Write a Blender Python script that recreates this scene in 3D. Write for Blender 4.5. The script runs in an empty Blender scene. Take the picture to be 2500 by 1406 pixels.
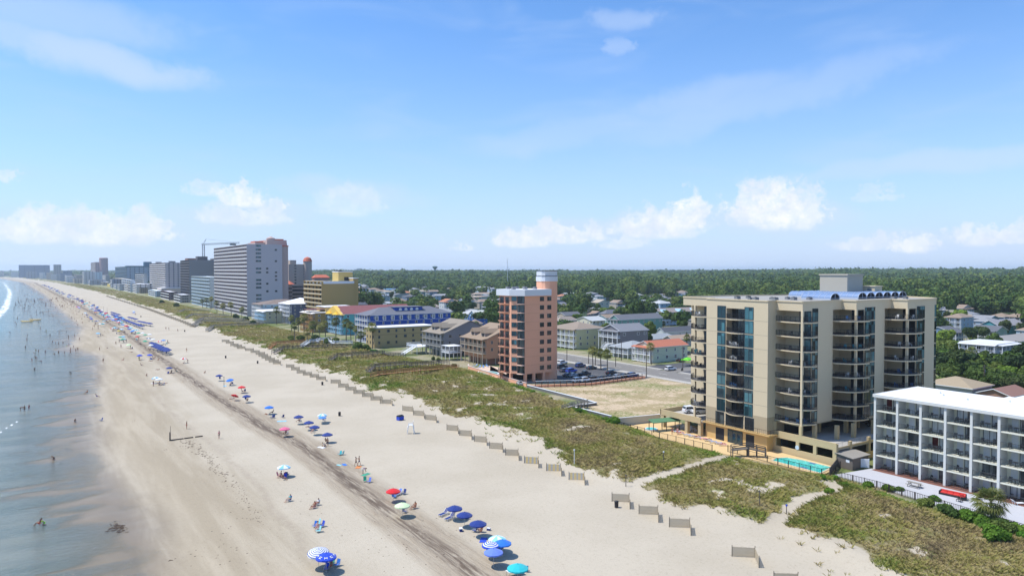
import bpy, math, random
import numpy as np
from mathutils import Vector, Matrix
random.seed(11); rng=np.random.default_rng(5)
R=math.radians
S=bpy.context.scene
# ------------------------------------------------------------------ camera
CAMH=37.0; FPX=1735.0; HEAD=R(33.3); TILT=math.atan(43/FPX)
cd=bpy.data.cameras.new("camera"); cam=bpy.data.objects.new("camera",cd); S.collection.objects.link(cam)
cam.location=(0,0,CAMH); cam.rotation_euler=(R(90)-TILT,0,-HEAD)
cd.sensor_width=36; cd.lens=FPX/2500*36; cd.clip_start=1; cd.clip_end=60000
S.camera=cam
S.view_settings.view_transform='Standard'; S.view_settings.look='None'; S.view_settings.gamma=1
S.view_settings.exposure=0.68
S.cycles.use_adaptive_sampling=True; S.cycles.max_bounces=6; S.cycles.transparent_max_bounces=8
S.cycles.volume_bounces=1; S.cycles.caustics_reflective=False; S.cycles.caustics_refractive=False
# ------------------------------------------------------------------ node helper
class N:
    def __init__(s,tree): s.t=tree; s.t.nodes.clear()
    def n(s,ty,**kw):
        o=s.t.nodes.new(ty)
        for k,v in kw.items(): setattr(o,k,v)
        return o
    def put(s,inp,v):
        if isinstance(v,bpy.types.NodeSocket): s.t.links.new(v,inp)
        else: inp.default_value=v
    def m(s,op,a,b=0.0,c=None,clamp=False):
        o=s.n('ShaderNodeMath',operation=op,use_clamp=clamp); s.put(o.inputs[0],a); s.put(o.inputs[1],b)
        if c is not None: s.put(o.inputs[2],c)
        return o.outputs[0]
    def mix(s,f,a,b,mode='MIX'):
        o=s.n('ShaderNodeMix',data_type='RGBA',blend_type=mode); s.put(o.inputs[0],f)
        s.put(o.inputs[6],a if isinstance(a,bpy.types.NodeSocket) else (*a,1)[:4]); s.put(o.inputs[7],b if isinstance(b,bpy.types.NodeSocket) else (*b,1)[:4])
        return o.outputs[2]
    def step(s,v,a,b):   # smoothstep a..b
        o=s.n('ShaderNodeMapRange',interpolation_type='SMOOTHSTEP'); s.put(o.inputs[0],v); s.put(o.inputs[1],a); s.put(o.inputs[2],b)
        return o.outputs[0]
    def attr(s,nm): return s.n('ShaderNodeAttribute',attribute_name=nm).outputs['Fac']
    def map(s,v,scale,rot=(0,0,0)):
        o=s.n('ShaderNodeMapping'); s.put(o.inputs[0],v); o.inputs['Scale'].default_value=scale; o.inputs['Rotation'].default_value=rot; return o.outputs[0]
    def noise(s,v,scale,detail=4,rough=.55,dist=0):
        o=s.n('ShaderNodeTexNoise'); s.put(o.inputs['Vector'],v); o.inputs['Scale'].default_value=scale
        o.inputs['Detail'].default_value=detail; o.inputs['Roughness'].default_value=rough; o.inputs['Distortion'].default_value=dist
        return o.outputs['Fac']
    def pos(s): return s.n('ShaderNodeNewGeometry').outputs['Position']
# ------------------------------------------------------------------ world (sky with thin and puffy clouds)
SUNAZ=R(-58); SUNEL=R(62)
W=bpy.data.worlds.new("World"); S.world=W; W.use_nodes=True
w=N(W.node_tree)
sky=w.n('ShaderNodeTexSky',sky_type='NISHITA',sun_disc=False); sky.sun_elevation=SUNEL; sky.sun_rotation=SUNAZ
sky.air_density=1.0; sky.dust_density=0.6; sky.ozone_density=2.2; sky.altitude=0
tc=w.n('ShaderNodeTexCoord').outputs['Generated']
sp=w.n('ShaderNodeSeparateXYZ'); w.put(sp.inputs[0],tc); X,Y,Z=sp.outputs
az=w.m('SUBTRACT',w.m('ARCTAN2',X,Y),HEAD)            # 0 = straight inland-north, in radians
el=w.m('ARCTANGENT',w.m('DIVIDE',Z,w.m('SQRT',w.m('ADD',w.m('MULTIPLY',X,X),w.m('MULTIPLY',Y,Y)))))
cv=w.n('ShaderNodeCombineXYZ'); w.put(cv.inputs[0],az); w.put(cv.inputs[1],el); ae=cv.outputs[0]
n1=w.noise(ae,24,9,.68); n2=w.noise(ae,9,3,.5)
waz=w.m('ADD',az,w.m('MULTIPLY',w.m('SUBTRACT',w.noise(ae,31,9,.72),.5),.12)); wel=w.m('ADD',el,w.m('MULTIPLY',w.m('SUBTRACT',n1,.5),.10))
def pa(px,py): # picture direction -> azimuth, elevation
    u=(px-1250)/FPX; v=(703-py)/FPX
    f=math.cos(TILT)+v*math.sin(TILT); z=-math.sin(TILT)+v*math.cos(TILT)
    return math.atan2(u,f), math.atan(z/math.hypot(u,f))
cum=None
# cumulus banks: x, top y, bottom y, half width, strength
for (x,yt,yb,hw,st) in [(90,508,585,120,.75),(240,512,590,95,.75),(340,515,590,70,.75),(585,448,500,60,.8),(500,445,475,45,.45),(600,500,545,100,.5),
      (675,485,510,22,.6),(1690,468,560,42,.9),(1610,515,575,110,.85),(1380,545,590,90,.8),(1270,560,600,75,.8),(1520,575,605,55,.6),(1840,455,540,75,.9),(1900,435,545,60,.95),
      (1965,470,550,50,.7),(2230,562,612,60,.8),(2390,545,595,70,.7),(2480,548,590,45,.7),(2100,580,610,70,.6),(2130,462,490,40,.35),(1130,592,610,35,.5),(850,455,520,80,.38),(15,425,445,25,.5)]:
    a0,e1=pa(x,yt); _,e0=pa(x,yb); ha=hw/FPX*math.cos(a0)**2*1.05; ha=max(ha,.008)
    dx=w.m('DIVIDE',w.m('SUBTRACT',waz,a0),ha*1.15)
    r=w.m('MULTIPLY',dx,dx)
    up=w.m('DIVIDE',w.m('SUBTRACT',wel,e0+.3*(e1-e0)),(e1-e0)*.85)
    dn=w.m('DIVIDE',w.m('SUBTRACT',el,e0+.3*(e1-e0)),-(e1-e0)*.5)
    vy=w.m('MAXIMUM',up,dn)
    q=w.m('ADD',r,w.m('MULTIPLY',vy,vy))
    k=w.m('MULTIPLY',w.step(q,1.12,.3),st)
    cum=k if cum is None else w.m('MAXIMUM',cum,k)
# thin streaks
st_v=w.map(ae,(2.2,9,1),(0,0,R(14))); s1=w.noise(st_v,2.1,5,.5,.6)
st_v2=w.map(ae,(1.6,6,1),(0,0,R(-12))); s2=w.noise(st_v2,2.6,4,.5,.5)
cir=w.m('ADD',w.step(s1,.47,.85),w.m('MULTIPLY',w.step(s2,.5,.85),.6))
# a broad wisp high over the sea (left) 
wisp=None
for (x,y,hw,hh,rot,st) in [(250,150,230,42,-.10,.8),(80,110,200,35,-.25,.6),(120,40,260,60,0,.5),(1740,235,240,38,.16,.35),(2380,390,300,25,.05,.5),(1520,40,90,30,0,.4),(1510,110,40,22,0,.4),(1400,330,300,40,.12,.3),(200,560,280,40,0,.75),(600,530,190,45,.05,.8),(1520,555,420,35,.06,.8),(1900,530,190,50,0,.8),(2320,590,300,30,0,.7),(860,470,200,35,-.05,.5),(2300,400,420,22,.03,.4),(1850,250,420,45,.2,.35)]:
    a0,e0=pa(x,y); c,s_=math.cos(rot),math.sin(rot); kx=1/(hw/FPX); ky=1/(hh/FPX)
    da=w.m('SUBTRACT',waz,a0); de=w.m('SUBTRACT',w.m('ADD',el,w.m('MULTIPLY',w.m('SUBTRACT',n2,.5),.05)),e0)
    p=w.m('MULTIPLY',w.m('ADD',w.m('MULTIPLY',da,c),w.m('MULTIPLY',de,s_)),kx)
    q=w.m('MULTIPLY',w.m('SUBTRACT',w.m('MULTIPLY',de,c),w.m('MULTIPLY',da,s_)),ky)
    k=w.m('MULTIPLY',w.step(w.m('ADD',w.m('MULTIPLY',p,p),w.m('MULTIPLY',q,q)),1.3,0),st)
    wisp=k if wisp is None else w.m('MAXIMUM',wisp,k)
skyc=w.mix(1.0,sky.outputs[0],(0.66,1.03,1.40),'MULTIPLY')
low=w.n('ShaderNodeValToRGB'); w.put(low.inputs[0],el)
SKYG=9.0
hz=w.m('POWER',w.m('SUBTRACT',1.0,w.m('MULTIPLY',w.m('MAXIMUM',el,0),2.05),clamp=True),2.6)
base=w.mix(w.m('MULTIPLY',hz,.93),skyc,(4.6,5.4,7.1))
c1=w.mix(w.m('MULTIPLY',cir,.33),base,(3.9,5.0,7.0))
c2=w.mix(w.m('MULTIPLY',wisp,.8),c1,(4.5,5.4,7.1))
c3=w.mix(w.m('MULTIPLY',w.m('MULTIPLY',cum,w.m('ADD',.62,w.m('MULTIPLY',w.step(w.noise(ae,70,6,.7),.35,.62),.5))),.98,clamp=True),c2,w.mix(w.step(n1,.35,.65),(5.5,5.95,6.9),(6.9,7.05,7.3)))
bg=w.n('ShaderNodeBackground'); w.put(bg.inputs[0],c3); bg.inputs[1].default_value=0.093
wo=w.n('ShaderNodeOutputWorld'); w.put(wo.inputs[0],bg.outputs[0])
w.t.nodes.remove(low)
sl=bpy.data.lights.new("sun",'SUN'); sl.energy=3.15; sl.angle=R(.53); sl.color=(1,.955,.88)
so=bpy.data.objects.new("sun",sl); S.collection.objects.link(so)
sd=Vector((math.sin(SUNAZ)*math.cos(SUNEL),math.cos(SUNAZ)*math.cos(SUNEL),math.sin(SUNEL)))
so.rotation_euler=sd.to_track_quat('Z','Y').to_euler()
# ------------------------------------------------------------------ survey maths: picture measurement -> place in the world
def ray(px,py):
    u=(px-1250)/FPX; v=(703-py)/FPX
    f=math.cos(TILT)+v*math.sin(TILT); z=-math.sin(TILT)+v*math.cos(TILT)
    return u*math.cos(HEAD)+f*math.sin(HEAD), -u*math.sin(HEAD)+f*math.cos(HEAD), z
def G(px,py,z=0.0):
    d=ray(px,py); t=(z-CAMH)/d[2]; return d[0]*t,d[1]*t
def Pp(x,y,z):
    z-=CAMH; r=x*math.cos(HEAD)-y*math.sin(HEAD); f=x*math.sin(HEAD)+y*math.cos(HEAD)
    ff=f*math.cos(TILT)-z*math.sin(TILT); up=f*math.sin(TILT)+z*math.cos(TILT)
    return (1250+FPX*r/ff,703-FPX*up/ff) if ff>1 else (-1e6,0)
def cX(px,y,z=0.):
    lo,hi=-3000,9000
    for _ in range(50):
        m=(lo+hi)/2
        if Pp(m,y,z)[0]<px: lo=m
        else: hi=m
    return lo
def cY(px,x,z=0.):
    lo,hi=1,30000
    for _ in range(50):
        m=(lo+hi)/2
        if Pp(x,m,z)[0]>px: lo=m
        else: hi=m
    return lo
def zAt(py,x,y):
    lo,hi=-10,200
    for _ in range(45):
        m=(lo+hi)/2
        if Pp(x,y,m)[1]>py: lo=m
        else: hi=m
    return lo
# ------------------------------------------------------------------ materials
MT={}
def mat(name,col,rough=.8,var=.08,scale=1.5,bump=0.,metal=0.,spec=.3,kind=None,obj=True,orand=0.):
    if name in MT: return MT[name]
    m=bpy.data.materials.new(name); m.use_nodes=True; k=N(m.node_tree)
    b=k.n('ShaderNodeBsdfPrincipled'); o=k.n('ShaderNodeOutputMaterial'); k.put(o.inputs[0],b.outputs[0])
    v=k.n('ShaderNodeTexCoord').outputs['Object'] if obj else k.pos()
    c=(*col,1)
    if var>0:
        n=k.noise(v,scale,4,.6); n3=k.noise(v,scale*.13,2,.5)
        f=k.m('ADD',1-var,k.m('MULTIPLY',k.m('ADD',n,n3),var))
        c=k.mix(1,c,k.n('ShaderNodeCombineColor').outputs[0],'MULTIPLY'); cc=k.t.nodes[-2] if False else None
        mm=[x for x in k.t.nodes if x.bl_idname=='ShaderNodeMix'][-1]; cb=[x for x in k.t.nodes if x.bl_idname=='ShaderNodeCombineColor'][-1]
        for i in range(3): k.put(cb.inputs[i],f)
        c=mm.outputs[2]
        if bump>0:
            bp=k.n('ShaderNodeBump'); k.put(bp.inputs['Height'],n); bp.inputs['Strength'].default_value=bump; bp.inputs['Distance'].default_value=.1
            k.put(b.inputs['Normal'],bp.outputs[0])
    if orand>0:
        oi=k.n('ShaderNodeObjectInfo').outputs['Random']; hs=k.n('ShaderNodeHueSaturation')
        k.put(hs.inputs['Value'],k.m('ADD',1-orand,k.m('MULTIPLY',oi,2*orand))); k.put(hs.inputs['Hue'],k.m('ADD',.5-orand*.06,k.m('MULTIPLY',oi,orand*.12)))
        if isinstance(c,tuple): hs.inputs['Color'].default_value=c
        else: k.put(hs.inputs['Color'],c)
        c=hs.outputs[0]
    k.put(b.inputs['Base Color'],c)
    b.inputs['Roughness'].default_value=rough; b.inputs['Metallic'].default_value=metal; b.inputs['Specular IOR Level'].default_value=spec
    MT[name]=m; return m
def glass(name,dark=(.02,.035,.045),light=(.22,.34,.36),thr=.6,rough=.06,sc=(1.1,1.1,.35)):
    """window glass: dark room behind, or pale curtains, changing from pane to pane"""
    if name in MT: return MT[name]
    m=bpy.data.materials.new(name); m.use_nodes=True; k=N(m.node_tree)
    b=k.n('ShaderNodeBsdfPrincipled'); o=k.n('ShaderNodeOutputMaterial'); k.put(o.inputs[0],b.outputs[0])
    v=k.pos(); wn=k.n('ShaderNodeTexWhiteNoise'); fl=k.n('ShaderNodeVectorMath',operation='FLOOR'); k.put(fl.inputs[0],k.map(v,sc)); k.put(wn.inputs['Vector'],fl.outputs[0])
    n=k.noise(k.map(v,(6,6,.4)),1,2)
    c=k.mix(k.m('MULTIPLY',k.step(wn.outputs['Value'],thr-.05,thr+.3),k.m('ADD',.5,k.m('MULTIPLY',n,.6))),dark,light)
    k.put(b.inputs['Base Color'],c); b.inputs['Roughness'].default_value=rough; b.inputs['Specular IOR Level'].default_value=.7
    MT[name]=m; return m
# ------------------------------------------------------------------ mesh builder and naming
COL=S.collection
class MB:
    def __init__(s): s.v=[]; s.f=[]; s.m=[]
    def add(s,vs,fs,m=0):
        o=len(s.v); s.v.extend(vs); s.f.extend([tuple(i+o for i in f) for f in fs]); s.m.extend([m]*len(fs)); return s
    def box(s,x0,y0,z0,x1,y1,z1,m=0):
        if x1<x0:x0,x1=x1,x0
        if y1<y0:y0,y1=y1,y0
        if z1<z0:z0,z1=z1,z0
        return s.add([(x0,y0,z0),(x1,y0,z0),(x1,y1,z0),(x0,y1,z0),(x0,y0,z1),(x1,y0,z1),(x1,y1,z1),(x0,y1,z1)],
            [(0,3,2,1),(4,5,6,7),(0,1,5,4),(1,2,6,5),(2,3,7,6),(3,0,4,7)],m)
    def prism(s,poly,z0,z1,m=0,mt=None):
        n=len(poly); a=sum(poly[i][0]*poly[(i+1)%n][1]-poly[(i+1)%n][0]*poly[i][1] for i in range(n))
        if a<0: poly=poly[::-1]
        s.add([(x,y,z0) for x,y in poly]+[(x,y,z1) for x,y in poly],[tuple(range(n-1,-1,-1))]+[(i,(i+1)%n,n+(i+1)%n,n+i) for i in range(n)],m)
        k=len(s.v)-n; s.f.append(tuple(range(k,k+n))); s.m.append(m if mt is None else mt); return s
    def bar(s,p,q,w=.05,h=None,m=0):
        """rectangular bar from p to q, w across, h up"""
        h=w if h is None else h
        p=Vector(p);q=Vector(q);d=(q-p).normalized(); u=Vector((0,0,1)) if abs(d.z)<.98 else Vector((1,0,0))
        a=d.cross(u).normalized()*w/2; b=a.cross(d).normalized()*h/2
        return s.add([tuple(c+i*a+j*b) for c in (p,q) for i,j in ((-1,-1),(1,-1),(1,1),(-1,1))],[(0,3,2,1),(4,5,6,7),(0,1,5,4),(1,2,6,5),(2,3,7,6),(3,0,4,7)],m)
    def tube(s,p,q,r0,r1=None,n=6,m=0):
        r1=r0 if r1 is None else r1
        p=Vector(p);q=Vector(q);d=(q-p).normalized(); u=Vector((0,0,1)) if abs(d.z)<.98 else Vector((1,0,0))
        a=d.cross(u).normalized(); b=a.cross(d)
        vs=[]
        for c,r in((p,r0),(q,r1)):
            for i in range(n):
                t=2*math.pi*i/n; vs.append(tuple(c+a*r*math.cos(t)+b*r*math.sin(t)))
        return s.add(vs,[(i,(i+1)%n,n+(i+1)%n,n+i) for i in range(n)]+[tuple(range(n-1,-1,-1)),tuple(range(n,2*n))],m)
    def path(s,pts,r,n=6,m=0):
        for a,b in zip(pts,pts[1:]): s.tube(a,b,r,r,n,m)
        return s
    def lathe(s,prof,n=12,m=0,c=(0,0)):
        vs=[];k=len(prof)
        for r,z in prof:
            for i in range(n):
                t=2*math.pi*i/n; vs.append((c[0]+r*math.cos(t),c[1]+r*math.sin(t),z))
        fs=[(j*n+i,j*n+(i+1)%n,(j+1)*n+(i+1)%n,(j+1)*n+i) for j in range(k-1) for i in range(n)]
        fs+=[tuple(range(n-1,-1,-1)),tuple(range((k-1)*n,k*n))]
        return s.add(vs,fs,m)
    def mesh(s,name,mats,smooth=False):
        me=bpy.data.meshes.new(name); me.from_pydata([tuple(v) for v in s.v],[],s.f)
        for x in (mats if isinstance(mats,(list,tuple)) else [mats]): me.materials.append(x)
        if any(s.m): me.polygons.foreach_set('material_index',s.m)
        if smooth: me.polygons.foreach_set('use_smooth',[True]*len(me.polygons))
        me.update(); return me
    def build(s,name,mats,parent=None,smooth=False,loc=None): return ob(name,s.mesh(name,mats,smooth),parent,loc)
def ob(name,me,parent=None,loc=None,rz=0):
    o=bpy.data.objects.new(name,me); COL.objects.link(o)
    if parent is not None: o.parent=parent
    if loc is not None: o.location=loc
    if rz: o.rotation_euler=(0,0,rz)
    return o
def tag(o,label=None,cat=None,group=None,kind=None):
    if label: o['label']=label
    if cat: o['category']=cat
    if group: o['group']=group
    if kind: o['kind']=kind
    return o
def thing(name,label,cat,loc=(0,0,0),rz=0,group=None):
    o=bpy.data.objects.new(name,None); COL.objects.link(o); o.empty_display_size=.3
    o.location=loc if len(loc)==3 else (*loc,0); o.rotation_euler=(0,0,rz); return tag(o,label,cat,group)
def copy_one(o,parent):
    c=o.copy(); COL.objects.link(c); c.parent=parent
    for ch in o.children: copy_one(ch,c)
    return c
def dup(root,loc,rz=0,label=None,group=None,scale=None):
    r=root.copy(); COL.objects.link(r); r.location=loc if len(loc)==3 else (*loc,0); r.rotation_euler=(0,0,rz)
    if scale: r.scale=(scale,)*3 if not isinstance(scale,(tuple,list)) else scale
    if label: r['label']=label
    if group: r['group']=group
    for ch in root.children: copy_one(ch,r)
    return r
def setmat(o,slot,m):
    o.material_slots[slot].link='OBJECT'; o.material_slots[slot].material=m
# ------------------------------------------------------------------ the shore: lines along the coast (x inland as a function of y)
def bend(y): return -1.05e-5*y*y
YW=np.array([-200,50,96,112,141,169,219,286,352,398,535,760,1280,2595,4156,15000.])
XW=np.array([9,9,9,11.1,8.4,6.9,8.6,13,17,8,17,10,-3,-56,-185,-2350.])
YV=np.array([-200,20,48,64,78,88,102,123,150,168,209,237,279,347,410,533,750,1229,1666,2595,4156,15000.])
XV=np.array([90,85,82,86,80,84,81,84,86,86,84,87,82,86,84,87.5,87,77,61,18,-105,-2275.])
YT=np.array([-200,60,74,92,118,148,173,237,322,486,833,1389,2595,4156,15000.])
XT=np.array([43,43,43,43.2,44,44.8,42.6,41,40.3,38.7,30.4,10.8,-28,-152,-2320.])
def lerp(y,A_,B_): return np.interp(y,A_,B_)
def vnoise(x,y,s,seed=0):
    """smooth value noise, numpy"""
    x=np.asarray(x)/s+seed*17.3; y=np.asarray(y)/s+seed*9.1
    xi=np.floor(x).astype(np.int64); yi=np.floor(y).astype(np.int64); fx=x-xi; fy=y-yi
    fx=fx*fx*(3-2*fx); fy=fy*fy*(3-2*fy)
    def h(a,b):
        n=(a*374761393+b*668265263+seed*982451653)&0xffffffff; n=((n^(n>>13))*1274126177)&0xffffffff
        return ((n^(n>>16))&0xffff)/65535.
    return (h(xi,yi)*(1-fx)+h(xi+1,yi)*fx)*(1-fy)+(h(xi,yi+1)*(1-fx)+h(xi+1,yi+1)*fx)*fy
def sm(v,a,b):
    t=np.clip((v-a)/(b-a),0,1); return t*t*(3-2*t)
PATHS=[([(113,94),(104,91.8),(94.8,90.6),(86.4,90),(76,88)],1.1),([(112,70),(107.5,68),(100,68.6),(95.7,67.2),(90,65),(84,62.5),(76,60)],1.0)]
def dpath(x,y,pts):
    d=np.full(np.shape(x),1e9)
    for (ax,ay),(bx,by) in zip(pts,pts[1:]):
        t=np.clip(((x-ax)*(bx-ax)+(y-ay)*(by-ay))/((bx-ax)**2+(by-ay)**2),0,1)
        d=np.minimum(d,np.hypot(x-ax-t*(bx-ax),y-ay-t*(by-ay)))
    return d
def inner(y):   # landward edge of the dunes
    return np.interp(y,[-200,40,62,74,90,110,128,134,150,183,190,230,260,300,400,500,1000,1666,2595,4156,15000],[118,113,116,117.5,113,113,116,117,120,126,127,131,128,124,126,124,120,104,62,-62,-2230])
def veg(x,y):
    n=vnoise(x,y,3,1)*4+vnoise(x,y,9,2)*7+vnoise(x,y*2,1.2,3)*1.6
    v=sm(x-lerp(y,YV,XV)-n+5.2,-1.2,2.5)*(1-.9*sm(vnoise(x,y*1.5,4.5,51)*.7+vnoise(x,y,1.6,52)*.3,.70,.77))*(1-sm(x-inner(y),-1.0,.3))
    for pts,wd in PATHS:
        v=v*sm(dpath(x,y,pts)+(vnoise(x,y,1.5,5)-.5)*1.2,wd*.8,wd*1.7)
    return v
def hgt(x,y):
    x=np.asarray(x,float); y=np.asarray(y,float)
    u=x-lerp(y,YW,XW)
    b=np.where(u>0,np.minimum(.03*u,.30),.011*u)+(vnoise(x,y*.45,7,7)-.5)*.17*(1-sm(u,2,12))+(vnoise(x*.5+y*.3,y*1.5,3.2,27)-.5)*.16*(1-sm(u,1,6))+(vnoise(x*.6,y*1.3,3.5,17)-.5)*.12*(1-sm(u,2,10))+(vnoise(x,y*.5,2.3,8)-.5)*.05*(1-sm(u,2,10))
    b=np.maximum(b,-3)
    vv=sm(x-lerp(y,YV,XV),-4,5)*(1-sm(x-inner(y),-7,-1))
    pth=np.ones_like(x)
    for pts,wd in PATHS: pth=pth*(.35+.65*sm(dpath(x,y,pts),.5,4))
    dn=(.25+.95*vnoise(x,y,8,11)+.35*vnoise(x,y,3,12))*vv*pth
    D=np.hypot(x,y); ix=x-inner(y)
    rise=(12+8*sm(np.degrees(np.arctan2(x,y)),42,62))*sm(D,800,3300)*sm(ix,150,900)
    return b+dn-.35*sm(ix,-4,0)+rise
def hz0(x,y): return float(hgt(np.array([x]),np.array([y]))[0])
def axis(a,b,st,lo,hi,g=1.07):
    v=list(np.arange(a,b+.01,st)); d=st
    while v[-1]<hi: d*=g; v.append(v[-1]+d)
    d=st
    while v[0]>lo: d*=g; v.insert(0,v[0]-d)
    return np.array(v)
def gridmesh(name,xs,ys,zf,attrs,mats):
    Xg,Yg=np.meshgrid(xs,ys); zz=zf(Xg,Yg); nx,ny=len(xs),len(ys)
    me=bpy.data.meshes.new(name); me.vertices.add(nx*ny); me.vertices.foreach_set('co',np.stack([Xg,Yg,zz],-1).ravel())
    i=np.arange(ny-1)[:,None]*nx+np.arange(nx-1)[None,:]; q=np.stack([i,i+1,i+nx+1,i+nx],-1).reshape(-1,4)
    me.loops.add(q.size); me.loops.foreach_set('vertex_index',q.ravel()); me.polygons.add(len(q)); me.polygons.foreach_set('loop_start',np.arange(0,q.size,4)); me.update(calc_edges=True)
    me.polygons.foreach_set('use_smooth',np.ones(len(q),bool))
    for k,fn in attrs.items():
        a=me.attributes.new(k,'FLOAT','POINT'); a.data.foreach_set('value',np.ascontiguousarray(fn(Xg,Yg),dtype=np.float32).ravel())
    me.materials.append(mats); return me
# ground material
gm=bpy.data.materials.new('coastal_ground'); gm.use_nodes=True; k=N(gm.node_tree)
p=k.pos(); b=k.n('ShaderNodeBsdfPrincipled'); o=k.n('ShaderNodeOutputMaterial'); k.put(o.inputs[0],b.outputs[0])
u=k.attr('shore'); tr=k.attr('track'); vg=k.attr('veg'); inl=k.attr('inland'); far=k.attr('forest')
nb=k.noise(p,.9,6,.65); nl=k.noise(p,.06,4,.5); nf=k.noise(p,6,4,.7); ny=k.noise(k.map(p,(.28,.03,1)),1,5,.6,.4); ns=k.noise(k.map(p,(1.6,.16,1)),1,5,.65,.5)
dry=k.mix(k.step(nl,.3,.7),(.435,.375,.282),(.49,.427,.328))
dry=k.mix(k.m('MULTIPLY',k.step(nf,.55,.8),.3),dry,(.30,.25,.175))
# foot-trodden rough sand between track and dunes
damp=k.mix(k.step(ny,.35,.7),(.345,.285,.198),(.42,.353,.255))
c=k.mix(k.step(k.m('ADD',u,k.m('MULTIPLY',k.m('SUBTRACT',ny,.5),14)),26,12),dry,damp)
wet=k.mix(ny,(.20,.155,.098),(.275,.212,.135))
c=k.mix(k.step(k.m('ADD',u,k.m('MULTIPLY',k.m('SUBTRACT',ny,.5),9)),5.5,-2),c,wet)
deep=k.mix(nl,(.10,.135,.13),(.16,.18,.15)); c=k.mix(k.step(u,-7,-26),c,deep)
# vehicle tracks in the sand: a wide churned band, darker strip inside
tn=k.m('ADD',tr,k.m('MULTIPLY',k.m('SUBTRACT',ny,.5),2.6)); ta=k.m('ABSOLUTE',tn)
band=k.m('MULTIPLY',k.step(ta,5.4,3.2),k.m('ADD',.02,k.m('MULTIPLY',ns,.9))); c=k.mix(band,c,(.25,.185,.12))
core=k.m('MULTIPLY',k.step(k.m('ABSOLUTE',k.m('ADD',tn,.2)),2.1,.4),k.step(ns,.3,.6)); c=k.mix(k.m('MULTIPLY',core,.9),c,(.115,.082,.058))
tn2=k.m('ADD',tr,k.m('MULTIPLY',k.m('SUBTRACT',nl,.5),5)); e2=k.m('MULTIPLY',k.step(k.m('ABSOLUTE',k.m('ADD',tn2,15)),1.3,.2),k.step(nb,.3,.6)); c=k.mix(k.m('MULTIPLY',e2,.5),c,(.33,.27,.2))
# dunes
vn=k.m('ADD',vg,k.m('MULTIPLY',k.m('SUBTRACT',nb,.5),1.1)); olive=k.mix(k.step(nb,.3,.7),(.18,.15,.066),(.28,.232,.115)); olive=k.mix(k.step(k.noise(p,.16,3),.42,.62),olive,(.17,.18,.05))
c=k.mix(k.m('MULTIPLY',k.step(vn,.22,.62),.93),c,olive)
# town ground behind the beachfront
yard=k.mix(k.step(k.noise(p,.05,4,.6),.42,.58),(.13,.165,.052),(.33,.285,.19)); yard=k.mix(k.step(nb,.45,.75),yard,(.20,.20,.09))
c=k.mix(inl,c,yard); c=k.mix(far,c,(.035,.06,.022))
gr=k.noise(p,2.2,6,.75); c=k.mix(k.m('MULTIPLY',k.step(gr,.50,.68),.30),c,k.mix(1.0,c,(.60,.58,.55),'MULTIPLY')); foot=k.n('ShaderNodeTexVoronoi'); k.put(foot.inputs['Vector'],p); foot.inputs['Scale'].default_value=1.9; c=k.mix(k.m('MULTIPLY',k.m('MULTIPLY',k.step(foot.outputs['Distance'],.30,.12),k.step(nb,.42,.62)),k.m('MULTIPLY',k.step(u,12,26),.42)),c,k.mix(1.0,c,(.62,.58,.53),'MULTIPLY'))
k.put(b.inputs['Base Color'],c)
k.put(b.inputs['Roughness'],k.m('ADD',.35,k.m('MULTIPLY',k.step(u,-1,9),.6))); b.inputs['Specular IOR Level'].default_value=.25
bp=k.n('ShaderNodeBump'); k.put(bp.inputs['Height'],k.m('ADD',k.m('MULTIPLY',nf,.5),k.m('MULTIPLY',ns,k.m('ADD',.4,k.m('MULTIPLY',band,2.5))))); bp.inputs['Distance'].default_value=.22; k.put(bp.inputs['Strength'],k.m('MULTIPLY',k.step(u,0,14),.6)); k.put(b.inputs['Normal'],bp.outputs[0])
xs=axis(-45,205,.9,-9000,11000); ys=axis(36,400,.9,-400,10500)
me=gridmesh('ground',xs,ys,hgt,{'shore':lambda x,y:x-lerp(y,YW,XW),'track':lambda x,y:x-lerp(y,YT,XT),'veg':veg,
   'inland':lambda x,y:sm(x-inner(y),-.6,.6),'forest':lambda x,y:sm(np.hypot(x,y)*1.0,430,560)*sm(x-inner(y),60,120)},gm)
tag(ob('ground',me),'pale sand beach with grassy dunes and town ground behind','ground',kind='structure')
# water
wm=bpy.data.materials.new('sea_water'); wm.use_nodes=True; k=N(wm.node_tree); o=k.n('ShaderNodeOutputMaterial'); p=k.pos()
dd=k.attr('off'); sf=k.attr('surf')
wn_=k.noise(k.map(p,(.5,1.3,1),(0,0,R(25))),1,7,.68,.5); wn2=k.noise(k.map(p,(.05,.16,1),(0,0,R(-25))),1,3,.5)
gl=k.n('ShaderNodeBsdfGlossy'); gl.inputs['Roughness'].default_value=.10; gl.inputs[0].default_value=(.88,.86,.80,1)
bp=k.n('ShaderNodeBump'); k.put(bp.inputs['Height'],wn_); bp.inputs['Strength'].default_value=.8; k.put(bp.inputs['Distance'],.3); k.put(gl.inputs['Normal'],bp.outputs[0])
tp=k.n('ShaderNodeBsdfTransparent'); k.put(tp.inputs[0],k.mix(k.step(dd,-2,22),(.96,.98,.97),(.72,.80,.80)))
sea=k.n('ShaderNodeBsdfDiffuse'); k.put(sea.inputs[0],k.mix(k.step(wn2,.3,.7),(.055,.20,.24),(.10,.29,.33)))
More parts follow.
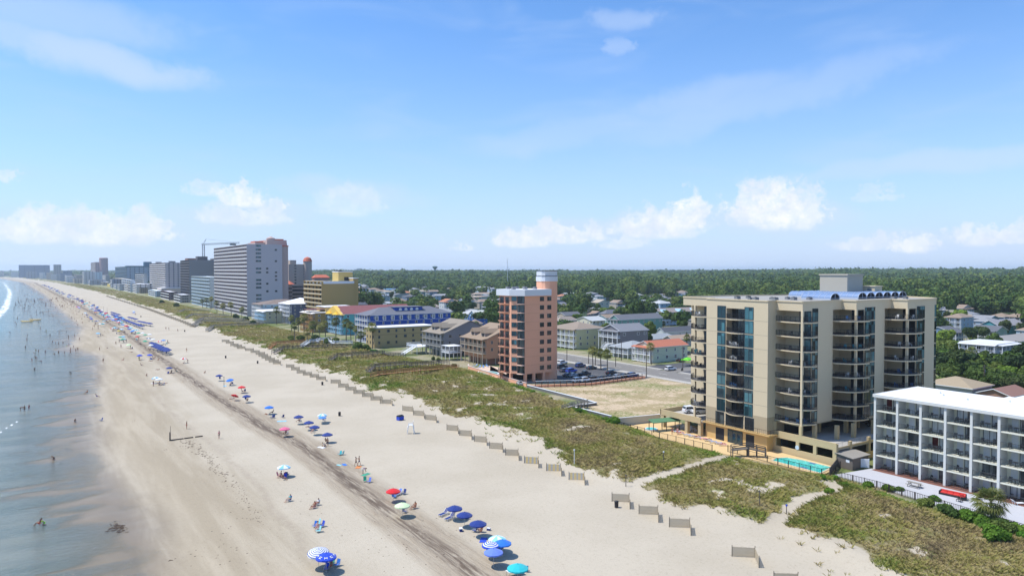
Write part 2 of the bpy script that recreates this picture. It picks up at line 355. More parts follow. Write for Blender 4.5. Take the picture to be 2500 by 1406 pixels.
body=k.n('ShaderNodeMixShader'); mk_=k.n('ShaderNodeBsdfDiffuse'); k.put(mk_.inputs[0],k.mix(k.step(wn2,.35,.65),(.13,.17,.14),(.20,.215,.17))); b0=k.n('ShaderNodeMixShader'); k.put(b0.inputs[0],k.m('MULTIPLY',k.step(dd,-1,16),k.m('ADD',.5,k.m('MULTIPLY',wn2,.6)))); k.put(b0.inputs[1],tp.outputs[0]); k.put(b0.inputs[2],mk_.outputs[0]); k.put(body.inputs[0],k.m('MULTIPLY',k.step(dd,24,48),.85)); k.put(body.inputs[1],b0.outputs[0]); k.put(body.inputs[2],sea.outputs[0])
fr=k.n('ShaderNodeFresnel'); fr.inputs[0].default_value=1.33; k.put(fr.inputs['Normal'],bp.outputs[0])
ms=k.n('ShaderNodeMixShader'); k.put(ms.inputs[0],k.m('MINIMUM',k.m('ADD',k.m('MULTIPLY',k.m('MULTIPLY',fr.outputs[0],k.m('ADD',.65,k.m('MULTIPLY',k.noise(k.map(p,(.03,.10,1),(0,0,R(28))),1,5,.6,.6),.8))),1.05),.02),1.0)); k.put(ms.inputs[1],body.outputs[0]); k.put(ms.inputs[2],gl.outputs[0])
fo=k.n('ShaderNodeBsdfDiffuse'); fo.inputs[0].default_value=(.8,.82,.8,1)
fn=k.noise(k.map(p,(.22,.09,1)),1,6,.7,1.0)
foam=k.step(k.m('ADD',sf,k.m('MULTIPLY',k.m('SUBTRACT',fn,.5),1.9)),.55,.8)
ms2=k.n('ShaderNodeMixShader'); dp=k.attr('depth'); edge_=k.n('ShaderNodeMixShader'); clr=k.n('ShaderNodeBsdfTransparent'); k.put(edge_.inputs[0],k.step(k.m('ADD',dp,k.m('MULTIPLY',k.m('SUBTRACT',k.noise(k.map(p,(.5,1.2,1)),1,5,.65),.5),.14)),-.005,.115)); k.put(edge_.inputs[1],clr.outputs[0]); k.put(edge_.inputs[2],ms.outputs[0]); k.put(ms2.inputs[0],foam); k.put(ms2.inputs[1],edge_.outputs[0]); k.put(ms2.inputs[2],fo.outputs[0]); k.put(o.inputs[0],ms2.outputs[0])
YS=np.array([-500,300,500,658,820,981,1280,1569,2625,4156,15000.]); XS=np.array([-60,-45,-30,-30,-31,-34,-42,-52,-102,-230,-2400.])
def surf(x,y):
    d=x-lerp(y,YS,XS); a=np.exp(-((d+2)/6.)**2)*.75+np.exp(-((d+16)/2.5)**2)*.62*(vnoise(x,y,40,4)>.35)+np.exp(-((d-11)/1.6)**2)*.45*(vnoise(x,y,25,9)>.4)+np.exp(-((d+34)/2.5)**2)*.5*(vnoise(x,y,50,14)>.45)
    l=np.exp(-((x-np.interp(y,[150,199,216,240],[-15,-9.1,-5.2,-1]))/.35)**2)*.85*sm(y,185,200)*(1-sm(y,216,222))
    e=x-lerp(y,YW,XW)+vnoise(x,y,9,44)*5; l2=(np.exp(-((e+5)/.25)**2)+np.exp(-((e+11)/.3)**2)*(vnoise(x,y,14,46)>.5))*.33*(vnoise(x,y,11,45)>.45)
    return a*sm(y,500,700)+l+l2
xs=axis(-45,25,.9,-9000,40); ys=axis(60,700,1.3,-400,10500)
xs=xs[xs<40]
me=gridmesh('sea',xs,ys,lambda x,y:np.where(x-lerp(y,YW,XW)>12,-8.0,0.03)+0*x,{'off':lambda x,y:lerp(y,YW,XW)-x,'surf':surf,'depth':lambda x,y:.03-hgt(x,y)},wm)
tag(ob('sea',me),'shallow sea with white surf and thin wash over the flat sand','sea',kind='structure')
# ------------------------------------------------------------------ shared materials
M_white=mat('white_paint',(.74,.74,.72),.6,.05,2); M_cream=mat('cream_stucco',(.62,.515,.35),.85,.05,.6,.2); M_tan=mat('tan_stucco',(.50,.39,.22),.85,.07,.5,.2)
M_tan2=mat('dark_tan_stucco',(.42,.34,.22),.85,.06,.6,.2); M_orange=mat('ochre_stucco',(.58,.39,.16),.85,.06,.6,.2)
M_iron=mat('dark_iron',(.03,.03,.032),.5,.1,3,metal=.3); M_bronze=mat('bronze_frame',(.028,.042,.055),.4,.1,3)
M_roofw=mat('white_roof_membrane',(.72,.73,.75),.8,.06,.5); M_roofg=mat('gravel_roof',(.33,.31,.28),.9,.12,1); M_conc=mat('concrete',(.42,.40,.365),.9,.1,.6,.2)
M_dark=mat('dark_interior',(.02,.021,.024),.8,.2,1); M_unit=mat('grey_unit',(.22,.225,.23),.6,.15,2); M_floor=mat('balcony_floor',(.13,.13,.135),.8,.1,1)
GL=glass('teal_window_glass',(.008,.035,.048),(.075,.22,.25),.5); GLd=glass('dark_window_glass',(.02,.024,.03),(.10,.12,.12),.75); GLc=glass('curtained_glass',(.06,.07,.08),(.72,.77,.80),.18,sc=(1,1.0,.36))
WOOD=mat('weathered_wood',(.15,.125,.105),.9,.25,4); 
def rail(mb,pts,z,h=1.05,sp=.22,m=0,top=.05,bars=.022,post=True):
    """railing along a polyline"""
    for (a,b) in zip(pts,pts[1:]):
        L=math.hypot(b[0]-a[0],b[1]-a[1]); n=max(1,round(L/sp))
        mb.bar((a[0],a[1],z+h),(b[0],b[1],z+h),top,top,m); mb.bar((a[0],a[1],z+.08),(b[0],b[1],z+.08),.04,.04,m)
        for i in range(n+1):
            t=i/n; x=a[0]+(b[0]-a[0])*t; y=a[1]+(b[1]-a[1])*t; w_=bars if i%6 else .05
            mb.box(x-w_/2,y-w_/2,z,x+w_/2,y+w_/2,z+h,m)
    return mb
def win_mesh(w,h,axis_='y',mull=1,trans=0,fr=.09,dep=.06,g=GL,f=M_bronze,name='window'):
    """window lying in the plane x=0 (axis y) or y=0 (axis x), lower left corner at the origin"""
    mb=MB(); 
    def bx(a0,z0,a1,z1,d0,d1,m):
        if axis_=='y': mb.box(-d1,a0,z0,-d0,a1,z1,m)
        else: mb.box(a0,-d1,z0,a1,-d0,z1,m)
    bx(fr,fr,w-fr,h-fr,0,dep*.4,0)
    bx(0,0,w,fr,0,dep,1); bx(0,h-fr,w,h,0,dep,1); bx(0,fr,fr,h-fr,0,dep,1); bx(w-fr,fr,w,h-fr,0,dep,1)
    for i in range(mull):
        c=w*(i+1)/(mull+1); bx(c-fr/2,fr,c+fr/2,h-fr,0,dep*.9,1)
    for i in range(trans):
        c=h*(i+1)/(trans+1); bx(fr,c-fr/3,w-fr,c+fr/3,0,dep*.8,1)
    return mb.mesh(name,[g,f])
WM={}
def window(parent,x,y,z,w,h,axis_='y',mull=1,trans=0,g=GL,f=M_bronze,name='window',**kw):
    key=(round(w,2),round(h,2),axis_,mull,trans,g.name,f.name,name)
    if key not in WM: WM[key]=win_mesh(w,h,axis_,mull,trans,g=g,f=f,name=name,**kw)
    return ob(name,WM[key],parent,(x,y,z))
# little furniture seen on balconies
def chair_mb(mb,x,y,z,rz=0,m=0,s=1.):
    c,sn=math.cos(rz),math.sin(rz); q=lambda a,b,h:(x+(a*c-b*sn)*s,y+(a*sn+b*c)*s,z+h*s)
    for a,b in((-.22,-.22),(.22,-.22),(-.22,.22),(.22,.22)): mb.bar(q(a,b,0),q(a,b,.42),.05,.05,m)
    mb.bar(q(-.25,0,.43),q(.25,0,.43),.5*s,.05,m); mb.bar(q(.24,-.22,.42),q(.33,-.22,.95),.05,.05,m); mb.bar(q(.24,.22,.42),q(.33,.22,.95),.05,.05,m)
    mb.bar(q(.25,0,.55),q(.32,0,.93),.04,.04,m)
    for b in(-.15,-.05,.05,.15): mb.bar(q(.25,b,.5),q(.32,b,.95),.07,.03,m)
    for b in(-.25,.25): mb.bar(q(-.25,b,.62),q(.27,b,.64),.06,.04,m)
    return mb
M_ch=[mat('white_resin',(.7,.7,.68),.5,.03,2),mat('teal_resin',(.03,.25,.30),.5,.05,2),mat('black_resin',(.03,.03,.032),.5,.05,2),mat('blue_resin',(.04,.13,.30),.5,.05,2)]
def chair_mesh(nm='balcony_chair'):
    return chair_mb(MB(),0,0,0).mesh(nm,M_ch[0])
CHM=chair_mesh()
TBM=MB().lathe([(.42,.66),(.42,.70)],10).tube((0,0,0),(0,0,.68),.04,.04,6).lathe([(.25,0),(.22,.04)],8).mesh('balcony_table',M_ch[2])
LB_CH=['white resin chair on a condo balcony','teal resin chair on a condo balcony','black chair on a condo balcony','blue chair on a condo balcony']
_cc=[0]
def put_chair(x,y,z,rz,mi,where,cat='chair'):
    o=ob('balcony_chair',CHM,None,(x,y,z),rz); setmat(o,0,M_ch[mi])
    tag(o,where,cat,where.split(' ',1)[1]); return o
def put_table(x,y,z,where):
    o=ob('balcony_table',TBM,None,(x,y,z)); tag(o,where,'table',where.split(' ',1)[1]); return o
# ------------------------------------------------------------------ beige condominium tower with curved balconies
CX0,CY0=122.3,91.7
cd_=thing('condominium_tower','tall beige condominium tower with curved corner balconies and teal glass bays above a parking deck','apartment building',(CX0,CY0,0))
FL=[6.45+2.88*k for k in range(8)]; ZB=6.2; ZT=28.9; ZR=30.9
def L_(x,y): return (x-CX0,y-CY0)
fullp=[L_(122.3,91.7),L_(124.87,91.7),L_(124.87,85.6),L_(138.2,85.6),L_(138.2,82.45),L_(151.3,82.45),L_(151.3,79),L_(162.4,79),L_(162.4,80.2),L_(165.7,80.2),L_(172,92),L_(172,108),L_(140,117),L_(124.9,117),L_(124.9,107.7),L_(122.3,107.7)]
corep=[L_(122.3,91.7),L_(127.9,91.7),L_(127.9,85.6),L_(135.1,85.6),L_(135.1,88.0),L_(141.2,88.0),L_(141.2,82.45),L_(148.8,82.45),L_(148.8,85.2),L_(154.9,85.2),L_(154.9,79),L_(162.4,79),L_(162.4,80.2),L_(165.7,80.2),L_(172,92),L_(172,108),L_(140,117),L_(127.6,117),L_(127.6,107.7),L_(122.3,107.7),
   L_(122.3,102.3),L_(124.2,102.3),L_(124.2,97.5),L_(122.3,97.5)]
mb=MB(); mb.prism(corep,ZB,ZT,0); mb.prism(fullp,ZT,ZR-.25,0,1)
mb.prism([L_(122.3,91.7),L_(127.9,91.7),L_(127.9,107.7),L_(122.3,107.7)],3.65,ZB-.001,2)
for ya,yb in((-.012,3.4),(13.1,16.0)): mb.box(-.014,ya,3.66,-.001,yb,7.05,2)
mb.box(-.014,-.014,3.66,2.55,-.002,7.05,2)
for (a,b,c,d) in [(0,0,-0.001,-0.001)]: pass
# horizontal panel joints on the sea front
for f in FL[1:]:
    for (ya,yb) in ((0,3.4),(13.1,16.0)): mb.box(-.012,ya+.03,f-.05,0,yb-.03,f,3)
# side and roof edge band
n=len(fullp)
for i in range(n):
    a,b=fullp[i],fullp[(i+1)%n]; mb.bar((a[0],a[1],ZR-.12),(b[0],b[1],ZR-.12),.28,.28,0)
mb.build('wall',[M_cream,M_roofg,M_tan2,mat('panel_joint',(.30,.26,.19),.9,.05)],cd_)
M_pen=mat('beige_block',(.46,.41,.32),.9,.05,1)
mb=MB().box(*L_(158,96.6),ZR-.2,*L_(164.5,103.7),36.0,0).box(*L_(157.8,96.4),35.8,*L_(164.7,103.9),36.1,0); mb.build('elevator_penthouse',[M_pen],cd_)
mb=MB().box(*L_(166,94.5),ZR-.2,*L_(169.2,97.6),33.1,0).box(*L_(165.8,94.3),33.1,*L_(169.4,97.8),33.25,0).box(*L_(165.94,95.2),ZR,*L_(166,96.3),32.7,1); mb.build('stair_penthouse',[M_cream,M_unit],cd_)
# barrel vaulted pool roof: six glazed vaults side by side
M_vault=mat('blue_glazed_vault',(.19,.27,.42),.25,.06,3,spec=.6)
for i in range(7):
    mb=MB(); r=1.62; La=17.5 if i<6 else 7
    def arc(j): t=math.pi*j/10; return (r*math.cos(t),.35+1.05*math.sin(t))
    vs=[];ns_=10
    for Y_ in (0,La):
        for j in range(ns_+1): a,z=arc(j); vs.append((a,Y_,z))
    mb.add(vs,[(j+1,j,ns_+1+j,ns_+2+j) for j in range(ns_)],0)
    for Y_ in (0.15,La-.15): mb.add([(*arc(j)[:1],Y_,arc(j)[1]) for j in range(ns_+1)],[tuple(range(ns_+1))],2)
    mb.box(-r,0,0,-r+.12,La,.4,1).box(r-.12,0,0,r,La,.4,1)
    for q_ in range(int(La/1.4)+1):
        Y_=min(q_*1.4,La)
        for j in range(ns_):
            a,z=arc(j);a2,z2=arc(j+1); mb.bar((a,Y_,z+.02),(a2,Y_,z2+.02),.12 if q_ in(0,) else .06,.1 if q_==0 else .06,1)
    mb.bar((0,0,0.1),(0,0,1.4),.08,.08,1).bar((-r,0,.35),(r,0,.35),.1,.1,1)
    mb.build('roof_vault',[M_vault,mat('pale_blue_frame',(.42,.47,.55),.6,.05),M_dark],cd_,loc=((150.6+i*3.32,88.5,ZR-.25) if i<6 else (138.5,88,ZR-.25)) and ((150.6+i*3.32-CX0,88.5-CY0,ZR-.25) if i<6 else (140.5-CX0,88.6-CY0,ZR-.25)))
for i,(x,y,s) in enumerate([(126.5,98,.6),(128.5,101,.45),(129,95,.6),(132,98,.5),(134,94,.6),(136,97,.5),(138,93,.55),(128,104,.6),(133,105,.5),(157,85,.6),(160,84,.5),(146,92,.45),(142,95,.5)]):
    mb=MB().box(-s,-s*.7,0,s,s*.7,s*.95,0).box(-s*.9,-s*.6,s*.95,s*.9,s*.6,s*1.05,1).lathe([(s*.4,s*1.05),(s*.4,s*1.15)],10,1); mb.build('rooftop_unit',[M_unit,M_dark],cd_,loc=(x-CX0,y-CY0,ZR-.25))
def bulge(pts,n=9): # quadratic curve through control
    (x0,y0),(x1,y1),(x2,y2)=pts
    return [((1-t)**2*x0+2*t*(1-t)*x1+t*t*x2,(1-t)**2*y0+2*t*(1-t)*y1+t*t*y2) for t in [i/n for i in range(n+1)]]
# balcony outline (outer curve) and inner closing points for each stack
# the front bay: gentle bow between the glass bays
SN={'front':'bowed seaward','corner':'curved corner','mid':'middle recess','far':'far inland recess','north':'outer north end'}
FN=['lowest','second','third','fourth','fifth','sixth','seventh','top']
STK=[ ('front',bulge([L_(122.3,102.2),L_(120.0,99.6),L_(122.0,97.6)]),[L_(124.3,97.6),L_(124.3,102.2)],range(0,8)),
      ('corner',bulge([L_(124.87,91.65),L_(122.9,84.2),L_(127.8,84.2)],10),[L_(128.0,85.6),L_(128,91.65)],range(0,8)),
      ('mid',bulge([L_(135.1,84.9),L_(136.3,81.0),L_(141.1,81.2)],10),[L_(141.3,82.5),L_(141.3,88.2),L_(135.1,88.2)],range(0,8)),
      ('far',bulge([L_(148.8,81.7),L_(149.6,77.5),L_(154.9,77.7)],10),[L_(155,79.1),L_(155,85.4),L_(148.8,85.4)],range(0,8)),
      ('north',bulge([L_(124.9,113.6),L_(120.6,112.6),L_(122.6,108.0)],9),[L_(127.8,108),L_(127.8,113.6)],range(0,8))]
for nm,outer,innr,ks in STK:
    slab=MB().prism(outer+innr,-.13,.12,0,1)
    rl=rail(MB(),outer,.12,1.05,.16)
    pm=MB().prism([(x,y) for x,y in outer+innr],-.13,.12,0,1).mesh('balcony',[M_cream,M_floor]); rm=rl.mesh('railing',M_iron)
    for k_ in ks:
        zf=FL[k_]+2.88*0
        o=ob('balcony',pm,cd_,(0,0,zf)); ob('railing',rm,o,(0,0,0))
        wx=CX0; wy=CY0
        cx_=sum(p[0] for p in outer)/len(outer)*.55+innr[0][0]*.45+CX0; cy_=sum(p[1] for p in outer)/len(outer)*.55+(innr[0][1]+innr[-1][1])/2*.45+CY0
        if random.random()<.9:
            mi=random.choice([0,0,1,2,2,3,2]); lbl=['white','teal','black','blue'][mi]
            nc=random.choice([2,3])
            for q in range(nc):
                p_o=outer[int((q+.5)/nc*(len(outer)-1))]; f_=.62
                put_chair(CX0+p_o[0]*f_+(cx_-CX0)*(1-f_),CY0+p_o[1]*f_+(cy_-CY0)*(1-f_),zf+.12,random.uniform(0,6.3),mi,f'{lbl} chair at the {["left","right"][q] if nc==2 else ["left","middle","right"][q]} of the {FN[k_]} {SN[nm]} balcony')
            if random.random()<.7: put_table(cx_,cy_,zf+.12,f'small dark round table on the {FN[k_]} {SN[nm]} balcony of the beige condominium')
# glazing
GLs=glass('shaded_teal_glass',(.006,.012,.018),(.12,.25,.26),.55,rough=.12)
for k_,f in enumerate(FL):
    z=f+.12; h=2.62
    window(cd_,-.02,102.35-CY0,z,2.3,h,'y',1,g=GL); window(cd_,-.02,95.2-CY0,z,2.25,h,'y',1,g=GL)
    window(cd_,124.18-CX0,97.7-CY0,z,4.5,2.4,'y',3,g=GLd,name='sliding_door')
    window(cd_,128.0-CX0,85.6-CY0-.02,z,1.9,h,'x',1,g=GLs); 
    window(cd_,127.88-CX0,85.75-CY0,z,2.6,2.35,'y',1,g=GL,name='sliding_door')
    window(cd_,141.3-CX0,82.43-CY0,z,3.7,h,'x',2,g=GLs); window(cd_,141.18-CX0,82.6-CY0,z,2.6,2.35,'y',1,g=GLd,name='sliding_door')
    window(cd_,155.0-CX0,78.98-CY0,z,3.2,h,'x',2,g=GLs); window(cd_,154.88-CX0,79.2-CY0,z,2.6,2.35,'y',1,g=GLd,name='sliding_door')
    window(cd_,127.58-CX0,108.2-CY0,z,4.8,2.35,'y',3,g=GLd,name='sliding_door')
    window(cd_,162.5-CX0,80.18-CY0,z,3.1,h,'x',2,g=GLs)
for (x,y) in ((124.95,85.68),(138.3,82.53),(151.4,79.08),(125.0,113.4)): MB().box(x-CX0-.22,y-CY0-.22,3.3,x-CX0+.22,y-CY0+.22,ZT).build('corner_column',[M_cream],cd_)
for y in (102.2,97.2): MB().box(-.02,y-CY0,3.7,.3,y+.3-CY0,ZT).build('bay_column',[M_cream],cd_)
mb=MB().box(-.95,-1.2,3.45,2.55,16.3,3.65,0); mb.build('front_ledge',[M_orange],cd_)
rail(MB(),[(2.4,-1.1),(-.85,-1.1),(-.85,16.2)],3.65,1.0,.45).build('ledge_railing',M_iron,cd_)
mb=MB().box(0,0,0,5.6,16.0,3.45,0).box(-.02,10.9,.1,.0,13.2,2.8,1).box(-.02,6.0,.1,.0,9.9,3.0,2).box(-.02,3.1,.1,.0,5.2,2.8,1)
mb.build('ground_floor',[M_orange,M_dark,GL],cd_)
for y,w_ in((6.0,3.9),): window(cd_,-.03,y,.1,w_,2.9,'y',2,g=GL,name='glass_door')
window(cd_,-.03,10.95,3.75,2.3,2.6,'y',1,g=GLd); window(cd_,-.03,3.2,3.75,2.3,2.6,'y',1,g=GLd); window(cd_,-.03,5.9,3.75,4.6,2.6,'y',1,g=GLd)
# parking deck under and beside the tower
mb=MB(); gx=124.9-CX0-.6
GXL,GXR=1.9,50; GY0=77.9-CY0; GY1=-.0
mb.box(gx,GY0,0,gx+.3,GY1,1.35,0); mb.box(gx,GY0,3.0,gx+.3,GY1,4.35,0)   # lower wall and upper band, sea side
for y in (GY1-.25,-5.6,-9.4,GY0+.3): mb.box(gx-.01,y-.35,1.35,gx+.4,y+.35,3.0,0)
for y in (GY1-.25,-6.2): mb.box(gx-.01,y-.3,4.35,gx+.4,y+.3,6.2,0)
mb.box(gx+.3,GY0,2.9,46,16,3.15,3)     # deck floor
mb.box(gx,GY0-.12,3.15,46,GY0,3.5,0)     # south kerb of the deck
for i,x in enumerate([gx+.3,6.8,13.2,20,27,34,41]): mb.box(x-.35,GY0-.15,0,x+.35,GY0+.35,4.2 if i<3 else 3.2,0)
mb.box(gx,GY0-.14,0,46,GY0,1.35,1)
for (x,y) in [(6.3,-6.5),(10,-9),(14.5,-9.8),(17.2,-6.5),(21,-10.2),(28,-12),(35,-12),(13,-3),(24,-5)]: mb.box(x-.35,y-.35,3.1,x+.35,y+.35,5.98,0)
mb.build('parking_deck',[M_tan,M_orange,M_dark,M_conc],cd_)
MB().box(gx+2.5,-1.6,.1,45,16,2.85,0).box(5.6,-1.2,3.16,45,16,6.0,0).build('garage_shade_block',M_dark,cd_)  # solid near-black boxes: the shade inside the garage put into their colour
mb=MB(); rail(mb,[(2.4,GY0+.1),(6.4,GY0+.1)],4.2-.9,1.,.3); rail(mb,[(7.2,GY0+.1),(12.8,GY0+.1)],3.4,1.,.3); rail(mb,[(13.5,GY0+.1),(19.6,GY0+.1)],3.4,1,.3); mb.build('deck_railing',M_unit,cd_)
# underside of the tower above the deck
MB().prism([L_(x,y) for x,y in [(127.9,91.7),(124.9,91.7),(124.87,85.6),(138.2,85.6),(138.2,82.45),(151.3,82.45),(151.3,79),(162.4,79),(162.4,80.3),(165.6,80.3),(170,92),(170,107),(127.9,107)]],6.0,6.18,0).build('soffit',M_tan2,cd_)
# round rescue ring mark and small sign on the garage wall
MB().lathe([(.42,0),(.42,.06)],16,0).build('wall_emblem',mat('pale_blue_emblem',(.5,.6,.7),.6,0),cd_,loc=(gx-.03,-5.6,1.9)).rotation_euler=(0,R(-90),0)
# raised car deck on the north side of the condominium
g2=thing('raised_car_deck','raised beige car deck on square pillars beside the tan condominium','parking deck',(118.2,107.9,0))
MB().box(3,0.3,3.0,26,12.5,3.3,1).box(2.8,0.2,3.0,3.1,12.5,4.3,0).box(2.8,12.3,3.0,26,12.6,4.3,0).build('deck',[M_tan,M_conc],g2)
for (x,y) in((3.3,11.9),(3.3,4.5),(3.4,.7),(12,12),(20,12)): MB().box(x-.4,y-.4,0,x+.4,y+.4,3.0).build('pillar',M_tan,g2)
# ------------------------------------------------------------------ white motel block, five storeys of open balconies
MX,MY=128.3,72.66
mo=thing('beach_motel','white five storey motel with a flat white roof and open balcony bays facing the beach','motel',(MX,MY,0))
BW=4.1; NBAY=9; FH=2.76; M_mw=mat('motel_white',(.60,.605,.57),.7,.05,1.2,.1); M_mi=mat('motel_inner_wall',(.74,.73,.60),.8,.06,1.5)
mb=MB().box(2.6,-NBAY*BW,0,15.5,0,13.75,0).box(-.35,-NBAY*BW-.2,13.75,15.9,.35,14.05,1).box(-.4,-NBAY*BW-.25,13.6,-.28,.4,14.12,0).box(-.4,.3,13.6,16,.4,14.12,0)
mb.box(15.5,-NBAY*BW,0,22,-13,13.2,0).box(15.9,-NBAY*BW,13.2,22.2,-13,13.4,1)
mb.box(-1.0,-NBAY*BW,-.02,2.6,0,.16,2)
for (x,y) in((9,-7.5),(8,-12),(12,-17),(7,-24),(11,-6)): mb.lathe([(.35,14.05),(.3,14.4)],8,1,(x,y))
mb.box(11,-22,14.05,15,-28,15.8,0)
mb.build('wall',[M_mw,M_roofw,mat('red_brown_tile',(.20,.085,.06),.7,.15,3)],mo)
for i in range(NBAY+1): MB().box(-.12,-.2,0,2.6,.2,13.7).build('fin_wall',M_mw,mo,loc=(0,-i*BW,0))
slabm=MB().box(0.02,.2,-.12,2.6,BW-.2,.1,0).mesh('balcony',[M_mi]); railm=rail(MB(),[(.1,.22),(.1,BW-.22)],.1,1.0,.2).mesh('railing',mat('dark_grey_railing',(.07,.075,.08),.5,.05))
inm=MB().box(2.55,.2,.1,2.6,BW-.2,2.64,0).mesh('inner_wall',[M_mi])
M_door=[mat('white_door',(.66,.68,.70),.6,.05,2),mat('maroon_door',(.10,.018,.015),.6,.1,2)]
dm=MB().box(-.05,0,0,0,.95,2.05,0).mesh('door',[M_door[0]])
lampm=MB().box(0,0,0,.12,.1,.25).mesh('wall_lamp',M_dark)
for i in range(NBAY):
    for f in range(5):
        o=ob('balcony',slabm,mo,(0,-(i+1)*BW,f*FH+.02)); ob('railing',railm,o); ob('inner_wall',inm,o)
        if (i+f)%2==0 or random.random()<.35:
            d=ob('door',dm,mo,(2.54,-i*BW-1.75,f*FH+.12))
            if (i,f) in((0,4),(2,2)): setmat(d,0,M_door[1]); d['label']='dark red door'
            window(mo,2.52,-(i+1)*BW+.35,f*FH+.15,1.75,2.2,'y',1,g=GLc,f=M_iron,name='sliding_window')
        else: window(mo,2.52,-(i+1)*BW+.4,f*FH+.15,3.0,2.25,'y',2,g=GLc,f=M_iron,name='sliding_window')
        if i<7:
            fl_=['ground floor','second floor','third floor','fourth floor','top floor'][f]; bay=['first','second','third','fourth','fifth','sixth','seventh'][i]
            for q in range(2):
                put_chair(MX+1.0+random.uniform(-.2,.3),MY-(i+.3+.42*q)*BW+random.uniform(-.2,.2),f*FH+.12,random.uniform(-.5,.5),2,f'{["left","right"][q]} dark chair on the {fl_} balcony, {bay} bay of the white motel')
            if random.random()<.8: put_table(MX+.9,MY-(i+.5)*BW,f*FH+.12,f'small dark table on the {fl_} balcony in the {bay} bay of the white motel')
# patio in front of the motel
pt=MB().prism([(118.6,74.6),(128.2,73.2),(128.2,30),(113.6,30),(115.2,42),(116.0,47),(117.2,58),(118.4,66)],-.3,.14,0); tag(pt.build('patio',mat('pale_concrete_patio',(.45,.45,.47),.9,.1,.4)),'pale concrete patio along the white motel','patio',kind='structure')
# ------------------------------------------------------------------ salmon tower
PX,PY=129.6,192.0
pk=thing('salmon_tower','tall salmon pink apartment tower with a white roof band and a round topped elevator shaft','apartment building',(PX,PY,0))
M_sal=mat('salmon_stucco',(.80,.41,.26),.85,.05,.7,.15); M_saw=mat('white_band',(.66,.68,.70),.6,.04,1)
q=lambda x,y:(x-PX,y-PY)
body=[q(131.2,192),q(142.6,192),q(144.6,194.5),q(144.6,203.4),q(128.6,203.4),q(128.6,196.4)]
mb=MB().prism(body,2.9,28.6,0).prism(body,0.0,.1,1)
for (x,y) in((131.6,192.4),(135,192.4),(139,192.4),(144.2,195),(129,197),(129,203),(129,202.8),(136,200),(140,202.5)): mb.box(x-PX-.45,y-PY-.35,0,x-PX+.45,y-PY+.35,2.9,0)
mb.box(1.6,6,0,14.9,11.2,2.9,2)
for z in [2.9+2.86*i for i in range(1,10)]: mb.box(1.7,-.015,z-.02,12.9,0,z+.02,3)
mb.build('wall',[M_sal,M_conc,M_dark,mat('salmon_joint',(.44,.21,.13),.9,0)],pk)
par=[q(130.6,191.2),q(141.4,191.2),q(141.4,200),q(141.4,203.8),q(127.5,203.8),q(127.6,200),q(127.8,196.2)]
MB().prism(par,28.6,30.7,0,1).build('roof_parapet',[M_saw,M_roofw],pk)
for i,(x,y) in enumerate([(130,197),(132,200),(134,196),(136,199),(138,196),(131,202),(135,202.5),(137.5,201.5)]): MB().box(-.6,-.5,0,.6,.5,.7).lathe([(.35,.7),(.35,.82)],8).build('rooftop_unit',[M_unit],pk,loc=(x-PX,y-PY,30.7))
def rnd(cx,cy,r,n=16,a0=0,a1=2*math.pi): return [(cx+r*math.cos(a0+(a1-a0)*i/n),cy+r*math.sin(a0+(a1-a0)*i/n)) for i in range(n)]
sh=[q(140.2,195.2),q(140.8,194.0),q(142.2,193.4),q(144.6,193.4),q(145.9,194.0),q(146.5,195.2),q(146.5,198.2),q(145.6,199.6),q(141.2,199.6),q(140.2,198.2)]
grow=lambda P_,d:[(x+(d if x>13.5 else -d),y+(d if y>5 else -d)) for x,y in P_]
mb=MB().prism(sh,0,34.2,0).prism(grow(sh,.12),33.3,35.0,1).prism(grow(sh,.2),35,35.15,2).prism(sh,35.15,36.8,1).prism(grow(sh,.15),36.8,37.0,2); mb.build('elevator_shaft',[M_sal,M_saw,M_iron],pk)
for k_ in range(9):
    z=3.05+2.86*k_
    for x in (137.2,140.2): window(pk,x-PX,-.03,z+.85,1.65,1.45,'x',1,g=GLd,f=M_bronze)
    # chamfered faces: bay window, then glazed balcony
    an=math.atan2(-4.4,2.6); ux,uy=.509,-.861; nx_,ny_=-.861,-.509
    o=window(pk,0,0,0,1.9,1.55,'x',1,g=GL); o.rotation_euler=(0,0,an); o.location=(128.6-PX+ux*.25+nx_*.03,196.4-PY+uy*.25+ny_*.03,z+.9)
    o=window(pk,0,0,0,2.65,2.5,'x',2,g=glass('smoky_glass',(.012,.018,.022),(.09,.12,.11),.6),name='glazed_balcony'); o.rotation_euler=(0,0,an); o.location=(128.6-PX+ux*2.35+nx_*.03,196.4-PY+uy*2.35+ny_*.03,z+.12)
cb=bulge([q(128.6,197.2),q(126.4,199.4),q(127.3,201.2)],8)+bulge([q(127.3,201.2),q(126.9,203.0),q(128.6,203.3)],5)[1:]
cm=MB().prism(cb+[q(128.7,203.3),q(128.7,197.2)],-.12,.1,0).mesh('balcony',[M_sal]); crm=rail(MB(),cb,.1,1.0,.18).mesh('railing',M_iron)
cf=[(131.25-PX,191.95-PY),(130.6-PX,191.2-PY),(129.6-PX,191.5-PY),(129.0-PX,192.6-PY),(129.1-PX,193.8-PY),(129.8-PX,194.4-PY)]
cfm=MB().prism(cf,-.06,.05,0).mesh('balcony_edge',[mat('pale_salmon_edge',(.62,.45,.36),.8,.04)])
for k_ in range(9):
    z=3.0+2.86*k_; o=ob('balcony',cm,pk,(0,0,z)); ob('railing',crm,o); ob('balcony_edge',cfm,pk,(0,0,z))
    window(pk,128.57-PX,197.6-PY,z+.15,2.1,2.1,'y',1,g=GLd,name='sliding_door'); window(pk,128.57-PX,200.8-PY,z+.15,2.2,2.1,'y',1,g=GLd,name='sliding_door')
YV_,XV_=YV,XV
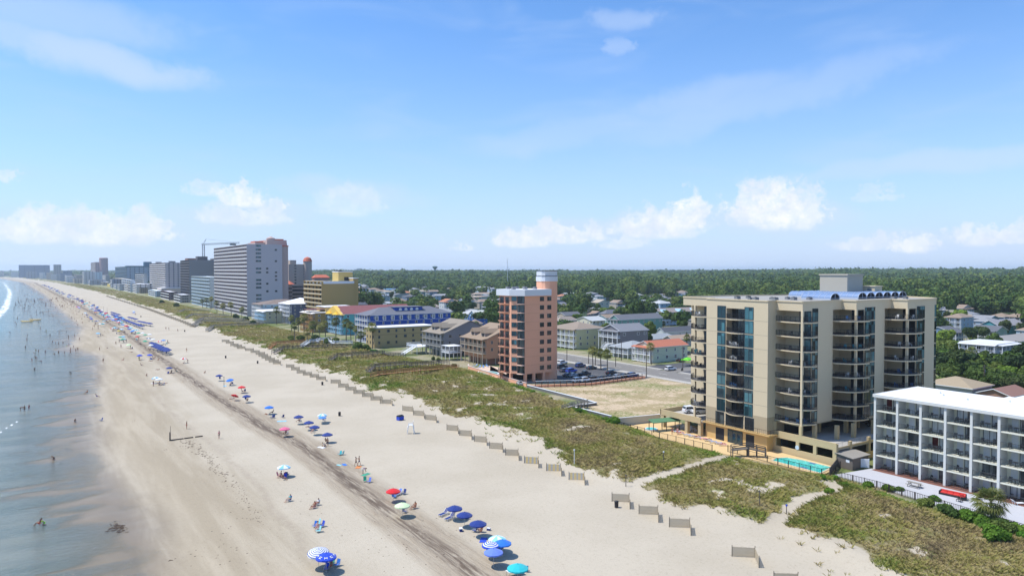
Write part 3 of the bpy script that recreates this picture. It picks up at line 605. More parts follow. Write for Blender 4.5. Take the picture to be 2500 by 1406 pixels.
# ------------------------------------------------------------------ hotels and apartment blocks along the coast
def slabwin(parent,zs,L,W_,style,side,g,wm_,n,inset=.9,wh=1.5,ww=1.4,skip=0):
    """grid of separate windows; side 'sea' (x=0 face) or 'south' (y=0 face); n per floor"""
    span=L if side=='sea' else W_
    for z in zs:
        for i in range(n):
            if skip and random.random()<skip: continue
            c=inset+(span-2*inset)*((i+.5)/n)-ww/2
            if side=='sea': window(parent,-.02,c,z+.8,ww,wh,'y',0,g=g,f=wm_)
            else: window(parent,c,-.02,z+.8,ww,wh,'x',0,g=g,f=wm_)
def block(name,label,cat,x,y,W_,L,H,nf,wall,roofm,sea='balc',south='blank',rail_m=None,bays=8,g=GLd,nsouth=2,rz=0,fins=True,base=0,par=.5,wfr=M_bronze,proj=1.4):
    """x,y = the seaward south corner; W_ inland depth, L length along the coast"""
    r=thing(name,label,cat,(x,y,0),rz); fh=(H-base)/nf; rail_m=rail_m or M_white
    mb=MB(); x0=proj if sea=='balc' else 0
    mb.box(x0,0,0,W_,L,H-par,0).box(x0,0,H-par-.001,W_,.3,H,0).box(x0,L-.3,H-par,W_,L,H,0).box(x0,.3,H-par,x0+.3,L-.3,H,0).box(W_-.3,.3,H-par,W_,L-.3,H,0)
    mb.box(x0+.3,.3,H-par,W_-.3,L-.3,H-par+.06,1)
    mb.build('wall',[wall,roofm],r)
    if sea=='balc':
        bm=MB().box(0,0,-.12,proj,L,.12,0).box(0,0,.12,.1,L,1.0,1).mesh('balcony_slab',[wall,rail_m])
        w1=win_mesh(L/bays-.5,fh-.6,'y',2,g=g,f=wfr,name='window_band')
        for f in range(nf):
            z=base+f*fh; ob('balcony',bm,r,(0,0,z+.1))
        per=max(1,math.ceil(nf*bays/96)); nb=0
        for f in range(nf):
            for i in range(bays):
                if nb<100: ob('window',w1,r,(x0-.02,i*L/bays+.25,base+f*fh+.25)); nb+=1
        if nb>=100 and nf*bays>100: # dark band behind the remaining balconies
            mb=MB()
            for f in range(nf):
                for i in range(bays):
                    if f*bays+i>=100: mb.box(x0-.05,i*L/bays+.3,base+f*fh+.3,x0,(i+1)*L/bays-.3,base+(f+1)*fh-.4,0)
            tag(mb.build('upper_window',[g],r),kind='stuff')
        if fins:
            for i in range(bays+1): MB().box(0.06,-.12,base,proj+.1,.12,H-.1,0).build('fin_wall',[wall],r,loc=(0,min(max(i*L/bays,.13),L-.13),0))
        MB().box(-.1,0,H-.35,proj+.3,L,H-.05,0).build('roof_edge',[wall],r)
    elif sea=='grid':
        slabwin(r,[base+f*fh for f in range(nf)],L,W_,0,'sea',g,wfr,bays,wh=fh*.62,ww=L/bays*.62)
    if south=='grid': slabwin(r,[base+f*fh for f in range(nf)],L,W_,0,'south',g,wfr,nsouth,wh=fh*.5,ww=min(1.8,W_/nsouth*.55),inset=2 if W_>8 else .5)
    return r
def unit(parent,x,y,z,sx,sy,sz,m=None,nm='rooftop_box'): return MB().box(0,0,0,sx,sy,sz,0).box(-.1,-.1,sz,sx+.1,sy+.1,sz+.15,0).build(nm,[m or M_unit],parent,loc=(x,y,z))
# big grey beachfront tower
M_lav=mat('lavender_grey_stucco',(.50,.46,.47),.85,.04,.4); M_red=mat('salmon_red_tile',(.56,.15,.085),.7,.08,2)
gt=block('grey_hotel_tower','very tall lavender grey hotel tower with white balcony rows and salmon red roof caps','hotel',134.7,591,28,132,58,19,M_lav,M_roofg,'balc','blank',mat('white_balcony_rail',(.56,.545,.53),.6,.03),bays=16,proj=2)
for z in [58/19*i for i in (0,2,3,4,5,7,8,9,11,12,14,15,16,17,18)]:
    window(gt,7.0,-.03,z+1,4.2,1.5,'x',2,g=GL)
for z in [58/19*i for i in (6,8,11,12)]: window(gt,15,-.03,z+1,1.8,1.5,'x',0,g=GLd)
for z in [58/19*i for i in (3,6,9,10,11,14,17)]: window(gt,22,-.03,z+1,1.8,1.5,'x',0,g=GLd)
mb=MB().box(10,14,0,36,40,60,0).box(18,8,57.5,34,36,62,0).lathe([(3.5,57.5),(3.5,63.5),(.5,65)],12,0,(22,12)).box(23,10,62,32,30,63,1).box(11,20,60,18,34,61.2,1)
mb.box(28,4,0,34,28,56.5,0).box(27.8,3.8,56.5,34.3,16,57.6,1)
mb.build('stepped_crown',[mat('rosy_taupe_stucco',(.50,.37,.33),.85,.04,.4),M_red],gt)
# beige twin behind
M_bei=mat('beige_pink_stucco',(.52,.42,.34),.85,.04,.5)
bt=block('beige_hotel_tower','beige hotel tower with a round red capped turret behind the grey tower','hotel',200,704,22,60,43,15,M_bei,M_roofg,'none','grid',nsouth=2)
MB().lathe([(4.2,0),(4.2,46),(4.6,46.1),(3,49),(.4,50)],14,0,(19,1)).lathe([(4.7,46),(3.2,49.2),(.4,50.4)],14,1,(19,1)).box(2,2,43,8,10,47,0).build('turret',[M_bei,M_red],bt)
# pink parking garage: a near-black core paints the shade of its open storeys
gr=thing('pink_parking_garage','pinkish parking garage with open dark storeys and red tiled roof caps','parking garage',(180,637,0)); M_pg=mat('pink_stucco',(.45,.30,.25),.85,.05,.5)
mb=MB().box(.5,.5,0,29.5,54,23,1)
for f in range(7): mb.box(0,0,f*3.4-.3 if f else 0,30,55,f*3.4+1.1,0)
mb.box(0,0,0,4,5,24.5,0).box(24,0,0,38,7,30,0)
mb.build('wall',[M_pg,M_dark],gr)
MB().prism([(23.5,-.5),(38.5,-.5),(38.5,7.5),(23.5,7.5)],30,30.4,0).add([(23.5,-.5,30.4),(38.5,-.5,30.4),(38.5,7.5,30.4),(23.5,7.5,30.4),(26,3.5,33),(36,3.5,33)],[(0,1,5,4),(1,2,5),(2,3,4,5),(3,0,4)],0).lathe([(5,24.5),(.5,27.5)],8,0,(2,2.5)).build('roof_cap',M_red,gr)
# gold brown block
M_gold=mat('gold_brown_stucco',(.42,.29,.105),.85,.05,.5,.1); M_yel=mat('yellow_stucco',(.55,.40,.13),.85,.05,.5)
gb=block('gold_brown_hotel','gold brown nine storey hotel with gridded balconies and a yellow rooftop block','hotel',150,454,22,38,29.8,10,M_gold,M_roofw,'balc','blank',mat('cream_rail',(.5,.42,.28),.7,.04),bays=5,proj=1.5,g=GLd)
MB().box(1.5,-.25,28.2,22.2,.0,29.9).box(1.3,-.2,28.2,1.6,38,29.9).build('roof_edge',M_roofw,gb)
mb=MB().box(15,10,29,25,22,35.8,0).box(14.8,9.8,35.8,25.2,22.2,36.3,1).box(15,14,36.3,19,18,37,2).box(19,9.9,30,22,10,32.5,2); mb.build('rooftop_block',[M_yel,M_roofw,M_dark],gb)
MB().box(22,1,0,25.5,9,31.5,0).box(21.8,.8,31.5,25.7,9.2,32,1).build('stair_tower',[M_gold,M_roofw],gb)
# white and pale blue hotel with square grid
M_wb=mat('pale_blue_white_stucco',(.56,.62,.62),.8,.04,.5); 
wb=block('pale_grid_hotel','pale blue white hotel with a square grid of balconies beside the grey tower','hotel',135,747,16,105,30.5,9,M_wb,M_roofw,'balc','grid',mat('pale_blue_rail',(.35,.45,.52),.7,.03),bays=11,proj=1.6,nsouth=1)
# dark towers and crane
M_dk=mat('dark_slate_facade',(.10,.095,.105),.7,.06,.5); M_gc=mat('grey_concrete_facade',(.22,.215,.22),.85,.05,.5)
dt=block('dark_glass_tower','dark glass and grey concrete tower with boxy roof blocks','hotel',150,960,30,70,50,15,M_gc,M_roofg,'balc','blank',M_dk,bays=6,proj=2,g=glass('blue_black_glass',(.02,.035,.07),(.05,.08,.14),.6))
unit(dt,12,14,50,12,14,4.5,M_dk); unit(dt,5,44,50,10,20,2.5,mat('rust_roof_box',(.22,.12,.10),.8,.1)); MB().box(30,0,0,39,30,52,0).box(33,-6,0,42,0,51,0).build('rear_wing',[M_dk],dt)
pt2=block('pinkish_white_hotel','long pinkish white hotel with balcony stacks and small windows beyond the dark tower','hotel',145,1132,34,185,48.2,15,mat('pinkish_white_stucco',(.48,.42,.42),.85,.04,.5),M_roofg,'balc','grid',M_white,bays=9,proj=2,nsouth=5,g=glass('blue_black_glass'))
for x,y in((8,20),(14,60),(20,110),(6,150)): unit(pt2,x,y,48,8,9,2.5)
MB().box(-6,-4,0,20,40,11,0).box(-6.2,-4.2,11,20.2,40.2,11.6,1).build('podium',[M_bei,M_roofw],pt2)
cr=thing('tower_crane','grey lattice tower crane rising behind the dark tower','crane',(160,1000,0))
Yc=cY(497,170,50); cr.location=(170,Yc,0); zc=zAt(597,170,Yc)
def lattice(mb,p,q,w_,n,t=.25):
    p=Vector(p);q=Vector(q); d=(q-p); u=Vector((0,0,1)) if abs(d.normalized().z)<.9 else Vector((1,0,0)); a=d.cross(u).normalized()*w_/2; b=a.cross(d).normalized()*w_/2
    cs=[a+b,a-b,-a-b,-a+b]
    for c in cs: mb.bar(p+c,q+c,t,t)
    for i in range(n):
        for j in range(4): mb.bar(p+d*i/n+cs[j],p+d*(i+1)/n+cs[(j+1)%4],t*.6,t*.6)
    return mb
M_cr=mat('grey_crane_steel',(.30,.31,.33),.6,.05)
lattice(MB(),(0,0,0),(0,0,zc),2.6,26,.4).build('mast',M_cr,cr); lattice(MB(),(-2,0,zc),(38,-28,zc+2),1.6,20,.3).build('jib',M_cr,cr)
MB().box(28,-23,zc-1,35,-19,zc+1.5).build('counterweight',M_unit,cr); MB().bar((0,0,zc),(3,-2,zc+7),.4).bar((3,-2,zc+7),(34,-25,zc+2.5),.15).bar((3,-2,zc+7),(-2,0,zc+.5),.15).build('tie_frame',M_cr,cr)
# teal topped hotel, red towers, far blocks
M_tb=mat('teal_blue_trim',(.05,.14,.20),.6,.05)
tl=block('teal_roof_hotel','blue and white hotel with a teal roofline far up the beach','hotel',cX(310,1866,20),1866,70,330,46,13,mat('blue_grey_facade',(.30,.36,.42),.8,.04),M_tb,'balc','grid',M_tb,bays=9,proj=3,nsouth=7,g=GLd)
unit(tl,38,20,46,16,20,11,M_tb); MB().box(-1,-1,44.5,71,40,47.5).build('roof_band',M_tb,tl)
def farblock(name,label,pxl,pxc,pxr,X_,pyt,nf,wall,**kw):
    y=cY(pxc,X_,10) if X_<1000 else X_; X_=X_ if X_<1000 else cX(pxc,y,10); H_=zAt(pyt,X_,y); W_=cX(pxr,y,10)-X_; L=max(15,min(300,cY(pxl,X_,10)-y)) if pxl>115 and y<3600 else 40; return block(name,label,'hotel',X_,y,W_,L,H_,nf,wall,M_roofg,**kw)
M_rt=mat('dusty_rose_facade',(.36,.235,.225),.8,.05,.3)
rt=farblock('rose_tower','dusty rose hotel tower with a taller round corner far up the coast',208,233,248,150,640,18,M_rt,sea='balc',bays=5,proj=3,south='grid',nsouth=3)
MB().lathe([(14,0),(14,80),(12,82)],16,0,(26,2)).build('round_corner',M_rt,rt)
FB=[('white_slab_hotel','white banded mid rise hotel below the rose tower',205,222,250,130,664,9,(.55,.60,.62),'balc',4),
('tan_slab_hotel','tan mid rise hotel between the rose tower and the teal roofed hotel',250,258,268,160,672,9,(.36,.32,.29),'balc',3),
('grey_slab_hotel','grey banded mid rise hotel just left of the pinkish hotel',330,352,360,140,668,9,(.30,.33,.34),'balc',5),
('cream_stepped_hotel','cream stepped hotel in front of the teal roofed hotel',276,300,322,135,681,5,(.42,.38,.28),'balc',4),
('blue_white_lowrise','low blue and white hotel with a white roof near the dunes',297,318,330,120,684,5,(.50,.56,.62),'balc',4),
('slate_far_hotel','long slate blue hotel block at the far left end of the skyline',43,46,122,4300,647,13,(.16,.20,.28),'balc',5),
('taupe_far_tower','taupe far tower with a slanted top right of the slate blue hotel',125,131,150,3900,646,14,(.30,.28,.27),'none',4),
('blue_far_lowrise','dark blue low hotel between the taupe tower and the rose tower',150,154,176,3400,661,7,(.14,.19,.27),'balc',3),
('white_far_lowrise','small white far hotel in front of the slate blue hotel',92,96,105,3500,666,6,(.6,.6,.6),'balc',3),
('grey_far_lowrise','grey low hotel at the foot of the taupe tower',60,64,90,3700,663,6,(.28,.31,.35),'balc',3),
('white_roof_lowrise','low far building with a bright white roof beside the dunes',158,162,180,2500,675,3,(.55,.58,.6),'balc',3),
('sand_far_lowrise','low sand coloured far building right of the white roofed one',181,186,205,2500,671,4,(.38,.36,.33),'balc',3)]
FB=[r for r in FB]
for nm,lb,a,b_,c_,X_,t_,nf,col,sea,bays in FB:
    X2=X_
    farblock(nm,lb,a,b_,c_,X2,t_,nf,mat(nm+'_stucco',col,.85,.05,.3),sea=sea,bays=bays,proj=2.5,south='grid' if c_-b_>12 else 'blank',nsouth=3)
# low rise buildings between the far hotels and the dunes (362-520 px)
for nm,lb,a,b_,c_,X_,t_,nf,col,sea,bays in [
 ('blue_guesthouse','pale blue three storey guesthouse with a white roof near the dunes',362,379,395,128,710,3,(.45,.55,.6),'balc',4),
 ('maroon_guesthouse','dark maroon balconied guesthouse between the pale blue and grey ones',392,412,428,128,713,3,(.14,.10,.11),'balc',4),
 ('grey_flat_guesthouse','plain grey guesthouse with a white flat roof left of the pale grid hotel',424,440,465,128,720,3,(.30,.285,.27),'balc',3),
 ('yellow_guesthouse','small yellow guesthouse near the dunes far along the beach',262,268,275,120,694,3,(.6,.45,.1),'none',2),
 ('tan_flat_guesthouse','low tan guesthouse with a pale flat roof below the teal roofed hotel',238,250,268,118,689,2,(.40,.38,.34),'balc',3),
 ('olive_guesthouse','low olive guesthouse in the shrubs left of the pinkish hotel',325,340,360,126,702,3,(.25,.23,.18),'balc',3)]:
    y=cY(b_,X_,4); H_=zAt(t_,X_,y); H_=max(6,H_); block(nm,lb,'guesthouse',X_,y,max(10,cX(c_,y,5)-X_),max(14,cY(a,X_,5)-y),H_,nf,mat(nm+'_wall',col,.85,.05,.4),M_roofw,sea=sea,bays=bays,proj=1.5,south='grid',nsouth=3)

NTG='far mid rise hotels along the curving coast'
g_=random.Random(12)
for i,y in enumerate([1290,1390,1480,1600,1720,2080,2230,2380,2520,2680,2830,3000,3180,3380,3600,3850,4100,4400,4700,5000]):
    X_=float(np.interp(y,YV_,XV_))+g_.uniform(38,60); H_=g_.choice([10,13,16,22,28,34]) if y>1900 else g_.choice([9,12,15,18]); nf=max(3,int(H_/3)); cl=g_.choice([(.42,.45,.48),(.52,.52,.52),(.36,.33,.30),(.22,.26,.33),(.46,.40,.34),(.30,.33,.36)])
    block('far_hotel','far '+('low' if H_<17 else 'mid rise')+' hotel in the hazy row along the curving coast','hotel',X_,y,g_.uniform(18,38),g_.uniform(40,75),H_,nf,mat('far_stucco_%d'%(i%6),cl,.85,.05,.3),M_roofw if g_.random()<.5 else M_roofg,sea='balc' if g_.random()<.8 else 'grid',bays=5,proj=2,south='grid' if y<2600 else 'blank',nsouth=3)['group']=('far low' if H_<17 else 'far mid rise')+' hotels along the curving coast'
# ------------------------------------------------------------------ houses
RM={}
def shingle(col):
    nm='shingle_%02d_%02d_%02d'%tuple(int(c*99) for c in col)
    return mat(nm,col,.9,.12,2.5,.2)
def siding(col): return mat('siding_%02d_%02d_%02d'%tuple(int(c*99) for c in col),col,.75,.05,1,.05)
M_trim=mat('white_trim',(.72,.73,.74),.6,.04,2)
HW=glass('house_window_glass',(.03,.035,.045),(.16,.19,.21),.65,sc=(.7,.7,.4))
def roofmesh(kind,w,d,h,rh,ov=.5):
    mb=MB(); x0,y0,x1,y1=-ov,-ov,w+ov,d+ov; z=h; t=.22
    if kind=='hip':
        m_=min(x1-x0,y1-y0)/2
        if (x1-x0)>=(y1-y0): a=(x0+m_,(y0+y1)/2,z+rh); b=(x1-m_,(y0+y1)/2,z+rh)
        else: a=((x0+x1)/2,y0+m_,z+rh); b=((x0+x1)/2,y1-m_,z+rh)
        vs=[(x0,y0,z),(x1,y0,z),(x1,y1,z),(x0,y1,z),a,b]
        fs=[(0,1,5,4),(1,2,5),(2,3,4,5),(3,0,4)] if (x1-x0)>=(y1-y0) else [(0,1,4),(1,2,5,4),(2,3,5),(3,0,4,5)]
        mb.add(vs,fs,0); mb.box(x0,y0,z-t,x1,y1,z-.001,1)
    elif kind=='gx':
        ym=(y0+y1)/2
        mb.add([(x0,y0,z),(x1,y0,z),(x1,ym,z+rh),(x0,ym,z+rh),(x0,y1,z),(x1,y1,z),(x0,y0,z-t),(x1,y0,z-t),(x1,ym,z+rh-t),(x0,ym,z+rh-t),(x0,y1,z-t),(x1,y1,z-t)],
          [(0,1,2,3),(3,2,5,4)],0); mb.add(mb.v[-12:],[(6,9,8,7),(9,10,11,8),(0,6,7,1),(4,5,11,10),(0,3,9,6),(3,4,10,9),(1,7,8,2),(2,8,11,5)],1)
    elif kind=='gy':
        xm=(x0+x1)/2
        mb.add([(x0,y0,z),(x0,y1,z),(xm,y1,z+rh),(xm,y0,z+rh),(x1,y0,z),(x1,y1,z),(x0,y0,z-t),(x0,y1,z-t),(xm,y1,z+rh-t),(xm,y0,z+rh-t),(x1,y0,z-t),(x1,y1,z-t)],
          [(0,3,2,1),(3,4,5,2)],0); mb.add(mb.v[-12:],[(6,7,8,9),(9,8,11,10),(0,1,7,6),(4,10,11,5),(0,6,9,3),(3,9,10,4),(1,2,8,7),(2,5,11,8)],1)
    else: mb.box(x0,y0,z,x1,y1,z+.35,0)
    return mb
def house(name,label,pl,pc,pr,pe,h,roof,wall,roofc,nst=2,rh=2.2,porch='',stilt=False,at=None,d=None,w_=None,trim=None,cat='house',base=None,low=None,extra=None,rail_m=None):
    x,y=at if at else G(pc,pe,h)
    w=w_ if w_ else max(6,min(45,cX(pr,y,h)-x)); d=d if d else max(6,min(26,cY(pl,x,h)-y))
    r=thing(name,label,cat,(x,y,0)); wm=siding(wall); rm=shingle(roofc); trim=trim or M_trim; rail_m=rail_m or trim
    fh=2.75; z0=(h-nst*fh) if base is None else base
    if stilt: z0=max(z0,2.5)
    mb=MB()
    ns2=nst
    mb.box(0,0,z0 if z0>1.2 else 0,w,d,h-.22,0)
    if roof=='gx': mb.add([(0.01,0,h-.22),(0.01,d,h-.22),(0.01,d/2,h-.25+rh*d/(d+1)),(w-.01,0,h-.22),(w-.01,d,h-.22),(w-.01,d/2,h-.25+rh*d/(d+1))],[(0,2,1),(3,4,5)],0)
    if roof=='gy': mb.add([(0,0.01,h-.22),(w,0.01,h-.22),(w/2,0.01,h-.25+rh*w/(w+1)),(0,d-.01,h-.22),(w,d-.01,h-.22),(w/2,d-.01,h-.25+rh*w/(w+1))],[(0,1,2),(3,5,4)],0)
    mb.build('wall',[wm],r)
    if z0>1.2:
        if stilt: MB().box(2.2,1.5,0,w-.5,d-1.5,z0,0).build('ground_storey',siding(low or (.30,.28,.25)),r)
        nx=max(2,round(w/4)); ny=max(2,round(d/4))
        if stilt:
            pm_=MB().box(-.15,-.15,0,.15,.15,z0).mesh('stilt',[trim])
            for j in range(ny+1): ob('stilt',pm_,r,(.2,.2+(d-.4)*j/ny,0))
            for j in range(1,nx+1): ob('stilt',pm_,r,(.2+(w-.4)*j/nx,.2,0))
        else: MB().box(.05,.05,0,w-.05,d-.05,z0,0).build('ground_storey',siding(low or wall),r)
    roofmesh(roof,w,d,h,rh).build('roof',[rm,trim],r)
    nS=max(1,int(w/4.2)); nW=max(1,int(d/3.4)); zs=[h-.3-fh*(i+1) for i in range(int((h-.3-(z0 if z0>1.2 else 0))/fh))]
    for z in zs:
        for i in range(nS):
            if random.random()<.92: window(r,w*(i+.5)/nS-.5,-.02,z+.9,random.choice([1.0,1.0,1.5]),1.35,'x',0,1,g=HW,f=trim,fr=.12)
        for i in range(nW):
            if 'W' in porch: window(r,-.02,d*(i+.5)/nW-.8,z+.15,1.6,2.0,'y',1,0,g=HW,f=trim,name='patio_door')
            else: window(r,-.02,d*(i+.5)/nW-.5,z+.9,1.0,1.35,'y',0,1,g=HW,f=trim,fr=.12)
    pd=1.9
    for sd_ in porch:
        for z in zs+([z0] if z0>1.2 and not zs else []):
            if sd_=='W':
                mb=MB().box(-pd,0,z-.15,-.03,d,z+.02,0); rail(mb,[(-.1,.08),(-pd+.08,.08),(-pd+.08,d-.08),(-.1,d-.08)],z,1.0,.3,0,.09,.05); mb.build('porch_deck',[rail_m],r)
            else:
                mb=MB().box(0,-pd,z-.15,w,-.03,z+.02,0); rail(mb,[(.08,-.1),(.08,-pd+.08),(w-.08,-pd+.08),(w-.08,-.1)],z,1.0,.3,0,.09,.05); mb.build('porch_deck',[rail_m],r)
        if sd_=='W':
            nn=max(2,round(d/3.2)); pm_=MB().box(-.11,-.11,0,.11,.11,h-.25).mesh('porch_post',[rail_m])
            for j in range(nn+1): ob('porch_post',pm_,r,(-pd+.12,.12+(d-.24)*j/nn,0))
            MB().add([(-pd-.3,-.3,h-.25),(-pd-.3,d+.3,h-.25),(.0,d+.3,h+.25),(.0,-.3,h+.25),(-pd-.3,-.3,h-.4),(-pd-.3,d+.3,h-.4),(.0,d+.3,h-.4),(.0,-.3,h-.4)],[(0,3,2,1),(4,5,6,7),(0,1,5,4),(0,4,7,3),(1,2,6,5)],0).build('porch_roof',[rm],r)
        else:
            nn=max(2,round(w/3.2)); pm_=MB().box(-.11,-.11,0,.11,.11,h-.25).mesh('porch_post',[rail_m])
            for j in range(nn+1): ob('porch_post',pm_,r,(.12+(w-.24)*j/nn,-pd+.12,0))
            MB().add([(-.3,-pd-.3,h-.25),(w+.3,-pd-.3,h-.25),(w+.3,0,h+.25),(-.3,0,h+.25),(-.3,-pd-.3,h-.4),(w+.3,-pd-.3,h-.4),(w+.3,0,h-.4),(-.3,0,h-.4)],[(0,1,2,3),(4,7,6,5),(0,4,5,1),(0,3,7,4),(1,5,6,2)],0).build('porch_roof',[rm],r)
    r['w']=w; r['d']=d
    return r
W_=(.66,.67,.68); BR=(.27,.215,.165); GY=(.20,.205,.22); DG=(.10,.105,.12); LB=(.42,.55,.66); TN=(.50,.42,.30); LG=(.42,.43,.44)
# beachfront row
v1=house('gabled_beach_house','large grey gabled beach house with two seaward dormers and arched porches',1038,1085,1170,0,10.3,'gy',(.235,.235,.25),(.27,.23,.18),3,5.0,'W',True,at=(141.8,268.3),w_=25,d=17.5,trim=mat('grey_tan_trim',(.36,.35,.32),.7,.05),low=(.12,.14,.13))
v2=house('gabled_beach_house','large salmon brown gabled beach house with two seaward dormers beside the salmon tower',1138,1188,1240,0,10.3,'gy',(.50,.27,.16),(.29,.215,.15),3,5.0,'W',True,at=(143.2,236.1),w_=25,d=17.5,trim=mat('tan_trim_paint',(.40,.34,.26),.7,.05),low=(.30,.15,.10))
for r,wc,rc in((v1,(.25,.24,.24),(.27,.23,.18)),(v2,(.36,.30,.26),(.29,.215,.15))):
    for yy in (4.2,12.2):
        MB().box(1.0,-1.5,10.2,5.5,1.5,12.4,0).add([(.6,-1.9,12.3),(.6,1.9,12.3),(.6,0,13.9),(9.5,-1.9,12.3),(9.5,1.9,12.3),(9.5,0,13.9)],[(0,2,1),(0,3,5,2),(1,2,5,4),(0,1,4,3)],1).box(.96,-.7,10.9,1.0,.7,12.1,2).build('dormer',[siding(wc),shingle(rc),HW],r,loc=(0,yy,0))
tm=house('tan_motel','tan three storey motel with a white flat roof and two rows of air conditioned windows',905,915,1042,0,9.4,'flat',(.42,.315,.15),(.70,.69,.66),3,1,'',at=(130.6,317.6),w_=31,d=11,cat='motel',trim=mat('dark_window_trim',(.12,.12,.10),.6,.05))
MB().box(-.03,-.05,6.1,31.03,0,6.35).build('trim_band',siding((.30,.22,.11)),tm)
nb=house('navy_inn','royal blue inn with white arched windows, a grey hip roof and a porthole cupola',893,921,1062,0,14.2,'hip',(.012,.07,.36),(.15,.155,.18),5,3.4,'W',at=(138,341),w_=46,d=17,cat='inn',trim=M_trim)
MB().box(15,4,15,31,12,17.6,0).box(14.4,3.4,17.6,31.6,12.6,17.8,1).build('cupola',[siding((.012,.07,.36)),shingle((.15,.155,.18))],nb)
for i in range(4): o=MB().lathe([(.55,0),(.85,0),(.85,.12),(.55,.12)],16).build('porthole',M_trim,nb,loc=(18.2+i*3.2,3.98,16.4)); o.rotation_euler=(R(90),0,0)
for i in range(9): window(nb,2.0+i*4.7+(0 if i else .5),-.05,11.35,1.7,2.3,'x',0,1,g=HW,f=M_trim,fr=.34,name='arched_window')
MB().box(-.04,-.06,8.1,46,0,8.4).box(-.04,-.06,11.0,46,0,11.15).build('trim_band',M_trim,nb)
te=house('teal_inn','bright teal inn with a maroon roof and yellow beachfront gable',804,840,893,0,12,'gx',(.14,.48,.48),(.22,.085,.085),4,4.2,'W',at=(142.4,391.8),w_=44,d=24,cat='inn',rail_m=mat('pale_sky_blue_paint',(.40,.58,.72),.6,.04))
MB().add([(-2.4,-1,11.6),(-2.4,25,11.6),(-2.3,12,16.4),(0.2,-1,11.6),(.2,25,11.6),(.2,12,16.4)],[(0,2,1),(0,3,5,2),(1,2,5,4)],0).build('yellow_gable',siding((.72,.48,.10)),te)
for yy in(5,16): MB().lathe([(2.6,0),(.1,1.6)],4).build('yellow_awning',siding((.75,.48,.04)),te,loc=(-3,yy,11.6))
ga=house('golden_apartments','golden brown apartment building with curved dark balconies and a maroon canopy roof',744,771,806,0,11.5,'flat',(.40,.265,.09),(.66,.62,.56),4,1,'W',at=(133.8,416.6),w_=22,d=24,cat='apartment building',rail_m=mat('dark_orange_frame',(.42,.25,.09),.7,.05))
MB().box(8,5,11.8,26,22,14.6,0).box(7.6,4.6,14.6,26.4,22.4,14.9,1).box(-2,6,13.2,8,16,13.5,2).bar((-1.7,6.3,11.5),(-1.7,6.3,13.2),.2).bar((-1.7,15.7,11.5),(-1.7,15.7,13.2),.2).build('roof_storey',[siding((.55,.40,.15)),M_roofw,siding((.18,.07,.07))],ga)
house('blue_white_apartments','navy and grey apartment house with a bright white hip roof and seaward glass porches',686,713,750,0,14,'hip',(.09,.115,.20),(.72,.73,.76),4,3.6,'W',at=(140.8,488.6),w_=21,d=26,cat='apartment building',low=(.09,.115,.20))
house('low_cream_motel','low cream motel with a white flat roof and pale blue balconies near the palms',630,650,687,0,8.4,'flat',(.50,.47,.34),(.72,.72,.72),3,1,'W',at=(128,506),w_=22,d=24,cat='motel',rail_m=mat('pale_sky_blue_paint'  ,(.40,.58,.72)))
house('brown_roof_lodge','pale blue lodge with a brown hip roof beside the grey tower',640,660,700,0,12,'hip',(.33,.45,.50),(.22,.17,.14),4,3,'W',at=(133,535),w_=34,d=26,cat='lodge')
# inland side of the boulevard and the neighbourhood
A=house('yellow_beach_house','pale yellow three storey house with a brown hip roof and white balconies',1345,1409,1469,797,9.4,'hip',(.60,.56,.33),BR,3,2.6,'W',at=(207.5,260.8),w_=17.5,d=20)
B=house('grey_gabled_house','grey shingled gabled house on stilts with long white beach stairs',1455,1508,1558,808,9.6,'gx',(.20,.19,.20),GY,2,2.8,'W',True,at=(216,240),w_=17,d=13)
mb=MB(); 
for i in range(16): mb.box(-5.2-i*.3,2+0,4.0-i*.25,-4.9-i*.3,4,4.1-i*.25,0)
mb.bar((-5,2,4.9),(-9.8,2,.9),.1,.12).bar((-5,4,4.9),(-9.8,4,.9),.1,.12).bar((-5,2,3.9),(-9.8,2,0),.12,.3).bar((-5,4,3.9),(-9.8,4,0),.12,.3).box(-5,1.9,3.85,-1.8,4.1,4.05); mb.build('beach_stairs',M_trim,B)
C=house('wraparound_porch_house','grey roofed cottage with a white wraparound porch left of the red roofed house',1500,1537,1560,857,4.6,'hip',(.36,.38,.38),(.30,.32,.33),1,2.2,'WS',at=(205,221),w_=13,d=12)
D=house('red_roof_house','pale yellow house with a terracotta red gabled roof and raised porch by the boulevard',1550,1599,1656,850,6.2,'gx',(.58,.60,.46),(.42,.15,.09),2,2.2,'W',at=(203,206),w_=19.5,d=10.5,low=(.58,.60,.46))
E_=house('green_wing_house','sea green two storey house with a long slate roof and white arched porch',1488,1512,1617,781,8.2,'gx',(.16,.33,.28),(.15,.155,.17),2,2.8,'W',low=(.16,.33,.28))
F_=house('townhouse_row','white and blue townhouse row with three little gables and balconies',1604,1612,1720,762,9.2,'gx',(.38,.50,.60),(.26,.22,.20),3,2.2,'S',d=11)
for i in range(3): MB().add([(-.3,-2.3,9),(4.3,-2.3,9),(2,-2.3,11),(-.3,3,9),(4.3,3,9),(2,3,11)],[(0,1,2),(0,2,5,3),(1,4,5,2)],0).build('front_gable',siding((.30,.45,.55)),F_,loc=(1+i*F_['w']/3,0,0))
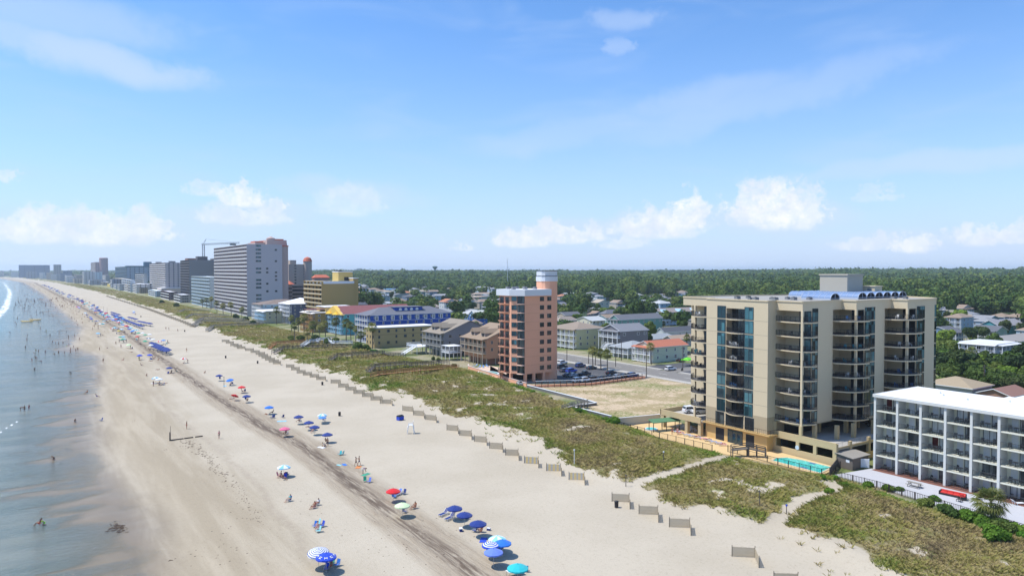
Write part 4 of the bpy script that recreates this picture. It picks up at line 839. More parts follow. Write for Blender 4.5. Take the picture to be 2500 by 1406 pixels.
HS=[('hip_roof_cottage','pale grey hip roofed cottage behind the red roofed house',1575,1592,1650,828,3.4,'hip',(.36,.42,.45),(.33,.35,.36),1,2.2,''),
('slate_roof_cottage','white gabled cottage with a long dark slate roof',1606,1622,1697,811,3.6,'gx',(.50,.52,.53),DG,1,2.4,''),
('tan_roof_cottage','cottage with a tan roof and white picture windows beside the condominium',1626,1642,1695,829,3.6,'gx',(.45,.40,.38),(.36,.27,.20),1,1.8,''),
('green_roof_store','flat store with a sea green hip roof',1388,1396,1422,749,4.2,'hip',(.50,.52,.52),(.07,.22,.16),1,1.8,''),
('white_roof_store','store with a bright white low gabled roof',1416,1424,1458,752,4.2,'gx',(.40,.36,.32),(.70,.70,.72),1,1.6,''),
('brown_gable_cottage','cottage with a brown gabled roof and grey south gable',1432,1448,1478,768,4.4,'gy',(.18,.17,.18),(.30,.22,.17),1,2.4,''),
('long_slate_house','long dark grey roofed house with a blue porch and zigzag stairs',1470,1480,1532,765,6.2,'hip',(.25,.32,.42),(.15,.155,.175),2,2.4,'W'),
('white_deck_house','white two storey house with double decks at the edge of the woods',1368,1376,1418,718,7.5,'hip',(.62,.65,.66),(.36,.38,.36),2,1.6,'W'),
('small_white_house','small white house beside the salmon tower',1362,1370,1378,742,5.0,'gx',(.62,.66,.70),(.2,.2,.22),2,1.6,''),
('grey_low_house','low grey roofed house just right of the salmon tower',1362,1368,1402,770,4.2,'hip',(.30,.30,.31),(.17,.17,.18),1,2.2,''),
('brown_low_house','brown roofed house with white windows behind the yellow house',1352,1366,1410,783,5.0,'hip',(.46,.44,.42),(.30,.25,.21),1,2.4,''),
('turquoise_roofline_house','bright turquoise house with a slate hip roof near the woods',1664,1672,1728,719,6.4,'hip',(.10,.42,.55),(.14,.16,.20),2,2.4,'S'),
('tan_hip_house','sky blue house with a tan hip roof beside the turquoise one',1640,1648,1682,716,6.2,'hip',(.34,.48,.60),(.36,.29,.24),2,2.4,''),
('grey_ridge_house','grey blue roofed house left of the tan hip roof',1582,1590,1622,723,5.6,'gx',(.35,.42,.48),(.24,.26,.29),2,2.2,''),
('red_ridge_house','house with a dark red roof among tan roofs',1584,1590,1624,727,4.4,'gy',(.45,.42,.38),(.28,.06,.05),1,2.0,''),
('tan_ridge_house','house with a broad tan roof and blue gable',1612,1628,1682,745,5.6,'gx',(.30,.47,.56),(.38,.34,.27),2,3.0,''),
('silver_ridge_house','silver grey roofed house in front of the woods',1566,1574,1640,737,5.0,'gx',(.45,.50,.54),(.34,.35,.36),1,2.2,''),
('shingle_barn','pale grey barn roofed house behind the oaks',1520,1528,1545,752,4,'gx',(.40,.42,.42),(.36,.38,.37),1,1.8,''),
('balconied_tower_house','white three storey house with deep balconies and a grey roof',1055,1064,1098,722,9,'gx',(.55,.61,.66),(.30,.30,.31),3,1.8,'W'),
('brown_sweep_house','house with a wide brown hip roof beside the white balconied one',1076,1084,1120,736,4.4,'hip',(.42,.38,.33),(.33,.25,.18),1,2.0,''),
('white_twin_house','white house with a brown gabled roof, left of its twin',1120,1132,1162,733,6,'gx',(.55,.60,.66),(.30,.23,.18),2,1.8,''),
('white_twin_house','white house with a brown gabled roof, nearest the salmon tower',1161,1172,1204,735,6,'gx',(.55,.60,.66),(.27,.22,.18),2,1.8,''),
('pale_blue_deck_house','large pale blue house with triple decks above the brown roofs',1152,1168,1197,702,9.5,'hip',(.48,.58,.68),(.32,.33,.35),3,1.8,'S'),
('pale_blue_deck_house','pale blue decked house with a dark roof beside a larger one',1190,1200,1222,705,8.5,'hip',(.45,.53,.60),(.24,.25,.27),3,1.8,'S'),
('tan_skirt_house','low house with a broad tan roof below the pale blue decks',1150,1160,1210,718,4.6,'hip',(.42,.36,.31),(.36,.28,.22),1,2.0,''),
('tan_terracotta_house','terracotta walled house with a tan hip roof',1028,1036,1076,750,4.2,'hip',(.50,.27,.18),(.36,.30,.25),1,2.2,''),
('orange_roof_house','house with an orange terracotta hip roof',997,1004,1030,749,4.0,'hip',(.45,.36,.28),(.50,.21,.11),1,2.0,''),
('small_orange_roof_house','tiny orange roofed house by the dark tree',1014,1018,1030,731,4.0,'hip',(.48,.36,.26),(.50,.22,.12),1,1.6,''),
('steel_blue_house','steel blue house with a slate blue hip roof',990,998,1044,743,5.2,'hip',(.09,.20,.32),(.16,.185,.25),2,2.0,''),
('pale_roof_ranch','ranch house with a long pale grey roof behind the navy inn',934,946,984,741,4.2,'gx',(.48,.52,.56),(.36,.38,.41),1,1.8,''),
('white_gable_house','white house with a blue grey gabled roof at the edge of town',916,924,952,722,6.4,'gx',(.55,.62,.62),(.26,.29,.34),2,1.6,'W'),
('slate_gable_house','house with a slate brown gabled roof in the trees',958,964,990,720,6.0,'gy',(.42,.42,.36),(.22,.21,.21),2,1.8,''),
('brown_hip_house','white walled house with a warm brown hip roof',996,1004,1034,720,6.2,'hip',(.50,.47,.44),(.33,.24,.18),2,2.0,'S'),
('coral_roof_house','house with coral and white roofs at the forest edge',1082,1088,1106,706,4.6,'gx',(.5,.5,.5),(.45,.24,.16),1,2.0,''),
('white_flat_house','white flat topped house at the forest edge',1103,1109,1127,706,4.6,'flat',(.50,.53,.54),(.55,.58,.60),1,1.2,''),
('forest_edge_house','pale blue house with a grey hip roof, alone in the trees',870,880,906,700,5.5,'hip',(.48,.55,.62),(.30,.30,.31),2,2.2,''),
('blue_awning_house','long low house with a blue metal roof in the trees',930,940,982,707,4.5,'gx',(.40,.45,.50),(.12,.26,.42),1,1.5,''),
('long_grey_lodge','long lodge with a grey gabled roof and pale blue walls behind the navy inn',1040,1062,1106,762,6.4,'gx',(.40,.52,.60),(.27,.285,.30),2,2.2,''),
('slate_slab_lodge','large dark slate roofed lodge behind the teal inn',858,866,906,744,7.8,'hip',(.25,.26,.30),(.10,.11,.14),2,2.6,''),
('grey_band_lodge','low lodge with a flat grey roof between teal and navy inns',918,930,1000,757,6,'gx',(.30,.32,.35),(.23,.24,.27),2,2,''),
('white_strip_store','white flat roofed store behind the teal inn',898,906,926,736,4.6,'flat',(.56,.55,.52),(.62,.62,.60),1,1,''),
('white_strip_store','white low store with arched front behind the navy inn',922,928,944,738,4.6,'flat',(.60,.60,.58),(.60,.60,.60),1,1,'')]
for a in HS: house(a[0],a[1],a[2],a[3],a[4],a[5],a[6],a[7],a[8],a[9],a[10],a[11],a[12])
dk_=thing('beach_deck','white raised pool deck with two long stairs beside the grey gabled beach house','deck',(137,283,0)); mb=MB().box(-1,0,3.2,6,11,3.4); rail(mb,[(-1,0),(-1,11),(6,11)],3.4,1,.3,0,.08,.05); mb.build('deck',M_trim,dk_); [MB().box(a-.1,b-.1,0,a+.1,b+.1,3.2).build('stilt',M_trim,dk_) for a in(-.8,5.8) for b in(.3,5.5,10.7)]
for yy in(1.5,4): MB().bar((-1,yy,3.3),(-7,yy,.3),1.3,.15).bar((-1,yy-.7,4.2),(-7,yy-.7,1.2),.08).bar((-1,yy+.7,4.2),(-7,yy+.7,1.2),.08).build('stair',M_trim,dk_)
dk2=thing('beach_deck','small white porch deck with blue floor between the two gabled beach houses','deck',(140.5,256,0)); mb=MB().box(-3,0,3.0,3,7,3.2); rail(mb,[(3,0),(-3,0),(-3,7),(3,7)],3.2,1,.3,0,.08,.05); mb.box(-3,0,5.8,3,7,5.95); mb.build('deck',M_trim,dk2); [MB().box(a-.1,b-.1,0,a+.1,b+.1,5.8).build('stilt',M_trim,dk2) for a in(-2.8,2.8) for b in(.2,3.5,6.8)]
p_=house('cottage_with_dormer','royal blue cottage with a cream metal roof, pale blue gable and dormer',1141,1163,1216,772,6.6,'gx',(.02,.10,.34),(.60,.60,.54),2,3.6,'',d=11)
MB().add([(0,0.1,6.4),(0,p_['d']-.1,6.4),(0,p_['d']/2,9.4)],[(0,2,1)],0).build('gable_panel',siding((.42,.58,.72)),p_,loc=(-.05,0,0)); MB().box(p_['w']*.55,.6,7.6,p_['w']*.55+3,3,9.3,0).box(p_['w']*.55-.4,.2,9.3,p_['w']*.55+3.4,3.6,9.5,1).box(p_['w']*.55+.5,.57,8.1,p_['w']*.55+2.4,.6,9,2).build('dormer',[siding((.42,.58,.72)),shingle((.60,.60,.54)),HW],p_)
house('brown_rear_house','brown hip roofed house tucked behind the two gabled beach houses',1144,1154,1178,790,6,'hip',(.35,.30,.27),(.29,.22,.17),2,2.2,'')
house('steel_deck_house','dark blue house with stacked decks just left of the salmon tower',1180,1190,1220,742,7,'hip',(.12,.18,.28),(.34,.26,.20),2,1.8,'W')
# right of the condominium
r1=house('slate_roof_blue_house','blue house with a wide grey hip roof just right of the condominium',2296,2306,2368,757,6.6,'hip',(.25,.36,.46),(.26,.265,.28),2,2.2,'S')
house('tan_roof_blue_house','light blue house with a tan roof and small blue gable',2296,2330,2386,778,6.2,'hip',(.42,.52,.66),(.40,.34,.27),2,2.6,'')
house('white_deck_mansion','white framed house with rooftop deck and three storeys of open porches',2346,2434,2480,842,9.3,'flat',(.42,.44,.45),(.60,.61,.62),3,1,'WS')
house('grey_roof_wing','teal gabled wing with a broad grey roof behind the white porches',2390,2440,2500,797,7.6,'gx',(.08,.30,.32),(.29,.285,.30),2,3.0,'')
house('long_grey_roof_house','long low house with a taupe grey roof right of the white porches',2395,2450,2560,838,5.6,'hip',(.22,.38,.44),(.33,.31,.29),2,2.6,'')
house('brown_hip_lodge','lodge with a wide brown hip roof behind the motel',2290,2372,2440,948,5.0,'hip',(.33,.34,.33),(.34,.27,.18),1,2.0,'',w_=12,d=13)
house('red_roof_cottage','brown red gabled cottage at the right edge behind the motel',2400,2468,2540,968,4.0,'gx',(.30,.17,.12),(.25,.14,.11),1,1.6,'',w_=12,d=8)
house('white_block_annex','white flat roofed block beside the motel roof at the right edge',2456,2462,2540,965,11.5,'flat',(.66,.66,.66),(.72,.72,.73),3,1,'',at=(150,55),w_=14,d=7,cat='motel wing')
house('far_sage_house','house with a long sage green roof among the trees',2290,2302,2352,722,6.5,'gx',(.50,.42,.30),(.30,.35,.31),2,2.2,'')
house('far_coral_house','far house with a coral red roof in the forest',1870,1876,1896,708,6,'hip',(.45,.40,.36),(.60,.16,.09),1,2.2,'')
house('far_white_house','far white house with a red door panel in the forest',1868,1874,1884,692,7,'flat',(.50,.45,.48),(.6,.5,.5),2,1,'')
# rows of ordinary houses filling the streets inland
_rects=[(o.location.x-4,o.location.y-4,o.location.x+o['w']+4,o.location.y+o['d']+4) for o in S.objects if 'w' in o.keys() and o.parent is None]
_h=random.Random(21); _n=0; _cnt={}
WC=[('white',(.62,.63,.63)),('pale blue',(.42,.52,.62)),('cream',(.58,.54,.42)),('grey',(.30,.31,.33)),('tan',(.44,.37,.29)),('sea green',(.30,.44,.40)),('steel blue',(.16,.24,.34))]
RC=[('grey',(.25,.255,.27)),('dark slate',(.12,.125,.14)),('brown',(.27,.205,.155)),('tan',(.38,.32,.25)),('silver',(.42,.43,.43)),('terracotta',(.42,.19,.11))]
def _edge(px): return float(np.interp(px,[860,1150,1300,1400,1600,1700,1900,2300,2500,2700],[1400,1120,900,760,860,1000,700,520,450,420]))
for _t in range(4000):
    if _n>=95: break
    px=_h.uniform(860,1730) if _h.random()<.82 else _h.uniform(2295,2560); D_=_h.uniform(330,_edge(px)*1.12); x,y=G(px,660+37*FPX/D_)
    if x<205 or 178<y<194 or 296<y<310: continue
    w_=_h.uniform(11,17); d_=_h.uniform(9,14)
    if any(x<c and x+w_>a and y<d and y+d_>b for a,b,c,d in _rects): continue
    wn,wc=_h.choice(WC); rn,rc=_h.choice(RC+RC[:4]); n_=_h.choice([1,1,2,2,2,3]); _rects.append((x-5,y-5,x+w_+5,y+d_+5)); zone='behind the salmon tower' if px<1740 else 'behind the white motel'
    k_=(wn,rn,zone); _cnt[k_]=_cnt.get(k_,0)+1
    o=house('town_house',f'{wn} house with a {rn} roof {zone}'+('' if _cnt[k_]==1 else ', a second one' if _cnt[k_]==2 else ', a third one' if _cnt[k_]==3 else ', one more'),0,0,0,0,n_*2.75+1.2,_h.choice(['gx','gy','hip','hip']),wc,rc,n_,_h.uniform(1.8,2.6),_h.choice(['','','W','S']),at=(x,y),w_=w_,d=d_); o['group']='ordinary houses in the inland rows'; _n+=1
# ------------------------------------------------------------------ boulevard, side streets, lots, walls
M_asph=mat('asphalt',(.20,.185,.165),.95,.12,.4,.1,obj=False); M_asph2=mat('parking_asphalt',(.085,.085,.09),.95,.15,.5,obj=False); M_walk=mat('sidewalk_concrete',(.42,.39,.34),.9,.08,.5,obj=False); M_line=mat('road_paint',(.6,.58,.5),.8,.1,3,obj=False)
st=lambda nm,mb,m,lb: tag(mb.build(nm,m),lb,nm.replace('_',' '),kind='structure')
st('road',MB().box(177.5,-60,-.3,190.5,900,.05).box(190.5,182,-.3,330,189,.046).box(190.5,300,-.3,420,306,.046),M_asph,'beach boulevard and side streets')
mb=MB()
for y in range(-60,900,12): mb.box(183.9,y,.053,184.1,y+4,.058)
st('road_marking',mb.box(178.3,-60,.053,178.42,900,.057).box(189.5,-60,.053,189.62,180,.057).box(189.5,190,.053,189.62,299,.057),M_line,'painted lines on the boulevard')
st('sidewalk',MB().box(174.6,-60,-.3,177.3,900,.17).box(190.7,190,-.3,192.6,299,.17).box(190.7,-60,-.3,192.6,181,.17),M_walk,'pale sidewalks along the boulevard')
st('parking_lot',MB().box(146,177.5,-.3,174.4,222,.04).box(192.8,176,-.3,214,200,.042),M_asph2,'asphalt parking lot beside the salmon tower')
mb=MB()
for i in range(13): mb.box(149,180+i*3,.044,154,180.1+i*3,.048).box(160,180+i*3,.044,165,180.1+i*3,.048)
st('parking_marking',mb,M_line,'white bay lines in the parking lot')
# empty sand lot
lm=bpy.data.materials.new('sandy_lot'); lm.use_nodes=True; k=N(lm.node_tree); b=k.n('ShaderNodeBsdfPrincipled'); o=k.n('ShaderNodeOutputMaterial'); k.put(o.inputs[0],b.outputs[0]); p=k.pos()
n1_=k.noise(p,.12,5,.65); n2_=k.noise(p,1.4,5,.7); n3_=k.noise(k.map(p,(1,1,1),(0,0,1)),.05,3)
c=k.mix(k.step(k.m('ADD',k.m('MULTIPLY',n1_,.6),k.m('MULTIPLY',n2_,.45)),.47,.56),(.50,.385,.255),(.31,.245,.12)); c=k.mix(k.m('MULTIPLY',k.step(n3_,.52,.60),k.step(n2_,.4,.6)),c,(.15,.18,.035)); c=k.mix(k.m('MULTIPLY',k.step(n2_,.60,.72),.75),c,(.14,.115,.055))
k.put(b.inputs['Base Color'],c); b.inputs['Roughness'].default_value=.95; MT['sandy_lot']=lm
lot=[(127.3,184),(127,155.5),(126.6,149.5),(118,149.6),(118,133.8),(128,131),(140,124),(160,118),(174.5,118),(174.5,177.3),(145.5,177.3),(129,184)]
st('sand_lot',MB().prism(lot,-.4,.10),lm,'empty sandy lot with dry grass')
def wall_thing(name,label,pts,h,t,m,capm=None,cat='wall',z0=-.4):
    mb=MB()
    for a,b in zip(pts,pts[1:]): mb.bar((*a,(h+z0)/2),(*b,(h+z0)/2),t,h-z0)
    x0,y0=pts[0]; r=thing(name,label,cat,(x0,y0,0)); mb.v=[(v[0]-x0,v[1]-y0,v[2]) for v in mb.v]; mb.build('wall_panel',m,r)
    mb=MB()
    for a,b in zip(pts,pts[1:]): mb.bar((a[0]-x0,a[1]-y0,h+.06),(b[0]-x0,b[1]-y0,h+.06),t+.2,.12)
    mb.build('coping',capm or m,r); return r
wall_thing('sea_wall','long grey bulkhead with a white cap along the empty sand lot',[(127,184.5),(126.4,155.5),(125.8,149.4),(117.2,149.4),(117.4,133.6)],.75,.3,mat('grey_bulkhead',(.18,.17,.16),.9,.15,1),M_saw)
wall_thing('salmon_garden_wall','low salmon wall round the pool of the salmon tower',[(134.5,235),(132.2,231),(127.4,185.5)],1.2,.25,M_sal,mat('pale_pink_cap',(.62,.50,.45),.8,.05))
wall_thing('salmon_lot_wall','low salmon wall under the railing along the parking lot',[(127.8,184.5),(134,171.8),(146,172),(171,177.5)][:1]+[(128.5,183),(146,176.2),(171,177.4)],.7,.25,M_sal)
f_=thing('white_capped_fence','brown post fence with a white top rail between the parking lot and sand lot','fence',(128.5,182.2,0))
fp=[(0,0),(17,-7.0),(42.5,-5.2)]; mb=MB(); pm=MB().box(-.07,-.07,0,.07,.07,2.1).mesh('fence_post',mat('brown_fence',(.12,.055,.04),.8,.1))
for a,b in zip(fp,fp[1:]):
    mb.bar((*a,2.15),(*b,2.15),.28,.12,0).bar((*a,1.2),(*b,1.2),.08,.08,1); n=int(math.hypot(b[0]-a[0],b[1]-a[1])/1.9)
    for i in range(n): ob('fence_post',pm,f_,(a[0]+(b[0]-a[0])*i/n,a[1]+(b[1]-a[1])*i/n,0))
mb.build('top_rail',[M_saw,MT['brown_fence']],f_)
# salmon tower pool court
M_deck=mat('pale_pink_deck',(.62,.46,.34),.9,.08,1); M_deckO=mat('ochre_pool_deck',(.62,.44,.22),.9,.1,.8)
def water_m(nm,c):
    m=bpy.data.materials.new(nm); m.use_nodes=True; k=N(m.node_tree); b=k.n('ShaderNodeBsdfPrincipled'); o=k.n('ShaderNodeOutputMaterial'); k.put(o.inputs[0],b.outputs[0]); p=k.pos()
    v=k.n('ShaderNodeTexVoronoi',feature='DISTANCE_TO_EDGE'); k.put(v.inputs['Vector'],p); v.inputs['Scale'].default_value=1.3
    k.put(b.inputs['Base Color'],k.mix(k.step(v.outputs['Distance'],.12,.0),c,tuple(min(1,x*1.5+.05) for x in c))); b.inputs['Roughness'].default_value=.05; b.inputs['Specular IOR Level'].default_value=.4
    bp=k.n('ShaderNodeBump'); k.put(bp.inputs['Height'],k.noise(p,3,3)); bp.inputs['Distance'].default_value=.03; k.put(b.inputs['Normal'],bp.outputs[0]); return m
M_pool=water_m('pool_water',(.03,.42,.38)); M_pool2=water_m('pool_water_green',(.05,.36,.30))
st('pool_court',MB().prism([(128,187),(132.3,230),(143,233),(143,211),(129,210.5),(129,192)],-.3,.3),M_deck,'pale pink pool court')
sp_=thing('small_swimming_pool','small green swimming pool in the salmon pool court','swimming pool',(132.4,217,.3)); MB().prism(rnd(0,0,2.9,20),0,.03).build('pool_water',M_pool2,sp_); mb=MB(); rr=rnd(0,0,3.1,20)+[rnd(0,0,3.1,20)[0]]
for a,b in zip(rr,rr[1:]): mb.bar((*a,.05),(*b,.05),.35,.12)
mb.build('pool_coping',M_saw,sp_); sp_.scale=(1,1.6,1)
# condominium pool terrace
st('pool_terrace',MB().prism([(113.4,125),(112.8,112),(113.6,96),(115.9,84.5),(116.2,75.6),(123.6,76.8),(124.2,91.7),(122.3,91.7),(122.3,107.9),(128,108),(128,125)],-.4,.16),M_deckO,'ochre pool terrace of the condominium')
bp_=thing('swimming_pool','long turquoise swimming pool beside the parking deck wall','swimming pool',(117,76.2,.16))
pl=[(.2,.2),(5.7,1.3),(5.5,7.5),(4.6,10.2),(2.4,11.3),(.2,10.6)]
MB().prism(pl,0,.03).build('pool_water',M_pool,bp_); mb=MB()
for a,b in zip(pl,pl[1:]+pl[:1]): mb.bar((*a,.05),(*b,.05),.35,.1)
mb.build('pool_coping',mat('sand_coping',(.62,.52,.36),.8,.05),bp_); MB().box(4.6,4.4,.031,5.5,5.8,.036).box(.4,3.4,.031,1.4,4.8,.036).build('step_marking',mat('blue_tile',(.05,.16,.30),.5,.1,4),bp_)
def fence(name,label,pts,h,sp,m,post=2.4,z=0.,cat='fence',solid=False,bars=.025):
    x0,y0=pts[0]; r=thing(name,label,cat,(x0,y0,z)); mb=MB(); pmm=MB().box(-.05,-.05,0,.05,.05,h+.08).mesh('fence_post',m)
    for a,b in zip(pts,pts[1:]):
        L=math.hypot(b[0]-a[0],b[1]-a[1]); n=max(1,round(L/post)); A_=(a[0]-x0,a[1]-y0); B_=(b[0]-x0,b[1]-y0)
        for i in range(n+1): ob('fence_post',pmm,r,(A_[0]+(B_[0]-A_[0])*i/n,A_[1]+(B_[1]-A_[1])*i/n,0))
        mb.bar((*A_,h),(*B_,h),.06,.06); mb.bar((*A_,.12),(*B_,.12),.05,.05)
        k_=max(1,int(L/sp))
        for i in range(k_): 
            t=(i+.5)/k_; x=A_[0]+(B_[0]-A_[0])*t; y=A_[1]+(B_[1]-A_[1])*t
            mb.box(x-bars/2,y-bars/2,.1,x+bars/2,y+bars/2,h)
    mb.build('fence_panel',m,r); return r
fence('iron_pool_fence','black iron fence round the long turquoise pool',[(115.6,96),(115.6,84.2),(115.9,75.3),(118.3,75.0),(123.4,76.4)],1.35,.3,M_iron,z=.1)
fence('iron_terrace_fence','black iron fence along the pool loungers of the condominium',[(112.5,126),(112.3,112),(113.2,98)],1.35,.3,M_iron,z=.1)
fence('wood_patio_fence','grey wooden fence between the pool and motel patio',[(117.2,74.6),(127.6,79)],1.5,.17,WOOD,bars=.12,z=.05)
fence('patio_fence','dark picket fence along the seaward edge of the motel patio',[(117,74.4),(117.3,66),(116.2,57),(115.0,47),(113,30)],1.25,.28,mat('dark_brown_metal',(.04,.03,.025),.6,.1),z=.1,bars=.05)
fence('white_vinyl_fence','white vinyl fence between the wooden shed and the motel',[(125.2,76.6),(128.1,73.6)],1.7,.12,M_trim,bars=.1,z=.1)
sh_=thing('pool_shed','weathered grey wooden pump shed between condominium and motel','shed',(124.4,74.6,0))
MB().box(0,0,0,5.2,3.2,2.3,0).box(-.02,.6,1.3,0,1.3,1.8,1).build('wall',[WOOD,M_trim],sh_); MB().add([(-.3,-.3,2.3),(5.5,-.3,2.3),(5.5,3.5,2.7),(-.3,3.5,2.7),(-.3,-.3,2.2),(5.5,-.3,2.2),(5.5,3.5,2.6),(-.3,3.5,2.6)],[(0,1,2,3),(4,7,6,5),(0,4,5,1),(0,3,7,4),(1,5,6,2),(3,2,6,7)]).build('roof',mat('grey_plank_roof',(.27,.25,.22),.9,.15,3),sh_)
wall_thing('slatted_patio_wall','white slatted wall panel at the north end of the pool terrace',[(113.2,126.6),(125,124.4)],1.9,.15,mat('slat_cream',(.52,.51,.44),.8,.1,8),M_trim)
# ------------------------------------------------------------------ leaves
def leafmat(name,a,b,c2,tint=False,scale=.35,transl=.25):
    m=bpy.data.materials.new(name); m.use_nodes=True; k=N(m.node_tree); o=k.n('ShaderNodeOutputMaterial'); p=k.pos()
    n=k.noise(p,scale,4,.7); n2=k.noise(p,scale*5,2,.6)
    r=k.attr('tint') if tint else k.n('ShaderNodeObjectInfo').outputs['Random']
    col=k.mix(k.step(n,.3,.7),a,b); col=k.mix(k.m('MULTIPLY',k.step(r,.35,1),.75),col,c2)
    hs=k.n('ShaderNodeHueSaturation'); k.put(hs.inputs['Color'],col); k.put(hs.inputs['Value'],k.m('ADD',.55,k.m('ADD',k.m('MULTIPLY',r,.45),k.m('MULTIPLY',n2,.55)))); k.put(hs.inputs['Hue'],k.m('ADD',.487,k.m('MULTIPLY',k.m('FRACT',k.m('MULTIPLY',r,7.3)),.026)))
    d=k.n('ShaderNodeBsdfPrincipled'); k.put(d.inputs['Base Color'],hs.outputs[0]); d.inputs['Roughness'].default_value=.75; d.inputs['Specular IOR Level'].default_value=.15
    t=k.n('ShaderNodeBsdfTranslucent'); k.put(t.inputs[0],hs.outputs[0]); ms=k.n('ShaderNodeMixShader'); ms.inputs[0].default_value=transl; k.put(ms.inputs[1],d.outputs[0]); k.put(ms.inputs[2],t.outputs[0]); k.put(o.inputs[0],ms.outputs[0])
    MT[name]=m; return m
LF_oak=leafmat('oak_leaves',(.055,.095,.022),(.09,.14,.030),(.14,.18,.038)); LF_dark=leafmat('dark_pine_needles',(.034,.062,.023),(.055,.09,.03),(.075,.10,.032)); LF_br=leafmat('bright_leaves',(.095,.17,.022),(.14,.23,.03),(.17,.24,.04)); LF_for=leafmat('forest_leaves',(.042,.08,.022),(.078,.135,.030),(.16,.19,.040),True,.05); LF_palm=leafmat('palm_fronds',(.10,.14,.035),(.19,.20,.06),(.26,.24,.08)); LF_sh=leafmat('shrub_leaves',(.07,.16,.018),(.12,.24,.025),(.15,.22,.03))
BK=mat('bark',(.10,.075,.055),.95,.25,4); BKp=mat('palm_trunk_bark',(.17,.14,.105),.95,.25,6)
def quads(cen,nrm,size,asp=1.0):
    """leaf-clump quads from centres, normals, sizes -> (verts, n)"""
    n=len(cen); nrm=nrm/np.linalg.norm(nrm,axis=1,keepdims=True); t=rng.normal(size=(n,3)); t-=nrm*np.sum(t*nrm,1,keepdims=True); t/=np.linalg.norm(t,axis=1,keepdims=True); b_=np.cross(nrm,t)
    s_=size[:,None]; v=np.stack([cen-t*s_-b_*s_*asp*.8,cen+t*s_*.9-b_*s_*asp,cen+t*s_+b_*s_*asp*.9,cen-t*s_*.8+b_*s_*asp],1); return v.reshape(-1,3)
def rawmesh(name,V,F4,mats,tint=None,smooth=False,mi=None):
    me=bpy.data.meshes.new(name); me.vertices.add(len(V)); me.vertices.foreach_set('co',np.ascontiguousarray(V,dtype=np.float32).ravel()); k_=F4.shape[1]
    me.loops.add(F4.size); me.loops.foreach_set('vertex_index',F4.astype(np.int32).ravel()); me.polygons.add(len(F4)); me.polygons.foreach_set('loop_start',np.arange(0,F4.size,k_,dtype=np.int32))
    for m in (mats if isinstance(mats,list) else [mats]): me.materials.append(m)
    if mi is not None: me.polygons.foreach_set('material_index',mi)
    if smooth: me.polygons.foreach_set('use_smooth',np.ones(len(F4),bool))
    me.update(calc_edges=True)
    if tint is not None: a=me.attributes.new('tint','FLOAT','POINT'); a.data.foreach_set('value',tint.astype(np.float32))
    return me
def lobes(n,rx,rz,seed):
    g=np.random.default_rng(seed); L=[(0,0,.15,.62)]
    for i in range(n-1):
        a=g.uniform(0,6.28); r=g.uniform(.35,.72); L.append((math.cos(a)*r,math.sin(a)*r,g.uniform(-.25,.55),g.uniform(.28,.5)))
    return [(x*rx,y*rx,z*rz,s_*rx,s_*rz*g.uniform(.8,1.2)) for x,y,z,s_ in L],g
def crown_mesh(name,m,rx,rz,cz,nl,nq,qs,seed,flat=False):
    L,g=lobes(nl,rx,rz,seed); tot=sum(l[3]**2 for l in L); V=[]
    for (x,y,z,sx,sz) in L:
        n=int(nq*sx*sx/tot); d=g.normal(size=(n,3)); d[:,2]+=.35; d/=np.linalg.norm(d,axis=1,keepdims=True)
        rr=g.uniform(.72,1.08,size=(n,1)); c=d*rr*np.array([sx,sx,sz])+np.array([x,y,z+cz])
        V.append(quads(c,d+g.normal(size=(n,3))*.55,g.uniform(.5,1.2,n)*qs))
    V=np.concatenate(V); F=np.arange(len(V)).reshape(-1,4)
    # inner mass
    cv=[];cf=[]
    for (x,y,z,sx,sz) in L:
        o=len(V)+len(cv); nu,nv=9,5
        for j in range(nv+1):
            ph=math.pi*j/nv
            for i in range(nu):
                t=2*math.pi*i/nu; w_=.74*g.uniform(.85,1.12); cv.append((x+sx*w_*math.sin(ph)*math.cos(t),y+sx*w_*math.sin(ph)*math.sin(t),z+cz+sz*w_*math.cos(ph)))
        for j in range(nv):
            for i in range(nu): cf.append((o+j*nu+i,o+(j+1)*nu+i,o+(j+1)*nu+(i+1)%nu,o+j*nu+(i+1)%nu))
    return rawmesh(name,np.concatenate([V,np.array(cv)]),np.concatenate([F,np.array(cf)]),m)
def trunk_mesh(h,r,cz,rx,seed,m=BK,name='trunk'):
    g=random.Random(seed); mb=MB(); x=y=0; pts=[(0,0,-.3)]
    for i in range(4): x+=g.uniform(-.3,.3); y+=g.uniform(-.3,.3); pts.append((x,y,h*(i+1)/4))
    for i in range(4): mb.tube(pts[i],pts[i+1],r*(1-.18*i),r*(1-.18*(i+1)),7)
    for i in range(5): a=i*1.257+g.uniform(0,.6); mb.tube(pts[2+i%2],(rx*.6*math.cos(a),rx*.6*math.sin(a),cz+g.uniform(-.3,1)),r*.4,r*.12,5)
    return mb.mesh(name,m)
TREES=[]
for i,(lf,rx,rz,cz,nl,h) in enumerate([(LF_oak,4.6,3.6,6.2,8,5),(LF_oak,5.6,3.3,5.6,10,4.5),(LF_dark,3.6,5.0,7.6,7,7),(LF_oak,4.0,4.2,6.6,7,5.5),(LF_br,4.2,3.6,5.6,8,4.6),(LF_dark,4.6,4.0,7.5,9,7)]):
    TREES.append((crown_mesh('crown',lf,rx,rz,cz,nl,1500,.42,40+i),trunk_mesh(h,.3,cz,rx,i)))
TL=['dark green live oak','broad spreading oak','tall dark pine','olive green oak','bright green tree','tall blue green pine']
